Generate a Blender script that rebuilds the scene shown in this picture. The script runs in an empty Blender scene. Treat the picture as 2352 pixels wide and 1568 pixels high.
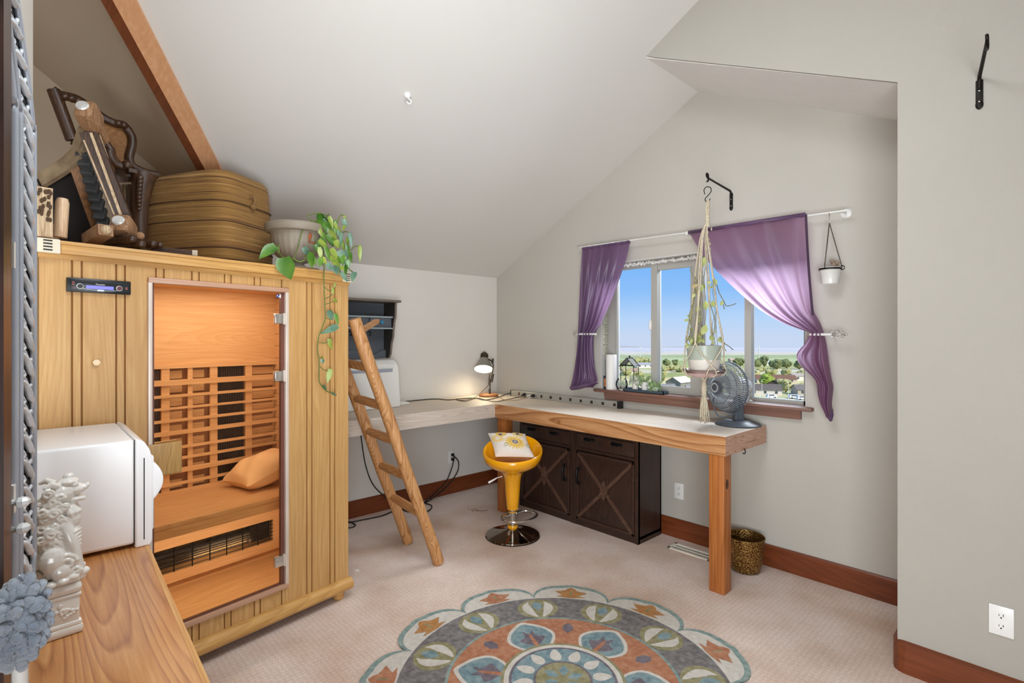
import bpy, bmesh, math, random
from mathutils import Vector, Matrix, Quaternion
random.seed(7)
scn = bpy.context.scene
COL = scn.collection
PI = math.pi
V = Vector

# ------------------------------------------------------------------ camera calibration
CAM_H = 1.5
YAW = math.radians(47.2)
FW = V((-math.sin(YAW), math.cos(YAW), 0))
RT = V((math.cos(YAW), math.sin(YAW), 0))

def sight(h, v):
    """direction of a photo measurement (2352 x 1568 frame)"""
    return FW + RT * ((h - 1176) / 1200) + V((0, 0, (775 - v) / 1200))

def wy(h, v, y):            # the measured point on the real plane y = const
    d = sight(h, v); k = y / d.y
    return V((d.x * k, y, CAM_H + d.z * k))

def wx(h, v, x):
    d = sight(h, v); k = x / d.x
    return V((x, d.y * k, CAM_H + d.z * k))

def wz(h, v, z=0.0):
    d = sight(h, v); k = (z - CAM_H) / d.z
    return V((d.x * k, d.y * k, z))

# the sauna stands a little skewed to the walls: s along its front, d into it, z up
S_ORG = V((-2.63, 0.03, 0))
S_ROT = math.radians(99.79)
SM = Matrix.Translation(S_ORG) @ Matrix.Rotation(S_ROT, 4, 'Z')
SE = V((math.cos(S_ROT), math.sin(S_ROT), 0))
SN = V((-math.sin(S_ROT), math.cos(S_ROT), 0))

def sp(h, v, d):            # measured point on the plane d metres behind the sauna front
    r = sight(h, v)
    k = (d + S_ORG.dot(SN)) / r.dot(SN)
    return V((r.x * k, r.y * k, CAM_H + r.z * k))

# ------------------------------------------------------------------ colour and materials
def C(hx, a=1.0):
    hx = hx.lstrip('#')
    r = [int(hx[i:i + 2], 16) / 255 for i in (0, 2, 4)]
    return tuple((c / 12.92 if c <= 0.04045 else ((c + 0.055) / 1.055) ** 2.4) for c in r) + (a,)

def new_mat(name):
    m = bpy.data.materials.new(name); m.use_nodes = True
    nt = m.node_tree; b = nt.nodes['Principled BSDF']
    return m, nt, b

def _n(nt, t, **kw):
    n = nt.nodes.new(t)
    for k, v in kw.items(): setattr(n, k, v)
    return n

def mat(name, hx, rough=0.6, metal=0.0, var=0.08, vs=6.0, bump=0.0, bs=60.0, spec=0.5, stretch=None, hx2=None, emit=None, es=0.0, coat=0.0, sheen=0.0):
    m, nt, b = new_mat(name)
    c = C(hx)
    tc = _n(nt, 'ShaderNodeTexCoord'); mp = _n(nt, 'ShaderNodeMapping')
    nt.links.new(tc.outputs['Object'], mp.inputs['Vector'])
    if stretch: mp.inputs['Scale'].default_value = stretch
    no = _n(nt, 'ShaderNodeTexNoise'); no.inputs['Scale'].default_value = vs; no.inputs['Detail'].default_value = 5
    nt.links.new(mp.outputs['Vector'], no.inputs['Vector'])
    rp = _n(nt, 'ShaderNodeValToRGB')
    lo = tuple(x * (1 - var) for x in c[:3]) + (1,); hi = tuple(min(1, x * (1 + var)) for x in c[:3]) + (1,)
    if hx2: lo, hi = c, C(hx2)
    rp.color_ramp.elements[0].position = .3; rp.color_ramp.elements[1].position = .7
    rp.color_ramp.elements[0].color = lo; rp.color_ramp.elements[1].color = hi
    nt.links.new(no.outputs['Fac'], rp.inputs['Fac'])
    nt.links.new(rp.outputs['Color'], b.inputs['Base Color'])
    b.inputs['Roughness'].default_value = rough; b.inputs['Metallic'].default_value = metal
    b.inputs['Specular IOR Level'].default_value = spec
    b.inputs['Coat Weight'].default_value = coat
    b.inputs['Sheen Weight'].default_value = sheen
    if emit:
        b.inputs['Emission Color'].default_value = C(emit); b.inputs['Emission Strength'].default_value = es
    if bump:
        n2 = _n(nt, 'ShaderNodeTexNoise'); n2.inputs['Scale'].default_value = bs; n2.inputs['Detail'].default_value = 4
        nt.links.new(mp.outputs['Vector'], n2.inputs['Vector'])
        bp = _n(nt, 'ShaderNodeBump'); bp.inputs['Strength'].default_value = bump; bp.inputs['Distance'].default_value = 0.01
        nt.links.new(n2.outputs['Fac'], bp.inputs['Height']); nt.links.new(bp.outputs['Normal'], b.inputs['Normal'])
    return m

def wood(name, dark, mid, light, axis='Z', scale=1.0, rough=0.45, figure=0.5, bump=0.05, coat=0.0, knots=False, rings=9.0):
    """grain along axis: fine stretched streaks mixed with cathedral growth rings"""
    m, nt, b = new_mat(name)
    tc = _n(nt, 'ShaderNodeTexCoord'); mp = _n(nt, 'ShaderNodeMapping')
    nt.links.new(tc.outputs['Object'], mp.inputs['Vector'])
    s = {'X': (0.05, 1, 1), 'Y': (1, 0.05, 1), 'Z': (1, 1, 0.05)}[axis]
    mp.inputs['Scale'].default_value = [q * scale for q in s]
    a = _n(nt, 'ShaderNodeTexNoise'); a.inputs['Scale'].default_value = 75; a.inputs['Detail'].default_value = 6; a.inputs['Roughness'].default_value = .6
    nt.links.new(mp.outputs['Vector'], a.inputs['Vector'])
    mp2 = _n(nt, 'ShaderNodeMapping'); s2 = {'X': (0.09, 1, 1), 'Y': (1, 0.09, 1), 'Z': (1, 1, 0.09)}[axis]
    mp2.inputs['Scale'].default_value = [q * scale for q in s2]; mp2.inputs['Location'].default_value = (3.1, 1.7, 5.3)
    nt.links.new(tc.outputs['Object'], mp2.inputs['Vector'])
    f = _n(nt, 'ShaderNodeTexNoise'); f.inputs['Scale'].default_value = 4.2; f.inputs['Detail'].default_value = 1.5; f.inputs['Roughness'].default_value = .35
    nt.links.new(mp2.outputs['Vector'], f.inputs['Vector'])
    mu = _n(nt, 'ShaderNodeMath', operation='MULTIPLY'); mu.inputs[1].default_value = rings * 4
    nt.links.new(f.outputs['Fac'], mu.inputs[0])
    fr = _n(nt, 'ShaderNodeMath', operation='FRACT'); nt.links.new(mu.outputs[0], fr.inputs[0])
    rr_ = _n(nt, 'ShaderNodeValToRGB'); q = rr_.color_ramp.elements      # slow early wood, sharp late wood line
    q[0].position = 0; q[0].color = (.75, .75, .75, 1); q[1].position = 1; q[1].color = (.72, .72, .72, 1)
    k = q.new(.62); k.color = (.45, .45, .45, 1); k = q.new(.84); k.color = (.05, .05, .05, 1)
    nt.links.new(fr.outputs[0], rr_.inputs['Fac'])
    mx = _n(nt, 'ShaderNodeMix'); mx.inputs['Factor'].default_value = figure
    nt.links.new(a.outputs['Fac'], mx.inputs['A']); nt.links.new(rr_.outputs['Color'], mx.inputs['B'])
    rp = _n(nt, 'ShaderNodeValToRGB')
    e = rp.color_ramp.elements
    e[0].position = .25; e[0].color = C(dark); e[1].position = .7; e[1].color = C(light)
    k = e.new(.5); k.color = C(mid)
    nt.links.new(mx.outputs['Result'], rp.inputs['Fac'])
    last = rp.outputs['Color']
    if knots:
        vo = _n(nt, 'ShaderNodeTexVoronoi'); vo.inputs['Scale'].default_value = 3.3
        nt.links.new(tc.outputs['Object'], vo.inputs['Vector'])
        r2 = _n(nt, 'ShaderNodeValToRGB'); r2.color_ramp.elements[0].position = .045; r2.color_ramp.elements[0].color = (1, 1, 1, 1)
        r2.color_ramp.elements[1].position = .09; r2.color_ramp.elements[1].color = (0, 0, 0, 1)
        nt.links.new(vo.outputs['Distance'], r2.inputs['Fac'])
        m2 = _n(nt, 'ShaderNodeMix', data_type='RGBA'); m2.inputs['B'].default_value = C(dark)
        nt.links.new(r2.outputs['Color'], m2.inputs['Factor']); nt.links.new(last, m2.inputs['A'])
        last = m2.outputs['Result']
    nt.links.new(last, b.inputs['Base Color'])
    b.inputs['Roughness'].default_value = rough; b.inputs['Coat Weight'].default_value = coat
    b.inputs['Coat Roughness'].default_value = .15
    if bump:
        bp = _n(nt, 'ShaderNodeBump'); bp.inputs['Strength'].default_value = bump; bp.inputs['Distance'].default_value = .004
        nt.links.new(a.outputs['Fac'], bp.inputs['Height']); nt.links.new(bp.outputs['Normal'], b.inputs['Normal'])
    return m

def glass(name, tint=(1, 1, 1), refl=0.08, rough=0.02, alpha=1.0, ior=1.3):
    """thin pane: clear transmission with a Fresnel reflection"""
    m = bpy.data.materials.new(name); m.use_nodes = True; nt = m.node_tree; nt.nodes.clear()
    o = _n(nt, 'ShaderNodeOutputMaterial'); t = _n(nt, 'ShaderNodeBsdfTransparent'); g = _n(nt, 'ShaderNodeBsdfGlossy')
    t.inputs['Color'].default_value = tuple(tint) + (1,); g.inputs['Roughness'].default_value = rough
    g.inputs['Color'].default_value = (refl * 8,) * 3 + (1,) if refl < .125 else (1, 1, 1, 1)
    fz = _n(nt, 'ShaderNodeFresnel'); fz.inputs['IOR'].default_value = ior
    mx = _n(nt, 'ShaderNodeMixShader')
    nt.links.new(fz.outputs[0], mx.inputs['Fac']); nt.links.new(t.outputs[0], mx.inputs[1]); nt.links.new(g.outputs[0], mx.inputs[2])
    nt.links.new(mx.outputs[0], o.inputs['Surface'])
    return m

def cloth(name, hx, hx2, trans=0.35, vs=8, rough=.7, stretch=(1, 1, .15), through=None):
    m, nt, b = new_mat(name)
    tc = _n(nt, 'ShaderNodeTexCoord'); mp = _n(nt, 'ShaderNodeMapping'); mp.inputs['Scale'].default_value = stretch
    nt.links.new(tc.outputs['Object'], mp.inputs['Vector'])
    no = _n(nt, 'ShaderNodeTexNoise'); no.inputs['Scale'].default_value = vs; no.inputs['Detail'].default_value = 4
    nt.links.new(mp.outputs['Vector'], no.inputs['Vector'])
    rp = _n(nt, 'ShaderNodeValToRGB'); rp.color_ramp.elements[0].color = C(hx); rp.color_ramp.elements[1].color = C(hx2)
    rp.color_ramp.elements[0].position = .35; rp.color_ramp.elements[1].position = .68
    nt.links.new(no.outputs['Fac'], rp.inputs['Fac'])
    nt.links.new(rp.outputs['Color'], b.inputs['Base Color'])
    b.inputs['Roughness'].default_value = rough; b.inputs['Sheen Weight'].default_value = .35
    b.inputs['Sheen Roughness'].default_value = .35
    tr = _n(nt, 'ShaderNodeBsdfTranslucent')
    if through: tr.inputs['Color'].default_value = C(through)
    else: nt.links.new(rp.outputs['Color'], tr.inputs['Color'])
    mx = _n(nt, 'ShaderNodeMixShader'); mx.inputs['Fac'].default_value = trans
    out = nt.nodes['Material Output']
    nt.links.new(b.outputs[0], mx.inputs[1]); nt.links.new(tr.outputs[0], mx.inputs[2]); nt.links.new(mx.outputs[0], out.inputs['Surface'])
    return m

# ------------------------------------------------------------------ mesh builder
class MB:
    def __init__(s): s.v = []; s.f = []; s.m = []
    def add(s, vs, fs, mi=0):
        b = len(s.v); s.v += [V(p) for p in vs]
        for f in fs: s.f.append(tuple(b + i for i in f)); s.m.append(mi)
        return s
    def join(s, o, mi=None):
        b = len(s.v); s.v += o.v
        for f, m in zip(o.f, o.m): s.f.append(tuple(b + i for i in f)); s.m.append(m if mi is None else mi)
        return s
    def xf(s, M):
        s.v = [M @ p for p in s.v]; return s
    def box(s, x0, x1, y0, y1, z0, z1, mi=0):
        if x0 > x1: x0, x1 = x1, x0
        if y0 > y1: y0, y1 = y1, y0
        if z0 > z1: z0, z1 = z1, z0
        vs = [(x, y, z) for x in (x0, x1) for y in (y0, y1) for z in (z0, z1)]
        return s.add(vs, [(0, 1, 3, 2), (4, 6, 7, 5), (0, 4, 5, 1), (2, 3, 7, 6), (0, 2, 6, 4), (1, 5, 7, 3)], mi)
    def bbox(s, x0, x1, y0, y1, z0, z1, bev=.005, seg=2, mi=0):
        bm = bmesh.new()
        bmesh.ops.create_cube(bm, size=1)
        for v in bm.verts:
            v.co = V(((x0 + x1) / 2 + v.co.x * abs(x1 - x0), (y0 + y1) / 2 + v.co.y * abs(y1 - y0), (z0 + z1) / 2 + v.co.z * abs(z1 - z0)))
        bmesh.ops.bevel(bm, geom=bm.edges[:], offset=bev, segments=seg, profile=.5, affect='EDGES', clamp_overlap=True)
        bm.verts.index_update()
        s.add([v.co.copy() for v in bm.verts], [tuple(v.index for v in f.verts) for f in bm.faces], mi)
        bm.free(); return s
    def prism(s, poly, a, b, axis='Y', mi=0, side_mi=None):
        """2-D polygon extruded along axis from a to b"""
        def P(p, t):
            if axis == 'Y': return (p[0], t, p[1])
            if axis == 'X': return (t, p[0], p[1])
            return (p[0], p[1], t)
        n = len(poly)
        vs = [P(p, a) for p in poly] + [P(p, b) for p in poly]
        s.add(vs, [tuple(range(n))[::-1], tuple(range(n, 2 * n))], mi)
        k = len(s.v) - 2 * n
        for i in range(n):
            j = (i + 1) % n
            s.f.append((k + i, k + j, k + n + j, k + n + i)); s.m.append(mi if side_mi is None else side_mi)
        return s
    def tube(s, pts, r, n=8, closed=False, cap=True, mi=0, flat=None):
        pts = [V(p) for p in pts]; N = len(pts)
        rs = r if isinstance(r, (list, tuple)) else [r] * N
        up = None; rings = []
        for i in range(N):
            if closed: t = pts[(i + 1) % N] - pts[i - 1]
            else: t = pts[min(i + 1, N - 1)] - pts[max(i - 1, 0)]
            if t.length < 1e-9: t = V((0, 0, 1))
            t.normalize()
            if up is None:
                up = V((0, 0, 1)) if abs(t.z) < .9 else V((1, 0, 0))
            up = up - t * up.dot(t)
            if up.length < 1e-6: up = t.orthogonal()
            up.normalize(); sd = t.cross(up)
            fl = flat or 1.0
            rings.append([pts[i] + (sd * math.cos(2 * PI * k / n) * rs[i] + up * math.sin(2 * PI * k / n) * rs[i] * fl) for k in range(n)])
        vs = [p for q in rings for p in q]; fs = []
        M = N if closed else N - 1
        for i in range(M):
            j = (i + 1) % N
            for k in range(n):
                l = (k + 1) % n
                fs.append((i * n + k, i * n + l, j * n + l, j * n + k))
        if cap and not closed:
            fs.append(tuple(range(n))[::-1]); fs.append(tuple((N - 1) * n + k for k in range(n)))
        return s.add(vs, fs, mi)
    def bar(s, a, b, w, h, up=(0, 0, 1), mi=0):
        """rectangular bar from a to b, w across, h along up"""
        a = V(a); b = V(b); t = (b - a).normalized(); u = V(up); u = (u - t * u.dot(t)).normalized(); c = t.cross(u)
        vs = []
        for p in (a, b):
            for i, j in ((-1, -1), (1, -1), (1, 1), (-1, 1)): vs.append(p + c * (i * w / 2) + u * (j * h / 2))
        return s.add(vs, [(3, 2, 1, 0), (4, 5, 6, 7), (0, 1, 5, 4), (1, 2, 6, 5), (2, 3, 7, 6), (3, 0, 4, 7)], mi)
    def lathe(s, prof, c=(0, 0, 0), n=32, mi=0, M=None, wob=None, ang=(0, 2 * PI)):
        c = V(c); full = abs(ang[1] - ang[0] - 2 * PI) < 1e-6
        K = n if full else n + 1
        vs = []
        for r, z in prof:
            for k in range(K):
                a = ang[0] + (ang[1] - ang[0]) * k / n
                q = r * (wob(a, z) if wob else 1)
                p = V((q * math.cos(a), q * math.sin(a), z))
                vs.append((M @ p if M else p) + c)
        fs = []
        for i in range(len(prof) - 1):
            for k in range(n):
                l = (k + 1) % K
                fs.append((i * K + k, i * K + l, (i + 1) * K + l, (i + 1) * K + k))
        return s.add(vs, fs, mi)
    def disc(s, c, r, nrm=(0, 0, 1), n=24, mi=0):
        c = V(c); q = V((0, 0, 1)).rotation_difference(V(nrm))
        return s.add([c + q @ V((r * math.cos(2 * PI * k / n), r * math.sin(2 * PI * k / n), 0)) for k in range(n)], [tuple(range(n))], mi)
    def cyl(s, a, b, r, n=16, r2=None, mi=0):
        return s.tube([a, b], [r, r if r2 is None else r2], n=n, mi=mi)
    def ball(s, c, r, nu=14, nv=9, rot=None, mi=0):
        c = V(c); r = (r, r, r) if not isinstance(r, (tuple, list)) else r
        vs = [(0, 0, r[2])]
        for j in range(1, nv):
            t = PI * j / nv
            for i in range(nu):
                a = 2 * PI * i / nu
                vs.append((r[0] * math.sin(t) * math.cos(a), r[1] * math.sin(t) * math.sin(a), r[2] * math.cos(t)))
        vs.append((0, 0, -r[2])); fs = []
        for i in range(nu): fs.append((0, 1 + i, 1 + (i + 1) % nu))
        for j in range(nv - 2):
            for i in range(nu):
                a = 1 + j * nu + i; b = 1 + j * nu + (i + 1) % nu
                fs.append((a, a + nu, b + nu, b))
        k = 1 + (nv - 2) * nu; e = len(vs) - 1
        for i in range(nu): fs.append((k + i, e, k + (i + 1) % nu))
        vs = [(rot @ V(p) if rot else V(p)) + c for p in vs]
        return s.add(vs, fs, mi)
    def grid(s, fn, nu, nv, mi=0, closed_u=False):
        vs = [fn(i / (nu if closed_u else nu - 1), j / (nv - 1)) for j in range(nv) for i in range(nu)]
        fs = []
        for j in range(nv - 1):
            for i in range(nu if closed_u else nu - 1):
                l = (i + 1) % nu
                fs.append((j * nu + i, j * nu + l, (j + 1) * nu + l, (j + 1) * nu + i))
        return s.add(vs, fs, mi)
    def leaf(s, a, b, w, nrm=None, fold=.25, heart=True, bend=.15, mi=0):
        """a leaf blade from base a to tip b"""
        a = V(a); b = V(b); t = b - a; L = t.length; t.normalize()
        n = V(nrm) if nrm else -FW
        n = (n - t * n.dot(t))
        if n.length < 1e-4: n = t.orthogonal()
        n.normalize(); c = t.cross(n)
        prof = ((0, .12), (.06, .62), (.2, .95), (.38, 1.0), (.58, .8), (.78, .45), (.92, .16), (1, 0)) if heart else ((0, .1), (.15, .55), (.35, .95), (.55, 1), (.75, .7), (.9, .3), (1, 0))
        vs = []
        for q, k in prof:
            m = a + t * (L * q) - n * (L * bend * q * q); x = c * (w / 2 * k)
            back = t * (L * .1 if heart and q < .1 and k > .3 else 0)
            vs += [m + x + n * (w * fold * k * .5) - back, m, m - x + n * (w * fold * k * .5) - back]
        fs = []
        for i in range(len(prof) - 1):
            o = i * 3
            fs += [(o, o + 1, o + 4, o + 3), (o + 1, o + 2, o + 5, o + 4)]
        return s.add(vs, fs, mi)

# ------------------------------------------------------------------ objects
ROOTM = {}
def _set(o, label, cat, group=None, kind=None):
    if label: o['label'] = label
    if cat: o['category'] = cat
    if group: o['group'] = group
    if kind: o['kind'] = kind
    return o

def thing(name, label, cat, loc=(0, 0, 0), rotz=0.0, group=None, kind=None):
    o = bpy.data.objects.new(name, None); COL.objects.link(o)
    o.empty_display_size = .1
    o.location = loc; o.rotation_euler = (0, 0, rotz)
    ROOTM[o.name] = Matrix.Translation(V(loc)) @ Matrix.Rotation(rotz, 4, 'Z')
    return _set(o, label, cat, group, kind)

def obj(name, mb, mats, parent=None, smooth=None, label=None, cat=None, group=None, kind=None, mods=()):
    """one mesh object; mb is in world coordinates, a child is stored in its thing's frame"""
    me = bpy.data.meshes.new(name)
    o = bpy.data.objects.new(name, me); COL.objects.link(o)
    if parent is not None:
        Mr = ROOTM[parent.name]; inv = Mr.inverted(); ROOTM[o.name] = Mr
        vs = [inv @ p for p in mb.v]; o.parent = parent
    else:
        lo = [min(p[i] for p in mb.v) for i in range(3)]; hi = [max(p[i] for p in mb.v) for i in range(3)]
        org = V(((lo[0] + hi[0]) / 2, (lo[1] + hi[1]) / 2, lo[2])) if kind != 'structure' else V((0, 0, 0))
        o.location = org; ROOTM[o.name] = Matrix.Translation(org)
        vs = [p - org for p in mb.v]
    me.from_pydata([tuple(p) for p in vs], [], mb.f)
    for m in (mats if isinstance(mats, (list, tuple)) else [mats]): me.materials.append(m)
    if len(me.materials) > 1: me.polygons.foreach_set('material_index', mb.m)
    bm = bmesh.new(); bm.from_mesh(me); bmesh.ops.recalc_face_normals(bm, faces=bm.faces[:]); bm.to_mesh(me); bm.free()
    if smooth is not None:
        me.polygons.foreach_set('use_smooth', [True] * len(me.polygons))
        if smooth < 179: me.set_sharp_from_angle(angle=math.radians(smooth))
    me.update()
    for m in mods:
        md = o.modifiers.new(m[0], m[0])
        for k, v in m[1].items(): setattr(md, k, v)
    return _set(o, label, cat, group, kind)

def kids(o): return [c for c in bpy.data.objects if c.parent == o]

def dup(root, shift=(0, 0, 0), label=None, rotz=None, name=None, scale=None, group=None):
    """a copy of a thing with copies of its parts and sub-parts"""
    r = root.copy(); COL.objects.link(r)
    r.location = root.location + V(shift)
    if rotz is not None: r.rotation_euler.z = rotz
    if scale: r.scale = scale if isinstance(scale, (tuple, list)) else (scale,) * 3
    if label: r['label'] = label
    if group: r['group'] = group
    for ch in kids(root):
        c = ch.copy(); COL.objects.link(c); c.parent = r
        for g in kids(ch):
            d = g.copy(); COL.objects.link(d); d.parent = c
    return r

def text_mb(s, size, M, ext=.0006):
    cu = bpy.data.curves.new('lettering', 'FONT'); cu.body = s; cu.size = size; cu.extrude = ext
    cu.align_x = 'CENTER'; cu.align_y = 'CENTER'
    o = bpy.data.objects.new('lettering', cu); COL.objects.link(o)
    dg = bpy.context.evaluated_depsgraph_get(); me = bpy.data.meshes.new_from_object(o.evaluated_get(dg))
    mb = MB(); mb.add([M @ v.co for v in me.vertices], [tuple(p.vertices) for p in me.polygons])
    bpy.data.objects.remove(o); bpy.data.curves.remove(cu); bpy.data.meshes.remove(me)
    return mb

def smoothpath(pts, k=4, closed=False):
    """Catmull-Rom through the points"""
    pts = [V(p) for p in pts]; n = len(pts); out = []
    rng = n if closed else n - 1
    for i in range(rng):
        p0 = pts[(i - 1) % n] if closed or i > 0 else pts[i]; p1 = pts[i]; p2 = pts[(i + 1) % n]
        p3 = pts[(i + 2) % n] if closed or i + 2 < n else p2
        for j in range(k):
            t = j / k
            out.append(.5 * ((2 * p1) + (p2 - p0) * t + (2 * p0 - 5 * p1 + 4 * p2 - p3) * t * t + (3 * p1 - p0 - 3 * p2 + p3) * t ** 3))
    if not closed: out.append(pts[-1])
    return out

def resample(pts, n):
    pts = [V(p) for p in pts]; d = [0]
    for a, b in zip(pts, pts[1:]): d.append(d[-1] + (b - a).length)
    out = []
    for i in range(n):
        t = d[-1] * i / (n - 1); j = 0
        while j < len(d) - 2 and d[j + 1] < t: j += 1
        q = (t - d[j]) / max(1e-9, d[j + 1] - d[j])
        out.append(pts[j].lerp(pts[j + 1], min(1, max(0, q))))
    return out
# ------------------------------------------------------------------ materials shared around the room
M_wall = mat('wall_paint', '#bab4aa', rough=.9, var=.035, vs=1.1, bump=.05, bs=180)
M_wall_n = mat('wall_paint_near_dimmed', '#aaa49a', rough=.9, var=.03, vs=1.1, bump=.05, bs=180)  # same wall paint darkened to offset lamp brightness on the near wall
M_wall_l = mat('wall_paint_brightened', '#d8d2ca', rough=.9, var=.03, vs=1.1, bump=.05, bs=180)  # same wall paint lightened, standing in for extra light on the left wall
M_ceil = mat('ceiling_paint', '#d6d2cc', rough=.95, var=.03, vs=.8, bump=.05, bs=160)
M_wallwarm = mat('alcove_shaded_paint', '#a8957f', rough=.95, var=.05, vs=1.3)  # alcove shade put into a darker, warmer colour
M_base = wood('baseboard_wood', '#5a2a10', '#6e3415', '#7c3e1c', 'X', .8, rough=.4, figure=.25)
M_base_y = wood('baseboard_wood_along', '#5a2a10', '#6e3415', '#7c3e1c', 'Y', .8, rough=.4, figure=.25)
M_beam_l = wood('beam_lit_face', '#c08a5e', '#c9946a', '#d2a078', 'X', .7, rough=.6, figure=.2)  # lit tone of the window-side face put into the wood
M_beam_d = wood('beam_shaded_face', '#6f3108', '#8a4110', '#97501c', 'X', .7, rough=.5, figure=.3)  # same wood darkened as shade on the face turned from the window
M_white_plastic = mat('white_plastic', '#e6e4e0', rough=.35, var=.02)
M_black = mat('black_plastic', '#141414', rough=.4, var=.1)
M_dark_slot = mat('dark_slot', '#1c1815', rough=.7)
M_chrome = mat('chrome', '#d8d8d8', rough=.08, metal=1.0, var=.02)
M_steel = mat('brushed_steel', '#b9b7b2', rough=.32, metal=1.0, var=.06)
M_black_metal = mat('black_wrought_metal', '#1b1613', rough=.5, metal=.6)

# carpet
m, nt, b = new_mat('carpet')
tc = _n(nt, 'ShaderNodeTexCoord')
n1 = _n(nt, 'ShaderNodeTexNoise'); n1.inputs['Scale'].default_value = 260; n1.inputs['Detail'].default_value = 3
n2 = _n(nt, 'ShaderNodeTexNoise'); n2.inputs['Scale'].default_value = 2.2; n2.inputs['Detail'].default_value = 4
vo = _n(nt, 'ShaderNodeTexVoronoi'); vo.inputs['Scale'].default_value = 42; vo.inputs['Randomness'].default_value = .25
for q in (n1, n2, vo): nt.links.new(tc.outputs['Object'], q.inputs['Vector'])
r1 = _n(nt, 'ShaderNodeValToRGB'); r1.color_ramp.elements[0].position = .33; r1.color_ramp.elements[1].position = .66
r1.color_ramp.elements[0].color = C('#d0bbae'); r1.color_ramp.elements[1].color = C('#ffeee4')
nt.links.new(n1.outputs['Fac'], r1.inputs['Fac'])
r2 = _n(nt, 'ShaderNodeValToRGB'); r2.color_ramp.elements[0].position = .3; r2.color_ramp.elements[1].position = .6
r2.color_ramp.elements[0].color = C('#e2d3c4'); r2.color_ramp.elements[1].color = C('#ffffff')
nt.links.new(n2.outputs['Fac'], r2.inputs['Fac'])
mx = _n(nt, 'ShaderNodeMix', data_type='RGBA', blend_type='MULTIPLY'); mx.inputs['Factor'].default_value = 1
nt.links.new(r1.outputs['Color'], mx.inputs['A']); nt.links.new(r2.outputs['Color'], mx.inputs['B'])
r3 = _n(nt, 'ShaderNodeValToRGB'); r3.color_ramp.elements[0].position = .2; r3.color_ramp.elements[1].position = .6
r3.color_ramp.elements[0].color = (1, 1, 1, 1); r3.color_ramp.elements[1].color = (.88, .86, .84, 1)
nt.links.new(vo.outputs['Distance'], r3.inputs['Fac'])
mx2 = _n(nt, 'ShaderNodeMix', data_type='RGBA', blend_type='MULTIPLY'); mx2.inputs['Factor'].default_value = 1
nt.links.new(mx.outputs['Result'], mx2.inputs['A']); nt.links.new(r3.outputs['Color'], mx2.inputs['B'])
nt.links.new(mx2.outputs['Result'], b.inputs['Base Color']); b.inputs['Roughness'].default_value = 1
bp = _n(nt, 'ShaderNodeBump'); bp.inputs['Strength'].default_value = .5; bp.inputs['Distance'].default_value = .01
nt.links.new(n1.outputs['Fac'], bp.inputs['Height']); nt.links.new(bp.outputs['Normal'], b.inputs['Normal'])
M_carpet = m

# ------------------------------------------------------------------ room shell
XL, YW, YN, XN = -4.1, 3.58, 2.89, -.55            # left wall, window wall, near wall plane and its corner
RX, RZ = .5, 4.535                                  # ridge of the main roof
XR, YB = 2.6, -1.6
def zc(x): return 2.12 + .525 * (x + 4.1)           # slope over the left wall
def zr(x): return RZ - .525 * (x - RX)
def zd(x): return 3.29 - .48 * (x + 1.87)           # dormer slope
def st(name, mb, m, smooth=None): return obj(name, mb, m, kind='structure', smooth=smooth)

mb = MB().box(-4.3, XR + .1, YB - .1, YW + .2, -.12, 0); st('floor', mb, M_carpet)

# window wall with the window opening
WX0, WX1, WZ0, WZ1 = -2.745, -1.15, 1.045, 2.12
mb = MB()
def colq(x0, x1, za, zb0, zb1): mb.prism([(x0, za), (x1, za), (x1, zb1), (x0, zb0)], YW, YW + .14)
colq(-4.2, WX0, 0, zc(-4.2) + .08, zc(WX0) + .08)
colq(WX0, -1.87, 0, WZ0, WZ0); colq(-1.87, WX1, 0, WZ0, WZ0)
colq(WX0, -1.87, WZ1, zc(WX0) + .08, 3.37); colq(-1.87, WX1, WZ1, 3.37, zd(WX1) + .08)
colq(WX1, XN + .1, 0, zd(WX1) + .08, zd(XN + .1) + .08)
st('wall_window', mb, M_wall)

mb = MB().box(XL - .1, XL, 1.21, YW + .14, 0, 2.13); st('wall_left', mb, M_wall_l)
mb = MB().prism([(1.21, 0), (1.21, 2.2), (YB - .1, 2.2 + .803 * (1.31 - YB)), (YB - .1, 0)], XL - .1, XL, 'X'); st('wall_alcove', mb, mat('alcove_wall_shaded', '#a8957f', rough=.95, var=.05, vs=1.2))  # wall colour carries the alcove shade

# near wall with the gable above the dormer opening, and its return
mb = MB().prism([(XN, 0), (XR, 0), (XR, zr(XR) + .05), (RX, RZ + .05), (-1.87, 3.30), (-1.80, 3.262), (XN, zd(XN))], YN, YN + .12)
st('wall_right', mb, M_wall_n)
mb = MB().box(XN, XN + .1, YN + .12, YW, 0, zd(XN) + .05)
st('wall_return', mb, M_wall)
mb = MB().box(XR, XR + .1, YB, YN + .12, 0, 3.6); st('wall_east', mb, M_wall)
mb = MB().prism([(-4.2, 0), (XR + .1, 0), (XR + .1, zr(XR)), (RX, RZ + .1), (-.3, 4.6), (-4.2, 4.6)], YB - .1, YB); st('wall_rear', mb, M_wall)

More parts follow.
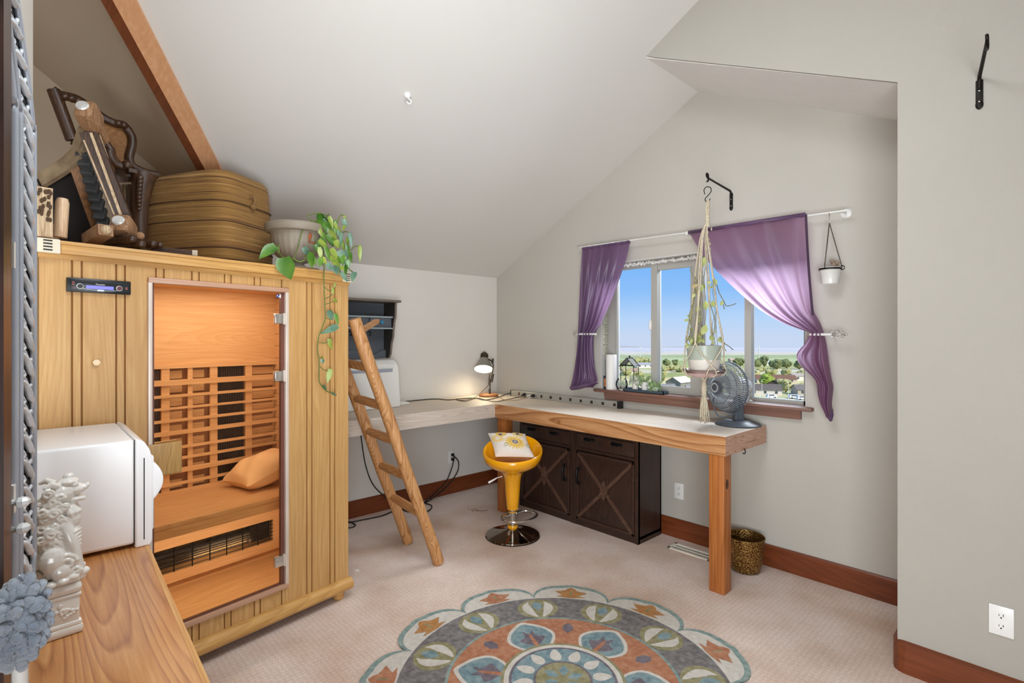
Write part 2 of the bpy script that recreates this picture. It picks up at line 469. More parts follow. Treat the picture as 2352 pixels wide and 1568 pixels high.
# sloped ceilings
def slab(poly, t=.1):
    n = len(poly); mb = MB()
    mb.add([V(p) for p in poly] + [V(p) + V((0, 0, t)) for p in poly],
           [tuple(range(n)), tuple(range(n, 2 * n))[::-1]] + [(i, (i + 1) % n, n + (i + 1) % n, n + i) for i in range(n)])
    return mb
def hipy(x): return 1.289 - (.525 * (x + 4.1) + .06) / .803
def zl(y): return 2.06 + .803 * (1.289 - y)
st('ceiling', slab([(XL, hipy(XL), zc(XL)), (RX, hipy(RX), zc(RX)), (RX, YN + .05, zc(RX)), (-1.87, YN + .05, zc(-1.87)), (-1.87, YW + .02, zc(-1.87)), (XL, YW + .02, zc(XL))]), M_ceil)
st('ceiling.001', slab([(XL, hipy(XL), zc(XL)), (RX, hipy(RX), zc(RX)), (RX, YB, zl(YB)), (XL, YB, zl(YB))]), M_wallwarm)
st('ceiling.002', slab([(-1.87, YN + .02, 3.29), (-1.87, YW + .02, 3.29), (XN + .05, YW + .02, zd(XN + .05)), (XN + .05, YN + .02, zd(XN + .05))]), mat('soffit_paint', '#e8e4df', rough=.95, var=.02))
st('ceiling.003', slab([(RX, YB, RZ), (XR, YB, zr(XR)), (XR, YN + .05, zr(XR)), (RX, YN + .05, RZ)]), M_ceil)
st('ceiling.004', slab([(RX, YB, 4.5), (RX, hipy(RX), RZ), (RX + .6, YB, 4.5)]), M_ceil)

# wooden trim boxed round the slanting edge between the two ceilings
a = V((XL, hipy(XL), zc(XL))); bq = V((RX, hipy(RX), zc(RX)))
t = (bq - a).normalized()
nm = V((-.525, 0, 1)).normalized(); nl = V((0, .803, 1)).normalized()      # the two ceiling normals
pm = t.cross(nm); pm = pm if pm.y > 0 else -pm                              # lies in the main slope, away from the edge
pl = t.cross(nl); pl = pl if pl.y < 0 else -pl
mb = MB()
q0 = V((0, 0, -.012)); cor = V((0, 0, -.045))
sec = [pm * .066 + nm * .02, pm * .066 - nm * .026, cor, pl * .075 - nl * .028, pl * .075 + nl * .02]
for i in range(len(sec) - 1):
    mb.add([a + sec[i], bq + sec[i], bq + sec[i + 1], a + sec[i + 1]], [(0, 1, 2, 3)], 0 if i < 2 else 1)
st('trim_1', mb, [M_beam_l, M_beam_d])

# low wall stub along the camera's left, behind the mirror
mb = MB().prism([(-2.1, .0105), (-.3, -.18), (-.3, -.30), (-2.1, -.11)], 0, 4.2, 'Z'); st('wall_side', mb, M_wall)

# baseboards
def bb(name, mb, m): return st(name, mb, m)
mb = MB().prism([(YW, 0), (YW - .018, 0), (YW - .018, .132), (YW - .010, .141), (YW, .141)], XL, XN, 'X'); bb('baseboard_window', mb, M_base)
mb = MB().prism([(XL, 0), (XL + .018, 0), (XL + .018, .132), (XL + .010, .141), (XL, .141)], -.3, YW - .018, 'Y'); bb('baseboard_left', mb, M_base_y)
mb = MB()
pth = [(XR, YN - .02), (XN + .03, YN - .02), (XN + .004, YN - .012), (XN - .014, YN + .006), (XN - .022, YN + .03), (XN - .022, YW)]
inn = [(XR, YN), (XN + .03, YN), (XN + .01, YN + .004), (XN + .004, YN + .012), (XN, YN + .03), (XN, YW)]
for i in range(len(pth) - 1):
    p, q, r_, s_ = pth[i], pth[i + 1], inn[i + 1], inn[i]
    mb.add([(*p, 0), (*q, 0), (*q, .132), (*p, .132), (*s_, .14), (*r_, .14)], [(0, 1, 2, 3), (3, 2, 5, 4)])
bb('baseboard_right', mb, M_base)

# ------------------------------------------------------------------ the window
M_frame = mat('window_vinyl', '#aaa69e', rough=.4, var=.03)
M_jamb = mat('window_jamb_white', '#c6c2bc', rough=.6, var=.03)
M_pane = glass('window_glass', (.97, .99, 1), refl=.05, ior=1.2)
M_sill = wood('sill_wood', '#6a493e', '#7b5749', '#896556', 'X', .8, rough=.45, figure=.25)
win = thing('window_1', None, None, ((WX0 + WX1) / 2, YW + .1, WZ0), kind='structure')
FY0, FY1 = YW + .085, YW + .135
mb = MB()
mb.box(WX0, WX0 + .075, FY0, FY1, WZ0, WZ1); mb.box(WX1 - .042, WX1, FY0, FY1, WZ0, WZ1)
mb.box(WX0, WX1, FY0, FY1, WZ1 - .05, WZ1); mb.box(WX0, WX1, FY0, FY1, WZ0, WZ0 + .045)
mb.box(-2.31, -2.255, FY0 - .012, FY1, WZ0 + .002, WZ1 - .002)
mb.box(-1.975, -1.877, FY0 - .004, FY1, WZ0 + .002, WZ1 - .002)
mb.box(-1.568, -1.523, FY0 - .008, FY1, WZ0 + .002, WZ1 - .002)
# sliding sash rails
mb.box(-2.255, -1.975, FY0, FY1 - .01, WZ0 + .045, WZ0 + .075); mb.box(-2.255, -1.975, FY0, FY1 - .01, WZ1 - .085, WZ1 - .05)
mb.box(WX0 + .075, WX0 + .09, FY0 + .012, FY1, WZ0, WZ1)
obj('window_frame', mb, M_frame, win)
mb = MB().ball((-2.315, FY0 - .012, 1.6), (.012, .016, .045)); obj('window_latch', mb, M_white_plastic, win, smooth=180)
mb = MB()
for x0, x1 in ((WX0 + .08, -2.31), (-2.255, -1.975), (-1.877, -1.568), (-1.523, WX1 - .042)):
    mb.box(x0, x1, FY0 + .03, FY0 + .034, WZ0 + .04, WZ1 - .05)
obj('window_pane', mb, M_pane, win)
mb = MB()                                                    # plaster reveal lining
mb.box(WX0 - .004, WX0 + .004, YW - .004, FY0, WZ0, WZ1); mb.box(WX1 - .004, WX1 + .004, YW - .004, FY0, WZ0, WZ1)
mb.box(WX0, WX1, YW - .002, FY0, WZ1 - .006, WZ1 + .004)
obj('window_reveal', mb, M_jamb, win)
random.seed(3)                                               # crumbled filler over the top rail
mb = MB()
for i in range(60):
    x = -2.62 + i * .0125
    mb.ball((x, FY0 - .02 + random.uniform(-.008, .008), WZ1 - .02 + random.uniform(-.008, .006)), (.013, .012, random.uniform(.008, .016)), nu=6, nv=4)
obj('window_filler', mb, mat('foam_filler', '#e9e6e0', rough=.9, var=.2, vs=60), win, smooth=180)
mb = MB().bbox(-2.79, -1.105, YW - .055, FY0 + .01, WZ0 - .004, WZ0 + .020, .006)
mb.prism([(YW - .04, WZ0 - .004), (YW - .03, WZ0 - .06), (YW + .002, WZ0 - .06), (YW + .002, WZ0 - .004)], -2.69, -1.175, 'X')
obj('window_sill', mb, M_sill, win, smooth=30)
# ------------------------------------------------------------------ infrared sauna cabin
M_cedar = wood('sauna_panel_wood', '#ad8049', '#bd9159', '#c9a26a', 'Z', 1.0, rough=.42, figure=.22)
M_cedar_d = mat('sauna_groove_wood', '#9a6b38', rough=.5)
M_cedar_x = wood('sauna_rail_wood', '#b07f44', '#c39453', '#d0a566', 'X', 1.0, rough=.4, figure=.3)
M_in = wood('sauna_inner_wood', '#c89a6a', '#d3a677', '#ddb489', 'X', 1.0, rough=.5, figure=.25)
M_in_bench = wood('sauna_bench_wood', '#bf8f5c', '#cc9d6a', '#d8ac7c', 'X', 1.0, rough=.45, figure=.35)
M_glass_o = glass('tinted_door_glass', (1.0, .93, .83), refl=.06, ior=1.22)
M_trim = mat('door_trim', '#b98f74', rough=.35, var=.05)
M_alu = mat('pale_trim', '#d6c6b8', rough=.35, metal=.2)
M_heater = mat('heater_black', '#2b2322', rough=.6, var=.3, vs=40, stretch=(1, 1, .1))

SW, SH = 1.347, 1.867
sauna = thing('sauna', 'light wood infrared sauna cabin with tinted glass door standing on the carpet', 'sauna', tuple(S_ORG), S_ROT)
def so(name, mb, m, parent=sauna, **k): return obj(name, mb.xf(SM), m, parent, **k)

GR = [.096 + .1415 * k for k in range(10)]
GR = sorted([g for g in GR] + [g + .030 for g in GR])
def panel(mb, s0, s1, z0, z1):
    prof = [(s0, 0)]
    for g in GR:
        if s0 + .008 < g < s1 - .008: prof += [(g - .0035, 0), (g - .0008, .006), (g + .0008, .006), (g + .0035, 0)]
    prof.append((s1, 0))
    for (sa, da), (sb, db) in zip(prof, prof[1:]):
        mb.add([(sa, da, z0), (sb, db, z0), (sb, db, z1), (sa, da, z1)], [(0, 1, 2, 3)], 1 if da > .003 or db > .003 else 0)
    mb.add([(s0, .03, z0), (s1, .03, z0), (s1, .03, z1), (s0, .03, z1)], [(3, 2, 1, 0)])
    for s_ in (s0, s1): mb.add([(s_, 0, z0), (s_, 0, z1), (s_, .03, z1), (s_, .03, z0)], [(0, 1, 2, 3)])
DS0, DS1, DZ0, DZ1 = .353, .972, .215, 1.745
mb = MB()
panel(mb, 0, DS0, .08, 1.84); panel(mb, DS1, SW, .08, 1.84); panel(mb, DS0, DS1, DZ1, 1.84); panel(mb, DS0, DS1, .08, DZ0)
so('front_panel', mb, [M_cedar, M_cedar_d])
for s_ in (0, SW - .03):
    mb = MB().box(s_, s_ + .03, .03, 1.03, .08, 1.84); so('side_panel', mb, M_cedar)
mb = MB().box(0, SW, 1.03, 1.06, .08, 1.84); so('back_panel', mb, M_cedar)
mb = MB().box(-.004, SW + .004, -.004, 1.06, 1.80, 1.855); so('roof_panel', mb, M_cedar_x)
mb = MB().bbox(-.012, SW + .012, -.032, .02, 1.818, SH, .006)
mb.bbox(-.012, SW + .012, -.036, -.028, SH - .014, SH, .003)
so('cornice', mb, M_cedar_x, smooth=30)
mb = MB().tube([(-.006, .0, .083), (SW + .012, .0, .083)], .036, n=20); so('base_molding', mb, M_cedar_x, smooth=40)
for s_ in (.05, SW - .045):
    for d_ in (.03, .98):
        mb = MB().lathe([(.0, 0), (.024, 0), (.03, .008), (.034, .022), (.03, .036), (.034, .044), (.031, .06), (.0, .075)], (s_, d_, 0), 18)
        so('foot', mb, M_cedar_x, smooth=60)
for s_, w in ((-.004, .058), (SW - .05, .058)):
    mb = MB().bbox(s_ - .01, s_ + w, -.040, -.030, 1.815, SH + .002, .003)
    for k in range(4): mb.box(s_ + .008, s_ + .034, -.0415, -.039, 1.824 + k * .0115, 1.829 + k * .0115, 1)
    so('corner_vent', mb, [mat('vent_ivory', '#d8cbb4', rough=.5), M_dark_slot], label='ivory slotted corner vent plate')
# door frame, then the glass with its fittings
mb = MB()
mb.bbox(DS0 - .006, DS0 + .010, -.014, .012, DZ0, DZ1, .003, mi=1)
mb.bbox(DS1 - .012, DS1 + .006, -.014, .012, DZ0, DZ1, .003, mi=1)
mb.bbox(DS0 - .006, DS1 + .006, -.016, .012, DZ1 - .012, DZ1 + .012, .004)
mb.bbox(DS0 - .006, DS1 + .006, -.016, .012, DZ0 - .014, DZ0 + .010, .004)
mb.box(DS1 - .03, DS1 - .012, .001, .02, DZ0, DZ1, 2); mb.box(DS0 + .01, DS0 + .02, .001, .02, DZ0, DZ1, 2)
mb.box(DS0, DS1, .001, .02, DZ0 + .008, DZ0 + .016, 2)
so('door_frame', mb, [M_trim, M_alu, mat('door_gasket', '#6b4034', rough=.4)], smooth=30)
door = so('door', MB().box(DS0 + .012, DS1 - .016, .004, .010, DZ0 + .012, DZ1 - .012), M_glass_o, label='amber tinted glass door')
for z_ in (1.597, 1.302, .349):
    mb = MB().bbox(DS1 - .066, DS1 - .012, -.010, .016, z_ - .026, z_ + .026, .003)
    mb.bbox(DS1 - .022, DS1 + .000, -.013, .016, z_ - .030, z_ + .030, .003, mi=1)
    mb.cyl((DS1 - .012, -.015, z_ - .03), (DS1 - .012, -.015, z_ + .03), .005, 10, mi=1)
    so('hinge', mb, [mat('hinge_chrome', '#cfcac2', rough=.2, metal=.8), M_alu], door, smooth=30)
mb = MB()
for d0, d1, ds in ((-.03, -.012, 0), (.022, .04, 0)):
    mb.bbox(.335, .472, d0, d1, .905, 1.045, .008, 3)
mb.cyl((.385, -.02, .95), (.385, .03, .95), .008, 10); mb.cyl((.385, -.02, 1.0), (.385, .03, 1.0), .008, 10)
so('handle', mb, wood('handle_wood', '#94703c', '#b08850', '#c29c62', 'Z', 2.2, rough=.4, figure=.3), door, smooth=30, label='square wooden door handle block')
mb = MB().box(.918, .957, .002, .004, 1.705, 1.722, 0).box(.918, .934, .0015, .004, 1.705, 1.722, 1).box(.920, .925, .001, .004, 1.713, 1.718, 0)
mb.box(.928, .932, .001, .004, 1.708, 1.713, 0)
so('sticker', mb, [M_white_plastic, mat('sticker_blue', '#2d3a7a', rough=.5)], door)
# inside: boarding, bench, slatted backrest, heaters
BD = .735
mb = MB()
for k in range(22):
    z0 = .12 + k * .078
    mb.box(.03, SW - .03, BD + .075, BD + .095, z0 + .0015, z0 + .0765)
    for s_ in (.03, SW - .038): mb.box(s_, s_ + .008, .03, BD + .07, z0 + .0015, z0 + .0765)
mb.box(.03, SW - .03, .03, BD + .1, 1.78, 1.80)
so('inner_boarding', mb, M_in)
mb = MB().box(.03, SW - .03, BD + .012, BD + .028, 1.335, 1.79); so('upper_back_board', mb, M_in)
mb = MB().box(.03, SW - .03, .03, .66, .10, .125); so('floor_board', mb, M_in_bench)
mb = MB().bbox(.03, SW - .03, .200, BD + .07, .595, .62, .005); mb.box(.03, SW - .03, .203, .225, .550, .595)
so('bench', mb, M_in_bench, smooth=30)
# kick panel under the bench with its heater opening
KD = .60
mb = MB()
mb.box(.03, SW - .03, KD, KD + .02, .36, .44); mb.box(.03, SW - .03, KD, KD + .02, .17, .225)
mb.box(1.22, SW - .03, KD, KD + .02, .225, .36); mb.box(.03, .42, KD, KD + .02, .225, .36); mb.box(.03, SW - .03, KD + .035, KD + .05, .44, .60); mb.box(.03, SW - .03, KD + .035, KD + .05, .12, .17)
so('kick_panel', mb, M_in)
mb = MB().box(.42, 1.22, KD + .10, KD + .11, .225, .36, 0); mb.cyl((.46, KD + .07, .30), (1.17, KD + .07, .30), .016, 12, mi=1); mb.box(1.10, 1.22, KD + .05, KD + .09, .235, .35, 1)
for k in range(11): mb.box(.42, 1.22, KD + .085, KD + .095, .230 + k * .012, .2345 + k * .012, 2)
so('bench_heater', mb, [mat('heater_reflector', '#d9b07c', rough=.35, metal=.2), M_heater, M_heater])
mb = MB()
for k in range(6): mb.tube([(.42, KD + .006, .236 + k * .0225), (1.22, KD + .006, .236 + k * .0225)], .0018, n=6)
for k in range(8): mb.tube([(.48 + k * .092, KD + .003, .225), (.48 + k * .092, KD + .003, .36)], .0032, n=6)
so('heater_grille', mb, M_black_metal)
mb = MB()
SL = [(1.335, 1.300), (1.252, 1.206), (1.146, 1.130), (1.062, 1.046), (.972, .956), (.902, .872), (.790, .772), (.706, .690), (.630, .600)]
zl = []
for (v0, v1) in ((866, 878), (898, 904), (925, 930), (951, 957), (976, 985), (1010, 1016), (1034, 1040), (1058, 1068), (1088, 1094)):
    zl.append((sp(500, v0, BD).z, sp(500, v1, BD).z))
for z1, z0 in zl: mb.box(.03, SW - .03, BD - .012, BD, z0, z1)
mb.box(.03, SW - .03, BD - .016, BD + .01, .62, sp(500, 1105, BD).z)
mb.box(.03, SW - .03, BD - .006, BD + .012, 1.325, 1.345)
so('backrest', mb, M_in)
mb = MB()
def su(h): p = SM.inverted() @ sp(h, 950, BD + .01); return p.x
for h0, h1 in ((369, 388), (430, 441), (481, 498), (562, 577)):
    mb.box(su(h0), su(h1), BD, BD + .014, .62, 1.335)
so('backrest_post', mb, M_in)
for h0, h1 in ((346, 369), (498, 562)):
    mb = MB().box(su(h0), su(h1), BD + .03, BD + .05, .63, 1.32)
    for k in range(12):
        x = su(h0) + (su(h1) - su(h0)) * (k + .5) / 12; mb.box(x - .002, x + .002, BD + .026, BD + .03, .63, 1.32, 1)
    so('heater', mb, [M_heater, mat('heater_rib', '#4a3a36', rough=.5)])
mb = MB()
for h0, h1, n_ in ((388, 422, 9), (441, 473, 9), (577, 650, 9)):
    for k in range(n_): mb.box(su(h0), su(h1), BD + .034, BD + .044, .64 + k * .078, .686 + k * .078)
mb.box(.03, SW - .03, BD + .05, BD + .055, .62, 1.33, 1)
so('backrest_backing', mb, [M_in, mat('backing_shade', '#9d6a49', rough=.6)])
# car-stereo head unit let into the panel
M_rad = mat('radio_black', '#1b1d1e', rough=.3)
rad = so('radio', MB().bbox(.078, .285, -.014, .002, 1.677, 1.732, .003), M_rad, smooth=30, label='black stereo head unit with violet display')
mb = MB().bbox(.088, .276, -.018, -.013, 1.682, 1.727, .002); so('face_plate', mb, mat('radio_face', '#23282a', rough=.25), rad, smooth=30)
mb = MB().box(.104, .25, -.0195, -.017, 1.717, 1.7225); so('disc_slot', mb, M_black, rad)
mb = MB().box(.135, .224, -.0195, -.017, 1.692, 1.7055); so('display', mb, mat('violet_display', '#7d7ccb', rough=.2, emit='#7d7ccb', es=.35), rad)
for s_, cc in ((.116, '#2a2a2c'), (.243, '#5a2a30')):
    mb = MB().lathe([(.0, -.008), (.0085, -.008), (.0085, 0)], (s_, -.018, 1.700), 20, mi=0, M=Matrix.Rotation(-PI / 2, 4, 'X'))
    mb = MB().cyl((s_, -.018, 1.700), (s_, -.025, 1.700), .0085, 20, mi=0); mb.cyl((s_, -.017, 1.700), (s_, -.020, 1.700), .0108, 20, mi=1)
    so('knob', mb, [mat('radio_knob', cc, rough=.4), M_white_plastic], rad, smooth=40)
mb = MB()
M_rb = mat('radio_button_red', '#8d4548', rough=.4)
for s_, z_, w in ((.092, 1.714, .008), (.092, 1.706, .008), (.264, 1.704, .007), (.264, 1.699, .007), (.096, 1.692, .004)): so('button', MB().box(s_, s_ + w, -.0192, -.017, z_ - .0025, z_ + .0025), M_rb, rad)
mb = MB().tube(smoothpath([(.124, -.0185, 1.6915), (.15, -.0185, 1.6885), (.18, -.0185, 1.6868), (.21, -.0185, 1.6875), (.236, -.0185, 1.690)], 4), .0009, n=6)
mb.bbox(.170, .193, -.0198, -.017, 1.6835, 1.6900, .001)
so('trim_line', mb, mat('radio_silver', '#c9d3da', rough=.3, metal=.4), rad)
TM = Matrix.Rotation(PI / 2, 4, 'X')
mb = text_mb('Panasonic', .0075, Matrix.Translation((.181, -.0182, 1.711)) @ TM)
so('lettering', mb, M_white_plastic, rad)
hx = [(.013 * math.cos(PI / 3 * k), .013 * math.sin(PI / 3 * k)) for k in range(6)]
mb = MB().prism([(.17 + a, 1.401 + b_) for a, b_ in hx], -.012, .0, 'Y'); mb.cyl((.17, -.013, 1.401), (.17, -.010, 1.401), .008, 16)
so('hook_pad', mb, mat('clear_hook_pad', '#d8b98a', rough=.15, var=.02, coat=.5), label='clear hexagonal adhesive pad')

# cushion lying on the sauna bench
def pillow(mb, c, ax, ay, az, a, b_, t, n=18, puff=.55, wr=0.0, mi=0, seed=1):
    """stuffed square cushion: half sizes a, b and half thickness t"""
    rnd = random.Random(seed); c = V(c); ax = V(ax).normalized(); ay = V(ay).normalized(); az = V(az).normalized()
    ph = [rnd.uniform(0, 6) for _ in range(6)]
    for sg in (1, -1):
        def f(u, v, sg=sg):
            x, y = 2 * u - 1, 2 * v - 1
            h = ((1 - x * x) * (1 - y * y)) ** puff if abs(x) < 1 and abs(y) < 1 else 0
            pin = 1 - .10 * (1 - y * y) * abs(x) ** 3 * 1.0; pin2 = 1 - .10 * (1 - x * x) * abs(y) ** 3
            w = wr * math.sin(5 * x + ph[0] + 2 * y) * math.sin(4 * y + ph[1]) * h
            return c + ax * (x * a * pin) + ay * (y * b_ * pin2) + az * (sg * h * t + w)
        mb.grid(f, n, n, mi=mi)
    return mb
pL, pT, pB = sp(506, 1109, .63), sp(652, 1044, .52), sp(586, 1146, .30)
pL.z = max(pL.z, .640); pB.z = .650; pR = pT + (pB - pL) * .6
pc_ = (pL + pR) / 2 + V((0, 0, .012)); pax = (pT - pL + (pR - pB)) / 4; pay = (pB - pL + (pR - pT)) / 4
mb = pillow(MB(), pc_, pax, pay, pax.cross(pay) * (-1 if pax.cross(pay).z < 0 else 1), pax.length, pay.length, .095, n=22, puff=.5, wr=.012, seed=4)
for q_ in mb.v: q_.z = max(q_.z, .622)
obj('cushion', mb, mat('cushion_tan', '#e3b989', rough=.9, var=.06, vs=12, bump=.1, bs=200), smooth=60, label='plain tan cushion lying on the bench inside the sauna', cat='cushion')
# ------------------------------------------------------------------ things stored on the sauna roof
TOPZ = 1.8565
def on_top(s, d): p = SM @ V((s, d, TOPZ)); return p

# striped ottoman
ott_c = on_top(.69, .36)
m, nt, b = new_mat('striped_velour')
tc = _n(nt, 'ShaderNodeTexCoord'); mp = _n(nt, 'ShaderNodeMapping'); mp.inputs['Scale'].default_value = (.5, .5, 52)
n1 = _n(nt, 'ShaderNodeTexNoise'); n1.inputs['Scale'].default_value = 1.0; n1.inputs['Detail'].default_value = 5; n1.inputs['Roughness'].default_value = .75
nt.links.new(tc.outputs['Object'], mp.inputs['Vector']); nt.links.new(mp.outputs['Vector'], n1.inputs['Vector'])
rp = _n(nt, 'ShaderNodeValToRGB'); e = rp.color_ramp.elements
e[0].position = .36; e[0].color = C('#3d2410'); e[1].position = .64; e[1].color = C('#b08c58')
for p_, c_ in ((.42, '#7a5228'), (.47, '#8f6a35'), (.52, '#73501f'), (.58, '#9a7440')): q = e.new(p_); q.color = C(c_)
nt.links.new(n1.outputs['Fac'], rp.inputs['Fac']); nt.links.new(rp.outputs['Color'], b.inputs['Base Color'])
b.inputs['Roughness'].default_value = .9; b.inputs['Sheen Weight'].default_value = .05
bp = _n(nt, 'ShaderNodeBump'); bp.inputs['Strength'].default_value = .5; bp.inputs['Distance'].default_value = .006
nt.links.new(n1.outputs['Fac'], bp.inputs['Height']); nt.links.new(bp.outputs['Normal'], b.inputs['Normal'])
M_ott = m
ott = thing('ottoman', 'large drum shaped ottoman in brown striped velour beside the hanging planter', 'ottoman', tuple(ott_c), S_ROT)
def sup(a, b_, n_, th):
    c_, s_ = math.cos(th), math.sin(th)
    return (a * abs(c_) ** (2 / n_) * (1 if c_ >= 0 else -1), b_ * abs(s_) ** (2 / n_) * (1 if s_ >= 0 else -1))
oax = (RT * math.cos(.23) - FW * math.sin(.23)).normalized(); oay = V((-oax.y, oax.x, 0))
OZ = Matrix((oax, oay, V((0, 0, 1)))).transposed().to_4x4()
ott_c = FW * 2.79 + RT * (-.590 * 2.79 - .135) + oay * .215; ott_c.z = TOPZ
OM = Matrix.Translation(ott_c) @ OZ
ott.location = ott_c; ott.rotation_euler = (0, 0, math.atan2(oax.y, oax.x)); ROOTM[ott.name] = Matrix.Translation(ott_c) @ Matrix.Rotation(math.atan2(oax.y, oax.x), 4, 'Z')
OA, OB, OH = .305, .215, .535
prof = [(.975, .0), (1.0, .015), (1.0, .08), (1.004, .12), (1.004, .26), (1.0, .30), (.992, .42), (.985, .47), (.965, .505), (.92, .525), (.80, .534), (.4, .536), (.001, .537)]
def oxy(th):                                            # wide softly squared plan, one end rounder than the other
    x, y = sup(OA, OB, 5.0 if math.cos(th) > 0 else 3.0, th); return x, y
def odrop(x, z): return -.20 * max(0, (-x / OA) - .45) ** 2 * max(0, z - .25) / .28
vs = []; N = 72
for k, z in prof:
    for i in range(N):
        x, y = oxy(2 * PI * i / N); x *= k; y *= k
        vs.append((x - z * .05, y, z + odrop(x, z) + .018 * x / OA * (z > .45)))
fs = [(j * N + i, j * N + (i + 1) % N, (j + 1) * N + (i + 1) % N, (j + 1) * N + i) for j in range(len(prof) - 1) for i in range(N)]
obj('cover', MB().add(vs, fs).xf(OM), M_ott, ott, smooth=50)
mb = MB()
for z_ in (.06, .12, .262, .37):
    mb.tube([OM @ V((oxy(2 * PI * i / N)[0] * 1.006 - .05 * z_, oxy(2 * PI * i / N)[1] * 1.006, z_ + odrop(oxy(2 * PI * i / N)[0], z_))) for i in range(N)], .0035, n=6, closed=True)
obj('piping', mb, mat('ottoman_piping', '#4a2f17', rough=.9), ott, smooth=180)
mb = MB(); p0 = OM @ V((OA - .025, -.02, .42))
mb.tube(smoothpath([p0, p0 + RT * .02 + V((0, 0, .012)), p0 + RT * .030 - V((0, 0, .02)), p0 + RT * .012 - V((0, 0, .045))], 4), .008, n=8)
mb.ball(p0 + RT * .020 - V((0, 0, .05)), .017)
obj('pull_cord', mb, mat('ottoman_cord', '#7a5a33', rough=.9), ott, smooth=180)

# ribbed urn planter on its saucer
pl_c = on_top(1.12, .16)
M_pot = mat('planter_plastic', '#877b6b', rough=.55, var=.05, vs=5)
pot = thing('planter', 'ribbed grey beige urn planter with pothos standing on the sauna roof', 'planter', tuple(pl_c))
def rib(a, z): return 1 + .035 * abs(math.sin(a * 13)) if .055 < z < .222 else 1
pr = [(.0, .030), (.055, .030), (.058, .040), (.042, .050), (.040, .060), (.075, .072), (.105, .10), (.122, .14), (.131, .18), (.135, .222), (.138, .225), (.158, .228), (.165, .240), (.166, .262), (.158, .272), (.150, .270), (.140, .255), (.0, .25)]
obj('pot', MB().lathe(pr, pl_c, 78, wob=rib), M_pot, pot, smooth=50)
obj('soil', MB().disc(pl_c + V((0, 0, .256)), .143, n=32), mat('potting_soil', '#3a2a1c', rough=1, var=.3, vs=60), pot)
obj('saucer', MB().lathe([(.0, 0), (.095, 0), (.118, .022), (.122, .030), (.114, .030), (.09, .010), (.0, .010)], pl_c, 40), mat('planter_saucer', '#a99a86', rough=.5), pot, smooth=40)
def cp(x, y, d=.0): return sp(580 + x / 3.267, 460 + y / 3.267, d)
M_stem = mat('pothos_stem', '#5d6b2c', rough=.5, var=.2)
M_leafA = mat('pothos_leaf', '#2f5f1c', rough=.35, var=.25, vs=14, hx2='#648c33')
M_leafB = mat('pothos_leaf_yellow', '#667f26', rough=.4, var=.25, vs=14, hx2='#98a344')
M_leafC = mat('pothos_leaf_dusty', '#38604a', rough=.35, vs=14, hx2='#7a987f')
dp_ = .02
stems = [[(450, 150), (420, 185), (375, 230), (350, 320), (335, 370), (310, 440)], [(450, 150), (465, 260), (480, 320), (520, 380), (540, 430), (538, 520)],
         [(440, 150), (415, 110), (500, 98), (570, 115)], [(460, 150), (510, 190), (545, 215), (545, 270), (585, 330)], [(470, 150), (530, 170), (580, 180), (620, 240), (680, 330), (720, 400)],
         [(500, 170), (510, 250), (505, 340), (512, 420), (530, 490)], [(560, 200), (640, 250), (690, 330), (715, 420), (715, 510)], [(640, 160), (660, 112), (690, 112)],
         [(660, 250), (700, 232), (725, 245)], [(740, 372), (765, 345), (808, 342)], [(520, 380), (590, 420), (640, 480), (660, 545)], [(690, 470), (730, 520), (765, 545)],
         [(310, 440), (350, 460), (385, 450), (400, 400)], [(310, 440), (235, 430), (200, 395), (172, 362)], [(200, 395), (196, 330)], [(575, 100), (510, 180), (470, 160)], [(560, 290), (600, 320), (640, 300)]]
mb = MB()
for s_ in stems: mb.tube(smoothpath([cp(x, y, dp_ + .012 * math.sin(i * 1.7) if y < 425 else -.056) for i, (x, y) in enumerate(s_)], 4), .0034, n=6)
vine = [(538, 500), (535, 600), (540, 720), (543, 800), (545, 880), (540, 905), (515, 975), (498, 1020), (488, 1090), (488, 1140), (497, 1180), (500, 1240), (500, 1350), (515, 1385), (535, 1410), (565, 1435), (605, 1442)]
mb.tube(smoothpath([cp(x, y, -.052) for x, y in vine], 4), .0030, n=6)
for s_ in ([(540, 650), (580, 682), (605, 660)], [(540, 738), (580, 722), (600, 700)], [(540, 782), (575, 770), (610, 755)], [(545, 880), (570, 890), (600, 890)], [(500, 1065), (540, 1072), (575, 1055)],
           [(497, 1180), (520, 1180)], [(500, 1240), (540, 1275), (580, 1275)], [(498, 1000), (520, 990)]):
    mb.tube(smoothpath([cp(x, y, -.052) for x, y in s_], 3), .0022, n=5)
obj('stem', mb, M_stem, pot, smooth=180)
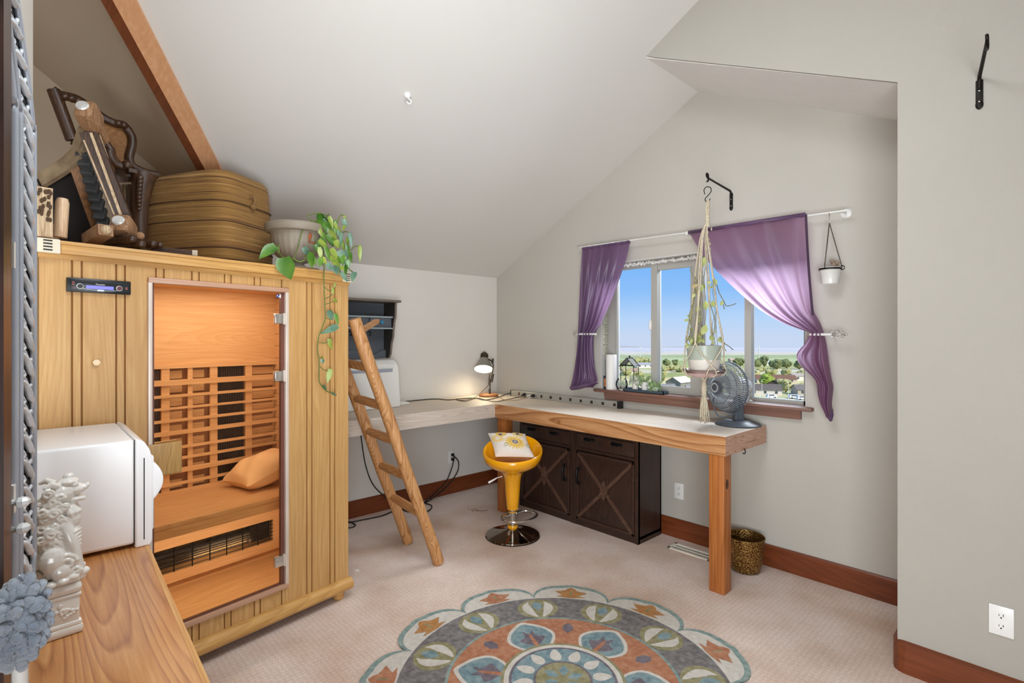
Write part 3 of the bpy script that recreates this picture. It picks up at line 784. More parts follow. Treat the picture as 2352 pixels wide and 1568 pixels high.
LV = [(175, 345, 45, 425, 85, 0), (235, 430, 280, 600, 128, 0), (440, 390, 445, 512, 62, 0), (385, 350, 430, 420, 48, 2), (500, 100, 520, 232, 55, 0), (508, 100, 575, 172, 30, 0), (575, 120, 605, 212, 34, 1),
      (690, 115, 700, 188, 26, 1), (692, 186, 675, 226, 34, 1), (640, 205, 655, 268, 50, 1), (575, 215, 642, 332, 46, 1), (612, 165, 640, 222, 28, 1), (728, 245, 746, 362, 32, 2), (805, 340, 808, 468, 32, 1),
      (722, 272, 705, 342, 32, 1), (500, 296, 592, 402, 40, 1), (545, 335, 560, 422, 42, 1), (620, 300, 655, 366, 50, 1), (578, 418, 662, 492, 44, 1), (650, 376, 690, 442, 60, 2), (702, 380, 690, 482, 42, 2), (735, 388, 740, 472, 34, 0),
      (620, 488, 638, 562, 58, 2), (660, 542, 722, 612, 44, 2), (768, 538, 742, 612, 52, 2), (660, 498, 692, 522, 34, 1), (560, 255, 590, 325, 34, 0), (590, 360, 640, 440, 44, 1), (660, 300, 690, 380, 34, 1), (520, 300, 545, 360, 30, 0), (600, 470, 680, 500, 36, 1), (470, 330, 500, 400, 40, 0), (520, 430, 560, 480, 40, 1), (440, 420, 480, 490, 46, 0), (600, 300, 625, 350, 36, 0), (680, 420, 720, 500, 40, 1), (560, 160, 590, 230, 36, 0), (500, 210, 525, 280, 34, 1), (630, 420, 665, 480, 40, 0), (560, 470, 600, 530, 40, 2)]
rq = random.Random(77)
for _ in range(20):
    x_, y_ = rq.uniform(490, 715), rq.uniform(130, 480); LV.append((x_, y_, x_ + rq.uniform(-25, 30), y_ + rq.uniform(60, 115), rq.uniform(26, 44), rq.choice((0, 0, 1, 2))))
LH = [(580, 825, 598, 905, 54, 2), (620, 848, 645, 935, 34, 0), (640, 942, 520, 998, 50, 2), (575, 1038, 590, 1124, 34, 1), (525, 1190, 525, 1226, 30, 2), (585, 1265, 560, 1375, 42, 1), (530, 1385, 555, 1430, 34, 2), (600, 1440, 632, 1470, 36, 2), (605, 655, 606, 715, 20, 1), (612, 735, 634, 772, 26, 1), (520, 1170, 530, 1188, 14, 1), (618, 620, 612, 662, 14, 1)]
px = 1 / 3.267 * 2.9 / 1200
rnd = random.Random(5)
groups = {0: MB(), 1: MB(), 2: MB()}
for L_, dd in ((LV, dp_ - .03), (LH, -.06)):
    for x0, y0, x1, y1, w, k in L_:
        d_ = dd + rnd.uniform(-.03, .03) * (1 if L_ is LV else .2)
        if L_ is LV and max(y0, y1) > 425: d_ = -.078 - rnd.uniform(0, .02)
        tilt = -FW + RT * rnd.uniform(-.5, .5) + V((0, 0, rnd.uniform(-.1, .6)))
        groups[k].leaf(cp(x0, y0, d_), cp(x1, y1, d_), w * px, nrm=tilt, fold=rnd.uniform(.1, .35), bend=rnd.uniform(.05, .2))
for k, m_ in ((0, M_leafA), (1, M_leafB), (2, M_leafC)):
    obj('foliage', groups[k], m_, pot, smooth=60, label=['mid green pothos leaves', 'yellow green pothos leaves', 'dusty blue green pothos leaves'][k])
mb = MB().leaf(cp(440, 250, .0), cp(422, 315, .0), 26 * px, fold=.5); mb.tube([cp(425, 312, .0), cp(470, 325, .0)], .004, n=5)
obj('dried_leaf', mb, mat('dried_leaf', '#8a4a22', rough=.8), pot, smooth=60)

# carved chair stored on its back with the feet towards the room
M_oak = wood('antique_oak', '#24150c', '#3b2415', '#563820', 'Z', 2, rough=.4, figure=.3)
M_oak_l = wood('antique_oak_worn', '#6b4a30', '#8a6444', '#a98562', 'Z', 2.5, rough=.6, figure=.4)
M_raw = wood('raw_pale_wood', '#8d7050', '#b59a78', '#d2bea0', 'Z', 3, rough=.7, figure=.3)
M_cane = mat('cane_weave', '#6d451f', rough=.7, var=.2, vs=60, hx2='#8a5c2c')
M_dust = mat('dust_cloth', '#17110f', rough=1)
M_glide = mat('metal_glide', '#d5d3cf', rough=.35, metal=.3)
ch_c = on_top(.22, .3)
chair = thing('carved_chair', 'dark carved antique chair with cane back lying tipped on the sauna roof', 'chair', tuple(ch_c), S_ROT)
def k0(h, v, d): return sp(h, v, d)
def foot_block(mb, h, v, d, sx, sy, sz, ax):
    c_ = k0(h, v, d); M = Matrix.Translation(c_) @ ax.to_4x4()
    t_ = MB().bbox(-sx, sx, -sy, sy, -sz, sz, .016, 2); mb.join(t_.xf(M)); return c_
# orientation of the feet: soles face the camera and slightly up
zf = (-FW * .86 + RT * .25 + V((0, 0, .42))).normalized(); xf_ = V((0, 0, 1)).cross(zf).normalized(); yf = zf.cross(xf_)
axf = Matrix((xf_, yf, zf)).transposed()
for (h, v) in ((205, 268), (285, 525)):
    mb = MB(); c_ = foot_block(mb, h, v, .12, .036, .044, .05, axf)
    mb.tube([c_ - zf * .04, c_ - zf * .13 + V((0, 0, .0))], [.034, .026], n=8)
    lg = obj('leg', mb, M_oak_l, chair, smooth=30)
    g = MB(); gc = c_ + zf * .051 + yf * .006 - xf_ * .006
    g.cyl(gc, gc + zf * .006, .024, 20, r2=.02); g.cyl(gc + zf * .006, gc + zf * .008, .013, 16)
    obj('glide', g, M_glide, lg, smooth=40)
mb = MB(); mb.bar(k0(205, 305, .16), k0(283, 500, .16), .062, .05, up=zf); obj('front_rail', mb, M_oak, chair)
mb = MB(); mb.bar(k0(209, 305, .13), k0(280, 500, .13), .010, .012, up=zf); mb.bar(k0(193, 322, .15), k0(268, 505, .15), .006, .012, up=zf); mb.bar(k0(228, 310, .15), k0(296, 498, .15), .006, .012, up=zf)
obj('rail_bead', mb, M_raw, chair)
mb = MB(); mb.bar(k0(196, 296, .2), k0(180, 345, .26), .035, .035, up=zf); P_ = smoothpath([k0(188, 328, .24), k0(178, 352, .26), k0(150, 380, .31), k0(96, 414, .40)], 4)
for p_, q_ in zip(P_, P_[1:]): mb.bar(p_, q_ + (q_ - p_) * .12, .022, .058, up=V((0, 0, 1)))
obj('side_rail', mb, mat('side_rail_wood', '#5a4330', rough=.6, hx2='#a08a6c', vs=9), chair, smooth=50)
mb = MB().add([k0(98, 415, .42), k0(176, 372, .36), k0(258, 555, .36), k0(150, 560, .42)], [(0, 1, 2, 3)]); mb.bar(k0(96, 410, .42), k0(150, 555, .42), .03, .03, up=zf)
obj('seat', mb, M_dust, chair)
mb = MB(); mb.bar(k0(166, 366, .30), k0(232, 550, .30), .034, .03, up=zf); obj('seat_rail', mb, wood('seat_rail_wood', '#5b3718', '#7d5024', '#946232', 'Z', 2, rough=.5, figure=.2), chair)
mb = MB()
for k in range(9): c_ = k0(191 + k * 5.6, 348 + k * 20.5, .25); mb.join(MB().bbox(-.022, .022, -.030, .030, -.012, .012, .005).xf(Matrix.Translation(c_) @ axf.to_4x4()))
obj('corner_bracket', mb, mat('grey_bracket', '#4a4b4c', rough=.5, metal=.3), chair)
mb = MB(); BKD = .52
mb.tube([k0(123, 206, BKD), k0(166, 322, BKD)], .026, n=8)
mb.tube(smoothpath([k0(120, 204, BKD), k0(134, 216, BKD), k0(150, 220, BKD), k0(178, 228, BKD), k0(205, 246, BKD), k0(240, 272, BKD), k0(270, 285, BKD), k0(285, 288, BKD), k0(302, 312, BKD), k0(303, 335, BKD), k0(297, 362, BKD), k0(306, 382, BKD), k0(335, 396, BKD), k0(362, 402, BKD)], 4), .020, n=8)
mb.tube(smoothpath([k0(166, 322, BKD), k0(185, 330, BKD), k0(205, 322, BKD)], 3), .022, n=8)
for (h, v) in ((150, 222), (165, 226), (180, 232), (272, 284), (284, 288)): mb.ball(k0(h, v, BKD - .01), (.024, .02, .018))
obj('back_frame', mb, M_oak, chair, smooth=60)
mb = MB().add([k0(h, v, BKD + .01) for h, v in ((222, 268), (262, 288), (286, 300), (296, 322), (290, 360), (276, 388), (244, 396), (222, 330))], [tuple(range(8))])
obj('cane_panel', mb, M_cane, chair)
mb = MB()
mb.tube(smoothpath([k0(222, 318, .36), k0(240, 326, .34), k0(252, 342, .34), k0(256, 360, .35), k0(268, 376, .36), k0(286, 382, .36), k0(296, 376, .36)], 4), [.016] * 8 + [.02] * 17, n=8)
mb.tube(smoothpath([k0(226, 334, .35), k0(240, 338, .34), k0(246, 354, .35), k0(250, 372, .36)], 4), .012, n=8)
mb.ball(k0(292, 380, .35), .024); mb.ball(k0(238, 336, .34), (.026, .016, .014))
obj('arm', mb, M_oak, chair, smooth=180)
mb = MB().add([k0(h, v, .40) for h, v in ((240, 360), (262, 384), (300, 392), (340, 402), (332, 420), (300, 418), (262, 420), (250, 400))], [tuple(range(8))]); mb.ball(k0(246, 392, .38), (.03, .03, .05), mi=1)
obj('crest_rail', mb, [M_oak, M_cane], chair)
mb = MB(); mb.tube([k0(330, 400, .34), k0(328, 420, .34), k0(322, 470, .34), k0(322, 560, .34)], [.055, .045, .034, .03], n=8)
for k in range(9): mb.ball(k0(322 - k * .3, 408 + k * 9, .29), (.014 - k * .0006,) * 3)
mb.bar(k0(292, 392, .33), k0(350, 404, .33), .05, .018)
obj('carved_leg', mb, M_oak, chair, smooth=60)
mb = MB(); mb.bar(k0(268, 425, .42), k0(272, 560, .42), .04, .03); mb.bar(k0(300, 425, .42), k0(306, 560, .42), .03, .03); mb.bar(k0(286, 425, .46), k0(288, 560, .46), .05, .02, mi=1)
obj('back_spindle', mb, [M_oak, mat('spindle_pale', '#7d6444', rough=.6)], chair)

# loose wooden pieces along the roof edge
def loose(name, mb, m, lab, cat, **k): return obj(name, mb, m, label=lab, cat=cat, smooth=40, **k)
mb = MB(); a_ = sp(97, 432, .02); b_ = sp(97, 545, .02); mb.bar(b_ - V((0, 0, .0)), a_, .052, .05, up=SN)
for k in range(26): mb.ball(b_.lerp(a_, random.uniform(.35, .97)) - SN * .026 + SE * random.uniform(-.018, .02), (.007, .006, .009), nu=6, nv=4, mi=1)
loose('carved_post', mb, [M_raw, mat('carving_dark', '#4e3824', rough=.8)], 'stub of pale carved post upright beside the mirror frame on the sauna roof', 'post')
mb = MB(); a_ = sp(144, 456, .06); b_ = sp(138, 545, .06); mb.tube([b_, b_.lerp(a_, .9), a_], [.022, .022, .017], n=12)
loose('wooden_peg', mb, wood('peg_wood', '#a88462', '#c6a685', '#dcc2a2', 'Z', 3, figure=.2), 'short pale rounded wooden peg standing upright on the sauna roof', 'peg')
mb = MB(); mb.bar(sp(205, 552, .16), sp(243, 528, -.0), .052, .045, up=(0, 0, 1)); mb.ball(sp(243, 528, -.0), (.02, .02, .02), mi=1)
loose('wood_offcut', mb, [M_oak_l, M_raw], 'broken end of carved wood leaning below the chair seat', 'wood piece')
random.seed(11)
for i, (h, v, r_) in enumerate(((303, 549, .021), (324, 561, .023), (322, 541, .020), (351, 560, .020), (367, 562, .016))):
    mb = MB(); c_ = sp(h, v, -.0 + .008 * i); dr = (SN * .95 - SE * .3).normalized(); c_.z = max(c_.z, TOPZ + r_ + .004)
    mb.tube([c_, c_ + dr * .03, c_ + dr * .05, c_ + dr * .22], [r_ * .8, r_, r_ * .7, r_ * .6], n=12); mb.ball(c_, (r_ * .8,) * 3)
    lab = ['dark turned finial nearest the chair foot', 'dark turned finial with the largest knob in front of its bunch', 'dark turned finial lying on top of its bunch', 'dark turned finial beside the flat bundle of sticks', 'smallest dark turned finial, touching the flat bundle of sticks'][i]
    loose('turned_finial', mb, M_oak if i != 2 else M_oak_l, lab, 'finial', group='turned finials on the sauna roof')
mb = MB(); dr = (sp(440, 566, .0) - sp(352, 545, .07)); b_ = sp(352, 545, .07); b_.z = TOPZ + .03
for k in range(6):
    o_ = V((0, 0, .011 * (k // 3))) + SN * (.012 * (k % 3)); e_ = sp(442, 568, .0) + o_; e_.z = TOPZ + .022 + .011 * (k // 3)
    mb.bar(b_ + o_, e_, .011, .010, mi=0); mb.bar(e_, e_ + (e_ - b_).normalized() * .02, .012, .011, mi=1)
loose('stick_bundle', mb, [M_oak, mat('sawn_end', '#b5a794', rough=.8)], 'flat bundle of dark wooden slats with pale sawn ends in front of the ottoman', 'sticks')
# ------------------------------------------------------------------ L-shaped workbench
TZ, TB = .925, .812
M_ply = wood('bench_top_wood', '#bfae9c', '#c9bbab', '#d1c5b7', 'X', .7, rough=.55, figure=.35)
M_ply_y = wood('bench_top_wood_along', '#bfae9c', '#c9bbab', '#d1c5b7', 'Y', .7, rough=.55, figure=.35)
M_apron = wood('bench_apron_wood', '#8f5a34', '#b17c4e', '#c99a6c', 'X', 1.3, rough=.5, figure=.5, knots=True, rings=4)
M_apron_y = wood('bench_apron_lit', '#b5a392', '#c9baab', '#d8cabd', 'Y', 1.1, rough=.55, figure=.35, knots=True)  # whitish tone stands in for light reflecting off this wing
M_end = wood('bench_end_wood', '#9a6a50', '#bd927a', '#d0ac96', 'Y', 3, rough=.5, figure=.5)
M_leg = wood('bench_leg_wood', '#8a4a1c', '#a5612a', '#b77138', 'Z', .8, rough=.45, figure=.3)
bench = thing('workbench', 'L-shaped timber workbench with square posts running under the window', 'workbench', (-3.41, 2.96, 0))
BX, BY, BE, BBK = -3.412, 2.96, -1.378, 3.545
def slab2(poly, m_top, sides):
    mb = MB(); n = len(poly)
    mb.add([(x, y, TZ) for x, y in poly], [tuple(range(n))], 0); mb.add([(x, y, TB) for x, y in poly], [tuple(range(n))], 0)
    for i in range(n):
        p, q = poly[i], poly[(i + 1) % n]
        mb.add([(*p, TB), (*q, TB), (*q, TZ), (*p, TZ)], [(0, 1, 2, 3)], sides[i])
    return mb
obj('worktop', slab2([(BX, BY), (BE, BY), (BE, BBK), (BX, BBK)], 0, [1, 2, 1, 1]), [M_ply, M_apron, M_end], bench)
obj('worktop', slab2([(XL + .02, 1.40), (BX, 1.40), (BX, BY - .002), (BX, BBK), (XL + .02, BBK)], 0, [1, 1, 1, 1, 1]), [M_ply_y, M_apron_y], bench, label='worktop wing with reflected light in its paler front')
for x0, x1, y0, y1 in ((BE - .105, BE - .012, BY + .006, BY + .10), (BX - .004, BX + .09, BY + .03, BY + .125)):
    obj('leg', MB().bbox(x0, x1, y0, y1, 0, TB, .004), M_leg, bench, smooth=30)
mb = MB().tube(smoothpath([(BE + .004, 3.2, TB + .012), (BE + .012, 3.2, TB - .006), (BE + .004, 3.2, TB - .02), (BE - .006, 3.2, TB - .014)], 4), .003, n=6)
obj('cup_hook', mb, M_black_metal, bench, smooth=180)
mb = MB().ball((BE - .0118, BY + .045, .64), (.002, .018, .03)); obj('knot', mb, mat('wood_knot', '#4b2412', rough=.6), bench, smooth=180)

# ------------------------------------------------------------------ dark sideboard under it
M_cab = wood('sideboard_wood', '#22130e', '#301c14', '#41281c', 'Z', .8, rough=.42, figure=.3, coat=.15)
M_cab_x = wood('sideboard_molding', '#26160f', '#372219', '#4a3023', 'X', .8, rough=.42, figure=.25)
M_cab_wear = wood('sideboard_worn_molding', '#3a261b', '#54392b', '#735443', 'X', 2.0, rough=.5, figure=.4)
M_pull = mat('black_iron_pull', '#121214', rough=.4, metal=.4)
CX0, CX1, CY0, CY1, CT = -3.392, -2.152, 3.238, 3.545, .765
cab = thing('sideboard', 'dark brown wooden cabinet with X-braced doors under the workbench', 'cabinet', ((CX0 + CX1) / 2, (CY0 + CY1) / 2, 0))
mb = MB()
mb.box(CX0, CX0 + .025, CY0, CY1, 0, CT); mb.box(CX1 - .025, CX1, CY0, CY1, 0, CT)
mb.box(CX0, CX1, CY1 - .015, CY1, .02, CT); mb.box(CX0, CX1, CY0, CY1, .03, .05)
mb.box(CX0 + .02, CX1 - .02, CY0 + .002, CY0 + .02, 0, .045); mb.box(CX0 + .02, CX1 - .02, CY0, CY0 + .02, .598, .622)
mb.box(CX0, CX0 + .03, CY0 - .002, CY0 + .02, 0, CT); mb.box(CX1 - .03, CX1, CY0 - .002, CY0 + .02, 0, CT)
mb.box(-2.800, -2.732, CY0 - .002, CY0 + .02, 0, CT)
mb.box(CX0, CX1, CY0, CY0 + .02, .735, CT)
obj('carcass', mb, M_cab, cab)
obj('cabinet_top', MB().bbox(CX0 - .01, CX1 + .008, CY0 - .012, CY1, CT, CT + .012, .003), mat('dark_glass_top', '#14181c', rough=.12), cab, smooth=30)
for x0, x1, pulls in ((CX0 + .032, -2.804, (-3.235, -2.965)), (-2.728, CX1 - .032, (-2.595, -2.335))):
    mb = MB().bbox(x0, x1, CY0 - .006, CY0 + .02, .626, .732, .003)
    d_ = obj('drawer', mb, M_cab, cab, smooth=30)
    for px_ in pulls:
        m2 = MB().tube(smoothpath([(px_ - .04, CY0 - .008, .702), (px_ - .036, CY0 - .026, .697), (px_, CY0 - .031, .694), (px_ + .036, CY0 - .026, .697), (px_ + .04, CY0 - .008, .702)], 4), .0065, n=8)
        m2.bbox(px_ - .05, px_ + .05, CY0 - .010, CY0 - .005, .690, .712, .002)
        obj('pull', m2, M_pull, d_, smooth=60)
def xdoor(x0, x1, hx):
    z0, z1 = .05, .592
    d_ = obj('door', MB().box(x0, x1, CY0 + .002, CY0 + .02, z0, z1), M_cab, cab)
    w = .022
    fr = MB()
    fr.bbox(x0, x1, CY0 - .010, CY0 + .004, z1 - w, z1, .004).bbox(x0, x1, CY0 - .010, CY0 + .004, z0, z0 + w, .004)
    fr.bbox(x0, x0 + w, CY0 - .010, CY0 + .004, z0, z1, .004).bbox(x1 - w, x1, CY0 - .010, CY0 + .004, z0, z1, .004)
    obj('door_molding', fr, M_cab_x, d_, smooth=30)
    br = MB(); cx, cz = (x0 + x1) / 2, (z0 + z1) / 2
    ins = w * .8
    for p, q in (((x0 + ins, z0 + ins), (x1 - ins, z1 - ins)), ((x0 + ins, z1 - ins), (x1 - ins, z0 + ins))):
        br.bar((p[0], CY0 - .002, p[1]), (q[0], CY0 - .002, q[1]), .026, .012, up=(0, 1, 0))
        br.bar((p[0], CY0 - .008, p[1]), (q[0], CY0 - .008, q[1]), .012, .008, up=(0, 1, 0))
    di = [(cx, cz + .085), (cx + .034, cz), (cx, cz - .085), (cx - .034, cz)]
    br.prism(di, CY0 - .016, CY0, 'Y'); br.prism([(cx + (a - cx) * .55, cz + (b_ - cz) * .55) for a, b_ in di], CY0 - .022, CY0 - .014, 'Y')
    obj('cross_brace', br, M_cab_wear, d_)
    h = MB().tube(smoothpath([(hx, CY0 - .008, .452), (hx, CY0 - .03, .444), (hx, CY0 - .038, .396), (hx, CY0 - .03, .348), (hx, CY0 - .008, .340)], 4), .009, n=8, flat=1.3)
    h.bbox(hx - .012, hx + .012, CY0 - .012, CY0 - .004, .44, .47, .003).bbox(hx - .012, hx + .012, CY0 - .012, CY0 - .004, .322, .352, .003)
    obj('handle', h, M_pull, d_, smooth=60)
xdoor(CX0 + .032, -2.804, -2.850); xdoor(-2.728, CX1 - .032, -2.702)

# ------------------------------------------------------------------ yellow bar stool and its cushion
SX, SY = -2.898, 2.690
M_yel = mat('yellow_abs', '#e89f08', rough=.16, var=.03, vs=3, coat=.6)
stool = thing('bar_stool', 'glossy yellow bucket bar stool on a round chrome base', 'stool', (SX, SY, 0))
def sl(prof, name, m, sm=50, **k): return obj(name, MB().lathe(prof, (SX, SY, 0), 48), m, stool, smooth=sm, **k)
away = (FW * .97 + RT * .12).normalized()
def tilt_rim(mb):
    for p in mb.v:
        if p.z > .50:
            w = min(1, (p.z - .50) / .14); q = V((p.x - SX, p.y - SY, 0)).dot(away) / .22
            p.z += w * (.062 * q + .010 * q * q)
    return mb
seatp = [(.0, .540), (.09, .541), (.14, .555), (.178, .588), (.200, .625), (.210, .650), (.217, .657), (.225, .653), (.228, .640), (.220, .600), (.200, .562), (.168, .532), (.125, .508), (.092, .490), (.073, .470), (.064, .440), (.059, .40), (.055, .34), (.049, .27), (.043, .205), (.0, .203)]
mbs = tilt_rim(MB().lathe(seatp, (SX, SY, 0), 56)); obj('seat', mbs, M_yel, stool, smooth=60)
sl([(.0, .06), (.024, .06), (.024, .215), (.0, .215)], 'gas_lift', M_steel)
sl([(.024, .18), (.03, .181), (.03, .189), (.024, .19)], 'collar_ring', M_yel)
sl([(.026, .058), (.036, .060), (.040, .072), (.036, .084), (.026, .086)], 'collar', M_yel)
sl([(.0, .012), (.205, .004), (.207, .008), (.203, .014), (.16, .022), (.10, .036), (.05, .052), (.03, .066), (.0, .067)], 'base', mat('dark_chrome', '#a89a8c', rough=.06, metal=1.0, var=.02), 40)
sl([(.0, .0), (.206, .0), (.208, .005), (.0, .006)], 'base_gasket', M_black)
f2 = (-FW * .75 + RT * .66).normalized(); s2 = V((-f2.y, f2.x, 0)); z_ = .165
c0 = V((SX, SY, z_))
loop = [c0 + s2 * .026, c0 + s2 * .10 + f2 * .0, c0 + s2 * .135 + f2 * .05, c0 + s2 * .11 + f2 * .13, c0 + f2 * .17, c0 - s2 * .11 + f2 * .13, c0 - s2 * .135 + f2 * .05, c0 - s2 * .10, c0 - s2 * .026]
loop = [c0 + V((q.x - c0.x, q.y - c0.y, 0)) * 1.08 for q in loop]
obj('footrest', MB().tube(smoothpath(loop, 5), .0105, n=10), M_chrome, stool, smooth=180)
lv0 = V((SX, SY, .455)); ld = (-RT * .96 - FW * .2).normalized()
mb = MB().tube([lv0 + ld * .08, lv0 + ld * .13 - V((0, 0, .012))], .004, n=8); mb.tube([lv0 + ld * .125 - V((0, 0, .012)), lv0 + ld * .185 - V((0, 0, .043))], [.006, .0085], n=10)
obj('lever', mb, M_white_plastic, stool, smooth=50)

# cushion with an embroidered sunflower
m, nt, b = new_mat('cushion_canvas')
b.inputs['Base Color'].default_value = C('#ded2c6'); b.inputs['Roughness'].default_value = .95
tc = _n(nt, 'ShaderNodeTexCoord'); no = _n(nt, 'ShaderNodeTexNoise'); no.inputs['Scale'].default_value = 260
nt.links.new(tc.outputs['Object'], no.inputs['Vector'])
rp = _n(nt, 'ShaderNodeValToRGB'); rp.color_ramp.elements[0].color = C('#cbbdb0'); rp.color_ramp.elements[1].color = C('#ece2d8')
nt.links.new(no.outputs['Fac'], rp.inputs['Fac']); nt.links.new(rp.outputs['Color'], b.inputs['Base Color'])
bp = _n(nt, 'ShaderNodeBump'); bp.inputs['Strength'].default_value = .3; bp.inputs['Distance'].default_value = .003
nt.links.new(no.outputs['Fac'], bp.inputs['Height']); nt.links.new(bp.outputs['Normal'], b.inputs['Normal'])
M_canvas = m
cax = (RT * .98 + FW * -.10).normalized(); cup = (V((0, 0, .84)) - FW * .54).normalized()
cay = cup.cross(cax).normalized()
cc = V((SX, SY, .676)) + FW * .055 - RT * .015
def cush_xy(x, y, lift=.0):
    h = ((1 - min(.999, x * x)) * (1 - min(.999, y * y))) ** .45
    return cc + cax * (x * .148 - y * .045) + cay * (y * .128) + cup * (h * .042 + lift)
mb = MB()
for sg in (1, -1):
    def f(u, v, sg=sg):
        x, y = 2 * u - 1, 2 * v - 1
        h = ((1 - min(1, x * x)) * (1 - min(1, y * y))) ** .45
        return cc + cax * (x * .148 * (1 - .05 * (1 - y * y) * abs(x) ** 3) - y * .045) + cay * (y * .128 * (1 - .05 * (1 - x * x) * abs(y) ** 3)) + cup * (sg * h * .042)
    mb.grid(f, 22, 22)
cushion = thing('sunflower_cushion', 'small cream cushion embroidered with yellow flowers lying on the yellow stool', 'cushion', tuple(cc))
obj('cover', mb, M_canvas, cushion, smooth=70)
mb = MB()
def petalset(cx, cy, r0, r1, n, w, mi):
    for k in range(n):
        a = 2 * PI * k / n + .1; pts = []
        for (r, s_) in ((r0, 0), (r0 + (r1 - r0) * .45, w), (r1, 0), (r0 + (r1 - r0) * .45, -w)):
            x = cx + r * math.cos(a) - s_ * math.sin(a); y = cy + r * math.sin(a) + s_ * math.cos(a)
            pts.append(cush_xy(max(-.95, min(.95, x)), max(-.95, min(.95, y)), .0012 + .0004 * mi))
        mb.add(pts, [(0, 1, 2, 3)], mi)
petalset(.22, -.05, .12, .62, 18, .085, 0); petalset(.22, -.05, .12, .5, 18, .05, 1)
petalset(-.62, .30, .1, .38, 13, .07, 0); petalset(.55, .75, .08, .34, 12, .07, 0); petalset(-.35, .75, .08, .34, 12, .07, 1)
for (x, y, r, mi) in ((.22, -.05, .14, 2), (.22, -.05, .08, 3), (.22, -.05, .04, 2), (.52, .72, .09, 2), (-.40, .62, .09, 2)):
    mb.add([cush_xy(max(-.96, min(.96, x + r * math.cos(2 * PI * k / 14))), max(-.96, min(.96, y + r * math.sin(2 * PI * k / 14))), .0028 + .0006 * (mi == 3) + (.0012 if r == .04 else 0)) for k in range(14)], [tuple(range(14))], mi)
for (x, y, a) in ((-.38, -.38, .9), (.80, -.38, 1.2)):
    for s_ in (1, -1):
        mb.tube([cush_xy(x + t * .26 * math.cos(a) - s_ * .09 * math.sin(PI * t) * math.sin(a), min(.95, y + t * .30 * math.sin(a) + s_ * .09 * math.sin(PI * t) * math.cos(a)), .002) for t in (0, .25, .5, .75, 1)], .0012, n=5, mi=4)
obj('embroidery', mb, [mat('thread_yellow', '#d9b45e', rough=.8, hx2='#e6c987', vs=90), mat('thread_gold', '#c99a2e', rough=.8, hx2='#e0bb62', vs=90), mat('thread_slate', '#4c4658', rough=.8), mat('thread_white', '#ddd8d2', rough=.8), mat('thread_green', '#6f8f6a', rough=.8)], cushion)

# ------------------------------------------------------------------ pole ladder leaning on the sauna
M_pole = wood('peeled_pole', '#946032', '#b8834f', '#cf9f70', 'Z', 1.4, rough=.5, figure=.45, knots=True)
M_pole_x = wood('peeled_rung', '#9a632f', '#bd8550', '#d09f6c', 'X', 1.6, rough=.5, figure=.4)
lad = thing('ladder', 'peeled pole ladder leaning against the side of the sauna', 'ladder', (-3.09, 2.0, 0))
def rail(a, b_, r0, r1):
    a, b_ = V(a), V(b_); n = 14; pts = []; rs = []
    for i in range(n + 1):
        t = i / n; p = a.lerp(b_, t); p.x += .006 * math.sin(t * 7); p.y += .004 * math.sin(t * 11 + 1); pts.append(p); rs.append(r0 + (r1 - r0) * t + .0015 * math.sin(t * 23))
    return MB().tube(pts, rs, n=14)
RA, RB = (-2.87, 1.992, .012), (-2.90, 1.415, 1.61); LA, LB = (-3.31, 2.03, .012), (-3.335, 1.44, 1.61)
obj('rail', rail(RA, RB, .037, .039), M_pole, lad, smooth=60); obj('rail', rail(LA, LB, .037, .037), M_pole, lad, smooth=60)
for tl, tr, k in ((.225, .215, 0), (.375, .375, 0), (.53, .525, 0), (.675, .665, 0), (.83, .815, 1)):
    a_ = V(LA).lerp(V(LB), tl); b_ = V(RA).lerp(V(RB), tr); d_ = (b_ - a_).normalized()
    mb = MB()
    if k: mb.bar(a_, b_, .05, .045)
    else: mb.tube([a_ - d_ * .01, a_.lerp(b_, .3), a_.lerp(b_, .7), b_ + d_ * .01], [.025, .029, .029, .026], n=12)
    obj('rung', mb, M_pole_x, lad, smooth=50)
q = V(RA).lerp(V(RB), .955); e_ = sp(866, 736, 0); e_ = wy(866, 737, 1.72)
mb = MB().bar(q + V((-.02, .02, .0)), e_, .032, .026); obj('peg', mb, M_pole_x, lad, label='short squared peg sticking out near the top')

# ------------------------------------------------------------------ wall shelf with drawers
M_shelf = mat('shelf_charcoal', '#2b2723', rough=.55, var=.15, vs=10, stretch=(1, 1, .2))
M_shelf_edge = mat('shelf_edge', '#6f655b', rough=.6, var=.1)
M_shelf_back = mat('shelf_back_grey', '#565a60', rough=.6, var=.12, vs=12, stretch=(1, .2, 1))
Y0, Y1, ZB, ZT = 1.62, 2.285, 1.325, 1.795
sh = thing('wall_shelf', 'dark charcoal wall shelf with scalloped sides and small drawers on the white wall', 'shelf', (XL, (Y0 + Y1) / 2, ZB))
side = [(XL, ZT), (XL + .20, ZT), (XL + .20, ZT - .06), (XL + .195, ZT - .12), (XL + .175, ZT - .17), (XL + .165, ZT - .23), (XL + .158, ZT - .29), (XL + .135, ZT - .34), (XL + .125, ZT - .39), (XL + .12, ZT - .43), (XL + .09, ZB), (XL, ZB)]
for y0 in (Y0, Y1 - .018):
    obj('side_panel', MB().prism(side, y0, y0 + .018, 'Y', mi=0, side_mi=1), [M_shelf, M_shelf_edge], sh)
obj('top_board', MB().bbox(XL, XL + .232, Y0 - .025, Y1 + .028, ZT, ZT + .020, .006), M_shelf_edge, sh, smooth=30)
obj('back_board', MB().box(XL + .001, XL + .012, Y0, Y1, ZB + .02, ZT), M_shelf_back, sh)
mb = MB().prism([(Y0 + .018, ZB)] + [(Y0 + .018 + (Y1 - Y0 - .036) * k / 16, ZB + .045 + .025 * math.cos(4 * PI * k / 16)) for k in range(17)] + [(Y1 - .018, ZB)], XL + .03, XL + .045, 'X')
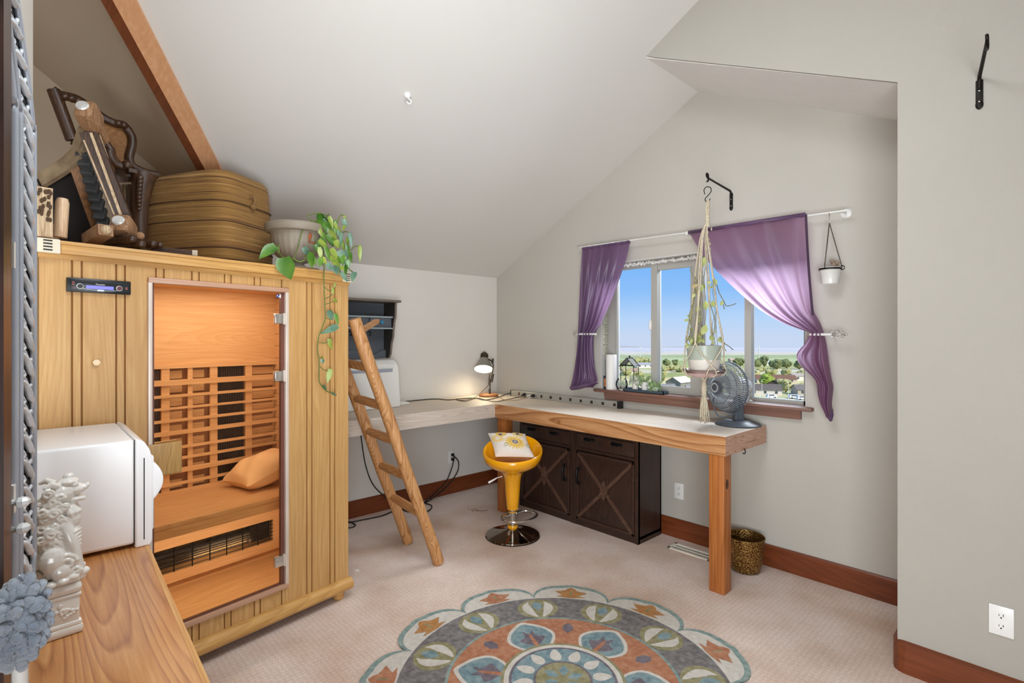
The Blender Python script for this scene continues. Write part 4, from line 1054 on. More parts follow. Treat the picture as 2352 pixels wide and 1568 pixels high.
obj('bottom_rail', mb, M_shelf_back, sh)
for z_ in (1.672, 1.578): obj('shelf_board', MB().box(XL + .01, XL + .165, Y0 + .018, Y1 - .018, z_ - .006, z_ + .006), mat('shelf_board_edge', '#9aa6a6', rough=.5), sh)
for k, kc in enumerate(('#30323c', '#30323c', '#2a7fa0')):
    y0 = Y1 - .02 - (3 - k) * .2085 + .006; y1 = y0 + .196
    d_ = obj('drawer', MB().bbox(XL + .05, XL + .158, y0, y1, 1.588, 1.664, .003), M_shelf_back, sh, smooth=30)
    mb = MB().cyl((XL + .158, (y0 + y1) / 2, 1.627), (XL + .168, (y0 + y1) / 2, 1.627), .008, 10); mb.ball((XL + .176, (y0 + y1) / 2, 1.627), (.012, .017, .017))
    obj('knob', mb, mat('glass_knob', kc, rough=.1, coat=.5), d_, smooth=180)
for y in (1.75, 1.95, 2.12): obj('cup_hook', MB().tube(smoothpath([(XL + .012, y, 1.55), (XL + .05, y, 1.548), (XL + .055, y, 1.525), (XL + .04, y, 1.515), (XL + .03, y, 1.525)], 3), .003, n=6), M_black_metal, sh, smooth=180)

# ------------------------------------------------------------------ white boxy machine on the bench
M_case = mat('ivory_case', '#e2dfd8', rough=.45, var=.02)
case = thing('sewing_machine_case', 'white boxy machine case with grey strip standing on the workbench behind the ladder', 'machine case', (-3.93, 1.98, TZ))
prof = [(-4.055, TZ), (-3.80, TZ), (-3.80, TZ + .02), (-3.825, TZ + .30), (-3.84, TZ + .345), (-3.88, TZ + .382), (-3.92, TZ + .392), (-4.04, TZ + .392), (-4.055, TZ + .37)]
mb = MB().prism(prof, 1.70, 2.265, 'Y'); obj('case_body', mb, M_case, case, mods=(('BEVEL', dict(width=.012, segments=3, limit_method='ANGLE')),), smooth=40)
mb = MB().bbox(-3.838, -3.818, 1.82, 2.20, TZ + .295, TZ + .318, .004); obj('grey_strip', mb, mat('label_strip', '#9aa0ad', rough=.4), case)
mb = MB().bbox(-3.846, -3.826, 1.99, 2.215, TZ + .318, TZ + .36, .004); obj('latch_cover', mb, M_case, case, smooth=30)
mb = MB().bbox(-4.06, -3.9, 1.9, 2.41, TZ, TZ + .022, .006).bbox(-4.055, -3.95, 2.26, 2.36, TZ + .02, TZ + .10, .02); obj('base_plate', mb, M_case, case, smooth=30)

# ------------------------------------------------------------------ articulated desk lamp
M_lampm = mat('lamp_grey_enamel', '#8f8a80', rough=.35, metal=.3)
M_lampd = mat('lamp_dark_steel', '#4a4036', rough=.35, metal=.7)
M_lampin = mat('lamp_reflector', '#fff6e0', rough=.3, emit='#fff0cf', es=3.5)
lb = wz(1122, 910, TZ); lamp = thing('desk_lamp', 'small grey articulated desk lamp lit on the workbench in the corner', 'lamp', tuple(lb))
obj('base', MB().lathe([(.0, 0), (.092, 0), (.095, .006), (.095, .020), (.090, .024), (.0, .026)], lb, 36), wood('lamp_base_wood', '#7a4a24', '#965f33', '#aa7646', 'X', 3, figure=.5), lamp, smooth=40)
p1 = lb + V((0, 0, .024)) ; p2 = V((-3.886, 3.309, 1.096)); p3 = V((-3.869, 3.328, 1.235)); p4 = V((-3.885, 3.31, 1.26))
obj('stem', MB().tube([p1 + RT * .012, p2 + RT * .0], .0055, n=8).tube([p1 + RT * .012, p1 + RT * .012 + V((0, 0, .05))], .010, n=10), M_lampd, lamp, smooth=60)
mb = MB().tube([p2 + RT * .012 - V((0, 0, .03)), p2 + RT * .025 + V((0, 0, .05))], .013, n=10); mb.tube([p2 - RT * .016 - V((0, 0, .06)), p2 - RT * .006 + V((0, 0, .05))], .005, n=8); mb.tube([p2 + RT * .01, p3 + RT * .006], .007, n=8)
mb.tube([p3, p3 + V((0, 0, .06)) + RT * .004], .006, n=8)
obj('arm', mb, M_lampd, lamp, smooth=60)
hc = V((-3.930, 3.262, 1.190)); hd = (V((0, 0, -1)) - FW * .55 + RT * -.02).normalized()      # the way the shade opens
HM = V((0, 0, -1)).rotation_difference(hd).to_matrix().to_4x4()
mb = MB().lathe([(.092, 0), (.094, .004), (.086, .020), (.062, .072), (.047, .100), (.040, .112), (.036, .118)], hc, 40, M=HM.to_3x3())
obj('shade', mb, M_lampm, lamp, smooth=50)
mb = MB().lathe([(.0895, .003), (.081, .022), (.056, .070), (.0, .082)], hc, 40, M=HM.to_3x3()); obj('reflector', mb, M_lampin, lamp, smooth=50)
mb = MB()
for k in range(10):
    a = 2 * PI * k / 10
    mb.tube([hc + HM.to_3x3() @ V((.036 * math.cos(a), .036 * math.sin(a), z)) for z in (.112, .14, .160)] + [hc + HM.to_3x3() @ V((.022 * math.cos(a), .022 * math.sin(a), .175))], .0035, n=5)
mb.lathe([(.034, .145), (.036, .16), (.024, .176), (.010, .182), (.010, .19), (.0, .192)], hc, 20, M=HM.to_3x3())
obj('vent_cap', mb, M_lampd, lamp, smooth=50)
mb = MB().ball(hc + HM.to_3x3() @ V((0, 0, .045)), (.028, .028, .034)); obj('bulb', mb, mat('lamp_bulb', '#fff4dc', emit='#ffe9c0', es=14), lamp, smooth=180)
jb = hc + HM.to_3x3() @ V((0, 0, .11)) + RT * .04
mb = MB().tube([jb, hc + RT * .085 + V((0, 0, .08)), p3 + V((0, 0, .06))], .008, n=8); mb.ball(hc + RT * .085 + V((0, 0, .08)), .013); mb.cyl(hc + RT * .075 + V((0, 0, .065)), hc + RT * .098 + V((0, 0, .05)), .006, 8)
obj('head_joint', mb, M_lampd, lamp, smooth=50)
li = bpy.data.lights.new('desk_lamp_light', 'SPOT'); li.energy = 4.5; li.color = (1, .84, .6); li.spot_size = math.radians(150); li.spot_blend = .6; li.shadow_soft_size = .04
lo = bpy.data.objects.new('desk_lamp_light', li); COL.objects.link(lo); lo.location = hc + hd * .01; lo.rotation_euler = hd.to_track_quat('-Z', 'Y').to_euler()

# ------------------------------------------------------------------ power strip, plugs, cords
strip = thing('power_strip', 'long grey power strip along the back of the workbench below the curtain', 'power strip', (-3.15, 3.515, TZ))
obj('housing', MB().bbox(-3.80, -2.53, 3.505, 3.545, TZ, TZ + .055, .003).box(-2.53, -2.50, 3.503, 3.547, TZ, TZ + .057, 1).box(-3.808, -3.80, 3.503, 3.547, TZ, TZ + .057, 1), [mat('strip_grey', '#a7a49c', rough=.4, metal=.3), M_black], strip)
mb = MB()
sx = [-3.80 + .30 + .118 * k for k in range(9)]
M_sock = mat('socket_brown', '#2a1f19', rough=.5)
for x in sx: obj('socket', MB().box(x - .012, x + .012, 3.503, 3.506, TZ + .016, TZ + .040), M_sock, strip)
obj('switch', MB().bbox(-3.692, -3.676, 3.500, 3.506, TZ + .014, TZ + .042, .002), mat('switch_red', '#6a2a1e', rough=.3), strip)
def plug(mb, x):
    mb.bbox(x - .013, x + .013, 3.478, 3.506, TZ + .014, TZ + .042, .005); mb.tube([(x, 3.485, TZ + .026), (x - .02, 3.47, TZ + .020)], [.009, .005], n=8)
def cordobj(name, pts, r, m, lab, k=5): return obj(name, MB().tube(smoothpath(pts, k), r, n=8), m, label=lab, cat='cable', smooth=180)
M_cord_b = mat('black_cord', '#15130f', rough=.5); M_cord_t = mat('tan_cord', '#a3876a', rough=.5); M_cord_br = mat('brown_cord', '#5c4630', rough=.5)
for i, (x, lab) in enumerate(((-3.60, 'black plug nearest the switch on the power strip'), (-3.478, 'second black plug from the switch on the power strip'))):
    mb = MB(); plug(mb, x); obj('plug', mb, M_black, label=lab, cat='plug', smooth=40, group='plugs on the power strip')
c_ = wz(1217, 914, TZ); mb = MB().bbox(c_.x - .03, c_.x + .03, c_.y - .022, c_.y + .022, TZ + .001, TZ + .024, .006); obj('power_adapter', mb, M_white_plastic, label='small white power adapter lying in front of the power strip', cat='adapter', smooth=30)
e_ = TZ + .006
def tp(h, v, z=e_): return wz(h, v, z)
cordobj('black_cable', [(-3.806, 3.525, TZ + .03), tp(1160, 906, TZ + .012), tp(1145, 912), tp(1115, 918), tp(1092, 914), tp(1060, 915), tp(1030, 918), (-4.05, 2.75, e_), (-4.06, 2.45, e_)], .0042, M_cord_b, 'black cord running from the power strip along the wall behind the lamp')
cordobj('lamp_cable', [p2 - RT * .016 - V((0, 0, .06)), tp(1108, 898, TZ + .05), tp(1095, 910, TZ + .02), tp(1080, 916), tp(1060, 919), tp(1045, 917), tp(1068, 921), tp(1096, 914), tp(1135, 922), tp(1160, 918), (-3.62, 3.45, e_), (-3.478, 3.47, TZ + .02)], .0035, M_cord_br, 'thin brown lamp cord looping round the desk lamp base')
cordobj('tan_cable', [c_ + V((-.03, 0, .01)), tp(1190, 918), tp(1165, 919), tp(1150, 913), tp(1140, 905)], .003, M_cord_t, 'tan cord leading to the small white adapter')
M_outl = mat('outlet_white', '#e9e7e3', rough=.35, var=.02)
def outlet(lab, P, nx, ux, plugs=False, group=None):
    """duplex outlet: P centre, nx wall normal, ux along the wall"""
    P, nx, ux = V(P), V(nx), V(ux); o = thing('outlet', lab, 'outlet', tuple(P), group=group)
    M = Matrix.Translation(P) @ Matrix((ux, nx, V((0, 0, 1)))).transposed().to_4x4()
    obj('cover_plate', MB().bbox(-.038, .038, 0, .007, -.06, .06, .004).xf(M), M_outl, o, smooth=30)
    for z in (.021, -.021):
        f_ = MB().prism([(.017 * math.cos(2 * PI * k / 20), z + max(-.0135, min(.0135, .018 * math.sin(2 * PI * k / 20)))) for k in range(20)], .006, .0085, 'Y')
        fo = obj('receptacle', f_.xf(M), M_outl, o, smooth=30)
        s_ = MB().box(-.0075, -.0050, .008, .009, z - .001, z + .008).box(.0050, .0070, .008, .009, z - .001, z + .006)
        s_.prism([(.003 * math.cos(2 * PI * k / 10), z - .007 + .003 * math.sin(2 * PI * k / 10)) for k in range(10)], .008, .009, 'Y')
        obj('slot', s_.xf(M), M_dark_slot, fo)
    return o
outlet('white wall outlet with two black plugs below the bench wing', (XL, 3.0, .35), (1, 0, 0), (0, -1, 0))
outlet('white wall outlet below the bench beside the dark cabinet', (-2.022, YW, .352), (0, -1, 0), (-1, 0, 0))
outlet('large looking white outlet low on the near wall', (-.206, YN, .355), (0, -1, 0), (-1, 0, 0))
for i, z in enumerate((.371, .329)):
    mb = MB().bbox(XL + .008, XL + .03, 2.985, 3.015, z - .014, z + .014, .006); mb.tube([(XL + .02, 3.0, z), (XL + .038, 3.005, z - .01)], [.010, .006], n=8)
    obj('plug', mb, M_black, label=('upper black plug in the wall outlet under the bench', 'lower black plug in the wall outlet under the bench')[i], cat='plug', smooth=40)
cordobj('floor_cable', [(XL + .034, 3.0, .36), (XL + .045, 3.05, .30), (XL + .05, 3.03, .20), (XL + .055, 2.9, .09), (XL + .09, 2.7, .02), wz(960, 1158, .008), wz(930, 1160, .008), wz(925, 1170, .008), wz(960, 1178, .008), wz(985, 1172, .008), wz(990, 1160, .008), wz(955, 1152, .008), wz(925, 1163, .008)], .0055, M_cord_b, 'black cord from the upper plug coiling on the carpet behind the ladder')
cordobj('floor_cable', [(XL + .034, 3.0, .32), (XL + .045, 2.97, .25), (XL + .05, 2.9, .14), (XL + .06, 2.75, .05), (XL + .1, 2.6, .01), wz(940, 1160, .01), wz(915, 1168, .01), wz(880, 1183, .007), wz(840, 1192, .007), wz(805, 1199, .007), wz(790, 1203, .007)], .005, M_cord_b, 'black cord from the lower plug running along the baseboard to the sauna')
cordobj('floor_cable', [wz(798, 1196, .008), wz(812, 1202, .008), wz(816, 1206, .008), wz(808, 1211, .008), wz(790, 1212, .008), wz(770, 1214, .008)], .005, M_cord_b, 'short loop of black cord beside the sauna foot')
cordobj('hanging_cable', [(-4.091, 2.02, TZ - .01), (-4.091, 2.04, .8), (-4.085, 2.06, .62), (-4.075, 2.09, .42), (-4.06, 2.15, .25), (-4.03, 2.26, .12), (-4.02, 2.36, .02), wz(938, 1166, .012)], .005, M_cord_b, 'black cord hanging from the bench behind the ladder')

# ------------------------------------------------------------------ floor register and brass basket
reg = thing('floor_register', 'cream metal floor register in the carpet beside the bench post', 'vent', (-1.83, 3.405, 0))
RG = (-1.985, -1.665, 3.345, 3.465)
mb = MB(); x0, x1, y0, y1 = RG
mb.bbox(x0, x1, y0, y0 + .022, .0, .008, .002).bbox(x0, x1, y1 - .022, y1, .0, .008, .002).bbox(x0, x0 + .022, y0, y1, .0, .008, .002).bbox(x1 - .022, x1, y0, y1, .0, .008, .002)
M_reg = mat('register_cream', '#e2d9ca', rough=.45)
obj('frame', mb, M_reg, reg)
mb = MB()
for k in range(22): x = x0 + .026 + k * .0125; mb.box(x, x + .005, y0 + .02, y1 - .02, .0015, .0035)
mb.box(x0 + .02, x1 - .02, (y0 + y1) / 2 - .003, (y0 + y1) / 2 + .003, .001, .0065)
obj('louver', mb, M_reg, reg)
obj('duct', MB().box(x0 + .02, x1 - .02, y0 + .02, y1 - .02, .0005, .0015), M_dark_slot, reg)
m, nt, b = new_mat('hammered_brass')
tc = _n(nt, 'ShaderNodeTexCoord'); vo = _n(nt, 'ShaderNodeTexVoronoi'); vo.inputs['Scale'].default_value = 70; vo.feature = 'DISTANCE_TO_EDGE'
nt.links.new(tc.outputs['Object'], vo.inputs['Vector'])
rp = _n(nt, 'ShaderNodeValToRGB'); rp.color_ramp.elements[0].color = C('#d0a860'); rp.color_ramp.elements[1].color = C('#5a3714'); rp.color_ramp.elements[1].position = .10
nt.links.new(vo.outputs['Distance'], rp.inputs['Fac']); nt.links.new(rp.outputs['Color'], b.inputs['Base Color'])
b.inputs['Metallic'].default_value = .75; b.inputs['Roughness'].default_value = .38
bp = _n(nt, 'ShaderNodeBump'); bp.inputs['Strength'].default_value = .8; bp.inputs['Distance'].default_value = .004; bp.invert = True
nt.links.new(vo.outputs['Distance'], bp.inputs['Height']); nt.links.new(bp.outputs['Normal'], b.inputs['Normal'])
bc = V((-1.452, 3.40, 0)); bask = thing('waste_basket', 'round hammered brass waste basket on the carpet behind the bench post', 'basket', tuple(bc))
obj('basket_body', MB().lathe([(.0, .004), (.082, .004), (.088, .008), (.100, .06), (.110, .14), (.116, .218), (.112, .218), (.106, .14), (.096, .06), (.084, .014), (.0, .012)], bc, 48), m, bask, smooth=50)
obj('rim', MB().tube([bc + V((.1155 * math.cos(2 * PI * k / 48), .1155 * math.sin(2 * PI * k / 48), .219)) for k in range(48)], .0035, n=8, closed=True), mat('brass_rim', '#8a6a38', rough=.35, metal=.8), bask, smooth=180)
# ------------------------------------------------------------------ curtain rod, curtains, holdbacks
CY = 3.485                                           # plane of the rod
M_rod = mat('rod_white', '#dedbd6', rough=.35)
rz = wy(1690, 519, CY).z
ra = wy(1338, 567, CY); rb = wy(1915, 487, CY)
rod = thing('curtain_rod', 'thin white curtain rod mounted over the window', 'curtain rod', (-1.95, CY, rz))
obj('pole', MB().tube(smoothpath([(ra.x, YW, ra.z), (ra.x - .012, YW - .05, ra.z), (ra.x + .01, CY, ra.z), wy(1580, 534, CY), (rb.x, CY, rb.z), (rb.x + .03, CY + .02, rb.z), (rb.x + .04, YW - .03, rb.z), (rb.x + .04, YW, rb.z)], 5), .0062, n=10), M_rod, rod, smooth=60)
for x, z in ((rb.x + .04, rb.z), (ra.x, ra.z)):
    obj('flange', MB().lathe([(.0, 0), (.03, 0), (.028, .006), (.012, .012), (.0, .012)], (x, YW, z), 24, M=Matrix.Rotation(PI / 2, 3, 'X')), M_rod, rod, smooth=50)
cb_ = wy(1579, 536, CY); obj('support', MB().bbox(cb_.x - .006, cb_.x + .006, CY, YW, cb_.z - .012, cb_.z + .0, .002).bbox(cb_.x - .01, cb_.x + .01, CY - .011, CY + .011, cb_.z - .012, cb_.z + .014, .003), M_rod, rod, smooth=30)

def curtain(name, lab, L, R, folds, amp, mats, nrow=46, ncol=74, gath=None, seed=1, tie=None):
    """hanging cloth between its two edges; every row is carried from edge to edge with folds that gather at the tie"""
    rnd = random.Random(seed); ph = [rnd.uniform(0, 6) for _ in range(4)]
    Lp = resample([wy(h, v, CY - .008) for h, v in smooth2(L)], nrow); Rp = resample([wy(h, v, CY - .008) for h, v in smooth2(R)], nrow)
    w0 = (Rp[0] - Lp[0]).length
    def f(u, v):
        j = min(nrow - 1, int(round(v * (nrow - 1))))
        a, b_ = Lp[j], Rp[j]; w = (b_ - a).length
        p = a.lerp(b_, u); k = min(1.0, w / w0)
        A = amp * (.22 + .78 * (1 - k)) * min(1, .25 + v * 3)
        p = p.copy(); p.y += A * math.sin(2 * PI * folds * (u + .05 * math.sin(4 * u + ph[0]))) + A * .45 * math.sin(2 * PI * folds * 1.9 * u + ph[1] + 3 * v)
        p.y -= (1 - k) * .012
        return p
    return MB().grid(f, ncol, nrow)
def smooth2(P, k=5):
    q = smoothpath([V((a, b_, 0)) for a, b_ in P], k); return [(p.x, p.y) for p in q]
M_cur = cloth('curtain_satin', '#5b4460', '#84668a', trans=.45, vs=5, rough=.35, through='#a884a6')
M_cur2 = cloth('curtain_satin_sheer', '#5e3f56', '#7d5a7c', trans=.62, vs=4, rough=.4, through='#e6c2de')
Lc = [(1338, 573), (1335, 620), (1333, 690), (1330, 766), (1327, 810), (1321, 850), (1313, 888)]
Rc = [(1447, 556), (1441, 585), (1424, 640), (1402, 700), (1382, 745), (1366, 768), (1364, 800), (1369, 845), (1377, 872), (1366, 890)]
c1 = thing('curtain', 'narrow gathered purple curtain tied back on the lamp side of the window', 'curtain', tuple(wy(1345, 890, CY)))
mb = curtain('curtain', '', Lc, Rc, 6, .032, None, seed=2); 
obj('drape', mb, M_cur, c1, smooth=180)
mb = MB()
def hem(u, v):
    p = wy(1313 + 62 * u, 884 - 12 * u * u + 12 * v * (1 - .4 * u), CY - .02); p.y += .03 * math.sin(PI * v) * -1 + .012 * math.sin(9 * u); return p
mb.grid(hem, 24, 8); obj('tucked_hem', mb, M_cur, c1, smooth=180)
mb = MB(); mb.tube(smoothpath([wy(1338 + 109 * k / 24, 572 - 17 * k / 24, CY + .004 * math.sin(k * 2.1)) for k in range(25)], 2), .0145, n=8); obj('rod_pocket', mb, M_cur, c1, smooth=180)
Ld = [(1582, 533), (1598, 560), (1622, 596), (1655, 632), (1700, 675), (1745, 712), (1790, 738), (1830, 754), (1862, 764), (1848, 788), (1828, 814), (1838, 840), (1872, 872), (1878, 905), (1886, 932), (1902, 956)]
Rd = [(1850, 491), (1851, 540), (1853, 600), (1859, 670), (1866, 712), (1880, 738), (1890, 764), (1897, 795), (1902, 830), (1908, 870), (1912, 890), (1908, 930), (1912, 946), (1909, 960)]
c2 = thing('curtain', 'wide translucent purple curtain swept aside behind the hanging plant', 'curtain', tuple(wy(1880, 955, CY)))
# its two edges are matched by hand so the folds run from the rod down to the holdback
def drape2():
    la = smooth2(Ld[:9]); lb_ = smooth2(Ld[8:]); rA = smooth2(Rd[:7]); rB = smooth2(Rd[6:])
    P = lambda S, n_: resample([wy(h, v, CY - .008) for h, v in S], n_)
    n1_, n2_ = 34, 26
    Lp = P(la, n1_) + P(lb_, n2_)[1:]; Rp = P(rA, n1_) + P(rB, n2_)[1:]
    w0 = (Rp[0] - Lp[0]).length; N_ = len(Lp)
    def f(u, v):
        j = int(round(v * (N_ - 1))); a, b_ = Lp[j], Rp[j]; k = min(1, (b_ - a).length / w0)
        p = a.lerp(b_, u); t_ = j / n1_
        A = .004 + .024 * (1 - k)
        p.y += A * math.sin(2 * PI * (3.2 * u ** 1.6) + .6) + A * .5 * math.sin(2 * PI * 7 * u + 1 + t_)
        p.y -= (1 - k) * .014
        return p
    return MB().grid(f, 80, N_)
obj('drape', drape2(), M_cur2, c2, smooth=180)
mb = MB(); a_, b_ = wy(1582, 534, CY), wy(1850, 493, CY); mb.tube([a_, b_], .0145, n=10); obj('rod_pocket', mb, M_cur, c2, smooth=180)
mb = MB(); mb.grid(lambda u, v: wy(1848 + 6 * u + 8 * v + 8 * v * v, 492 + 232 * v, CY - .020), 4, 14); obj('side_hem', mb, cloth('curtain_hem', '#2f1a30', '#4a2c4a', trans=.1), c2, smooth=180)
mb = MB(); q_ = wy(1906, 952, CY - .01); mb.ball(q_, (.02, .02, .03)); mb.ball(q_ + V((.004, 0, -.02)), (.012, .014, .02)); obj('gathered_tip', mb, M_cur, c2, smooth=180)

def holdback(lab, h0, h1, v, hk):
    a_, b_ = wy(h0, v, CY - .03), wy(h1, v, CY - .03); o = thing('holdback', lab, 'holdback', tuple(a_.lerp(b_, .5)))
    obj('arm', MB().tube([a_, b_], .0085, n=10).tube([wy(hk, v, CY - .03), (wy(hk, v, CY - .03).x, YW, a_.z)], .008, n=10).bbox(wy(hk, v, CY).x - .02, wy(hk, v, CY).x + .02, YW - .008, YW, a_.z - .02, a_.z + .02, .004), M_rod, o, smooth=40)
    return o
hb1 = holdback('white metal curtain holdback round the narrow gathered purple curtain', 1332, 1369, 767, 1334)
hb2 = holdback('white metal curtain holdback below the little hanging glass cup', 1860, 1910, 768, 1905)
M_cage = mat('holdback_cage_metal', '#c8c4bd', rough=.25, metal=.7)
for o, h0, h1, v in ((hb1, 1318, 1333, 767), (hb2, 1910, 1944, 768)):
    a_, b_ = wy(h0, v, CY - .03), wy(h1, v, CY - .03); mb = MB(); r_ = .55 * .5 * (b_ - a_).length
    for k in range(6):
        mb.tube([a_.lerp(b_, t / 8) + V((0, math.cos(2 * PI * k / 6 + t * .2), math.sin(2 * PI * k / 6 + t * .2))) * (max(.002, .026 * math.sin(PI * t / 8))) for t in range(9)], .0024, n=6)
    mb.ball(a_, .007).ball(b_, .007)
    obj('cage_finial', mb, M_cage, o, smooth=180)

# ------------------------------------------------------------------ wall brackets, hook, hanging planter
def bracket(lab, x, zt, xe, L=.315):
    o = thing('wall_bracket', lab, 'bracket', (x, (YW if zt > 2.5 and x < -1 else YN), zt - .05)); Y = YW if x < -1 else YN
    mb = MB().bbox(x - .012, x + .012, Y - .006, Y, zt - .115, zt - .01, .003); mb.ball((x, Y - .004, zt - .112), (.013, .005, .02))
    obj('plate', mb, M_black_metal, o, smooth=40)
    obj('screw', MB().ball((x, Y - .007, zt - .1), (.004, .002, .004)).ball((x, Y - .007, zt - .055), (.004, .002, .004)), M_steel, o, smooth=180)
    ye = Y - L
    mb = MB().tube([(x, Y - .006, zt - .05), (x, Y - .008, zt - .012), (x + (xe - x) * .05, Y - .022, zt), (x + (xe - x) * .9, ye + .03, zt + .004), (xe, ye, zt + .006)], [.007, .007, .007, .006, .006], n=8)
    mb.tube(smoothpath([(xe, ye, zt + .004), (xe + .002, ye - .016, zt + .016), (xe, ye - .004, zt + .03), (xe, ye + .012, zt + .02), (xe, ye + .012, zt - .012), (xe, ye - .004, zt - .022)], 4), .0055, n=8)
    obj('arm', mb, M_black_metal, o, smooth=60)
    return o
bracket('black iron wall bracket holding the macrame plant hanger over the window', -1.625, 2.512, -1.592, .415)
bracket('empty black iron wall bracket high on the bare near wall', -.272, 2.575, -.222)
HX, HY = -1.592, 3.165
D0 = V((HX, HY, 0)).dot(FW)
def ph(h, v, off=0.0):                               # measured point at the depth of the hanging planter
    d = sight(h, v); p = d * (D0 + off); return V((p.x, p.y, CAM_H + p.z))
hk = thing('s_hook', 'thin dark S-shaped hook linking the bracket and the macrame hanger', 'hook', tuple(ph(1626, 445)))
obj('hook_wire', MB().tube(smoothpath([ph(1619, 446), ph(1617, 436), ph(1623, 429), ph(1632, 431), ph(1633, 440), ph(1626, 449), ph(1620, 456), ph(1621, 462), ph(1628, 462), ph(1631, 456)], 4), .0028, n=8), M_black_metal, hk, smooth=180)
M_rope = mat('macrame_rope', '#cdbfa6', rough=1, var=.15, vs=80, bump=.5, bs=300)
mac = thing('macrame_hanger', 'cream macrame plant hanger with long frayed tassel above the bench', 'plant hanger', tuple(ph(1614, 960)))
pc = ph(1617, 795)                                   # pot centre at its rim
pot_r, pot_b = .110, .090; z_rim, z_bot = ph(1617, 793).z, ph(1617, 852).z
mb = MB()
top, knot = ph(1626, 459), ph(1625, 505)
for s_ in (-1, 1):
    mb.tube([top + RT * .004 * s_, ph(1625 + 3 * s_, 480), knot + RT * .004 * s_], .006, n=6); mb.tube([top, ph(1626, 482) + FW * .006 * s_, knot], .005, n=6)
for k in range(5): mb.ball(ph(1625, 498 + k * 5), (.015, .013, .012))
rnd = random.Random(9)
for k in range(4):
    a = PI / 4 + PI / 2 * k; dr = RT * math.cos(a) + FW * math.sin(a)
    for q in (-1, 1):
        side_ = RT * -math.sin(a) + FW * math.cos(a)
        pts = [knot, V((pc.x, pc.y, ph(0, 545).z)) + dr * .022 + side_ * .004 * q, V((pc.x, pc.y, ph(0, 640).z)) + dr * .060 + side_ * .006 * q, V((pc.x, pc.y, ph(0, 720).z)) + dr * .088, V((pc.x, pc.y, z_rim + .02)) + dr * (pot_r + .012),
               V((pc.x, pc.y, (z_rim + z_bot) / 2)) + (dr * .9 + side_ * .55 * q).normalized() * (pot_r + .008), V((pc.x, pc.y, z_bot - .0)) + (dr * .55 + side_ * .85 * q).normalized() * (pot_b + .042), V((pc.x, pc.y, z_bot - .030)) + (dr * .6 + side_ * .8 * q).normalized() * .095, V((pc.x, pc.y, z_bot - .040)) + dr * .02, V((pc.x, pc.y, z_bot - .075))]
        mb.tube(smoothpath(pts, 4), .0045, n=6)
for k in range(14):
    a = rnd.uniform(0, 6.28); dr = RT * math.cos(a) + FW * math.sin(a)
    mb.ball(knot.lerp(V((pc.x, pc.y, ph(0, 640).z)), rnd.uniform(.1, .9)) + dr * .028, (.005, .005, .012), nu=6, nv=4)
obj('cord_net', mb, M_rope, mac, smooth=180)
mb = MB(); t0 = V((pc.x, pc.y, z_bot - .06)); 
mb.tube([t0, t0 - V((0, 0, .03)), t0 - V((0, 0, .11))], [.014, .017, .016], n=10)
for k in range(34):
    a = rnd.uniform(0, 6.28); r_ = rnd.uniform(.01, .045); dr = RT * math.cos(a) + FW * math.sin(a); zl_ = rnd.uniform(.20, .275)
    mb.tube([t0 - V((0, 0, .08)) + dr * .008, t0 - V((0, 0, .13)) + dr * (.012 + r_ * .2), t0 - V((0, 0, .19)) + dr * r_ * .75 + RT * rnd.uniform(-.006, .006), t0 - V((0, 0, zl_)) + dr * r_], .0042, n=5)
obj('tassel', mb, M_rope, mac, smooth=180)
hp = thing('hanging_pot', 'white and sage green glazed pot with straggly vines hung in the macrame hanger', 'potted plant', (pc.x, pc.y, z_bot))
zz = z_rim - z_bot
obj('pot', MB().lathe([(.0, 0), (pot_b * .9, 0), (pot_b, .012), (pot_b + .008, zz * .45)], (pc.x, pc.y, z_bot), 40, mi=1).lathe([(pot_b + .008, zz * .45), (pot_r - .004, zz * .85), (pot_r, zz), (pot_r - .008, zz), (pot_r - .012, zz * .8), (.0, zz * .78)], (pc.x, pc.y, z_bot), 40, mi=0),
    [mat('glaze_sage', '#a9b0a2', rough=.25, coat=.3), mat('glaze_cream', '#d6cfc4', rough=.25, coat=.3)], hp, smooth=60)
obj('saucer', MB().lathe([(.0, -.034), (.085, -.034), (.10, -.028), (.125, .004), (.120, .006), (.095, -.022), (.0, -.026)], (pc.x, pc.y, z_bot), 40), mat('saucer_rose', '#bd8f8c', rough=.2, hx2='#d7c3bd', vs=9, coat=.4), hp, smooth=50)
obj('saucer_rim', MB().lathe([(.112, -.012), (.13, .004), (.136, .010), (.128, .010), (.10, -.006)], (pc.x, pc.y, z_bot), 40), glass('clear_saucer', (.92, .9, .88), refl=.09), hp, smooth=50)
mb = MB(); g1, g2 = MB(), MB()
for k in range(16):
    a = rnd.uniform(0, 6.28); r_ = rnd.uniform(.06, .095); dr = RT * math.cos(a) + FW * math.sin(a)
    b0_ = V((pc.x, pc.y, z_rim)) + dr * r_
    hgt = rnd.choice((.05, .1, .25, .4, .52, .58)) * rnd.uniform(.7, 1.05)
    # the shoots climb along the cords, converging towards the knot
    e_ = V((pc.x, pc.y, z_rim + hgt)) + dr * max(.02, (r_ + .025) * (1 - hgt / .90)) + RT * rnd.uniform(-.015, .015)
    m_ = b0_.lerp(e_, .5) + RT * rnd.uniform(-.03, .03) + FW * rnd.uniform(-.02, .02)
    path = smoothpath([b0_, m_, e_], 4); mb.tube(path, .0016, n=5)
    if rnd.random() < .8:
        for q in range(rnd.randint(1, 3)):
            p_ = path[rnd.randint(1, len(path) - 1)]; L_ = rnd.uniform(.018, .042)
            dv = (RT * rnd.uniform(-1, 1) + V((0, 0, rnd.uniform(-1, .4)))).normalized()
            (g1 if rnd.random() < .6 else g2).leaf(p_, p_ + dv * L_, L_ * .55, nrm=-FW + RT * rnd.uniform(-.6, .6), heart=False)
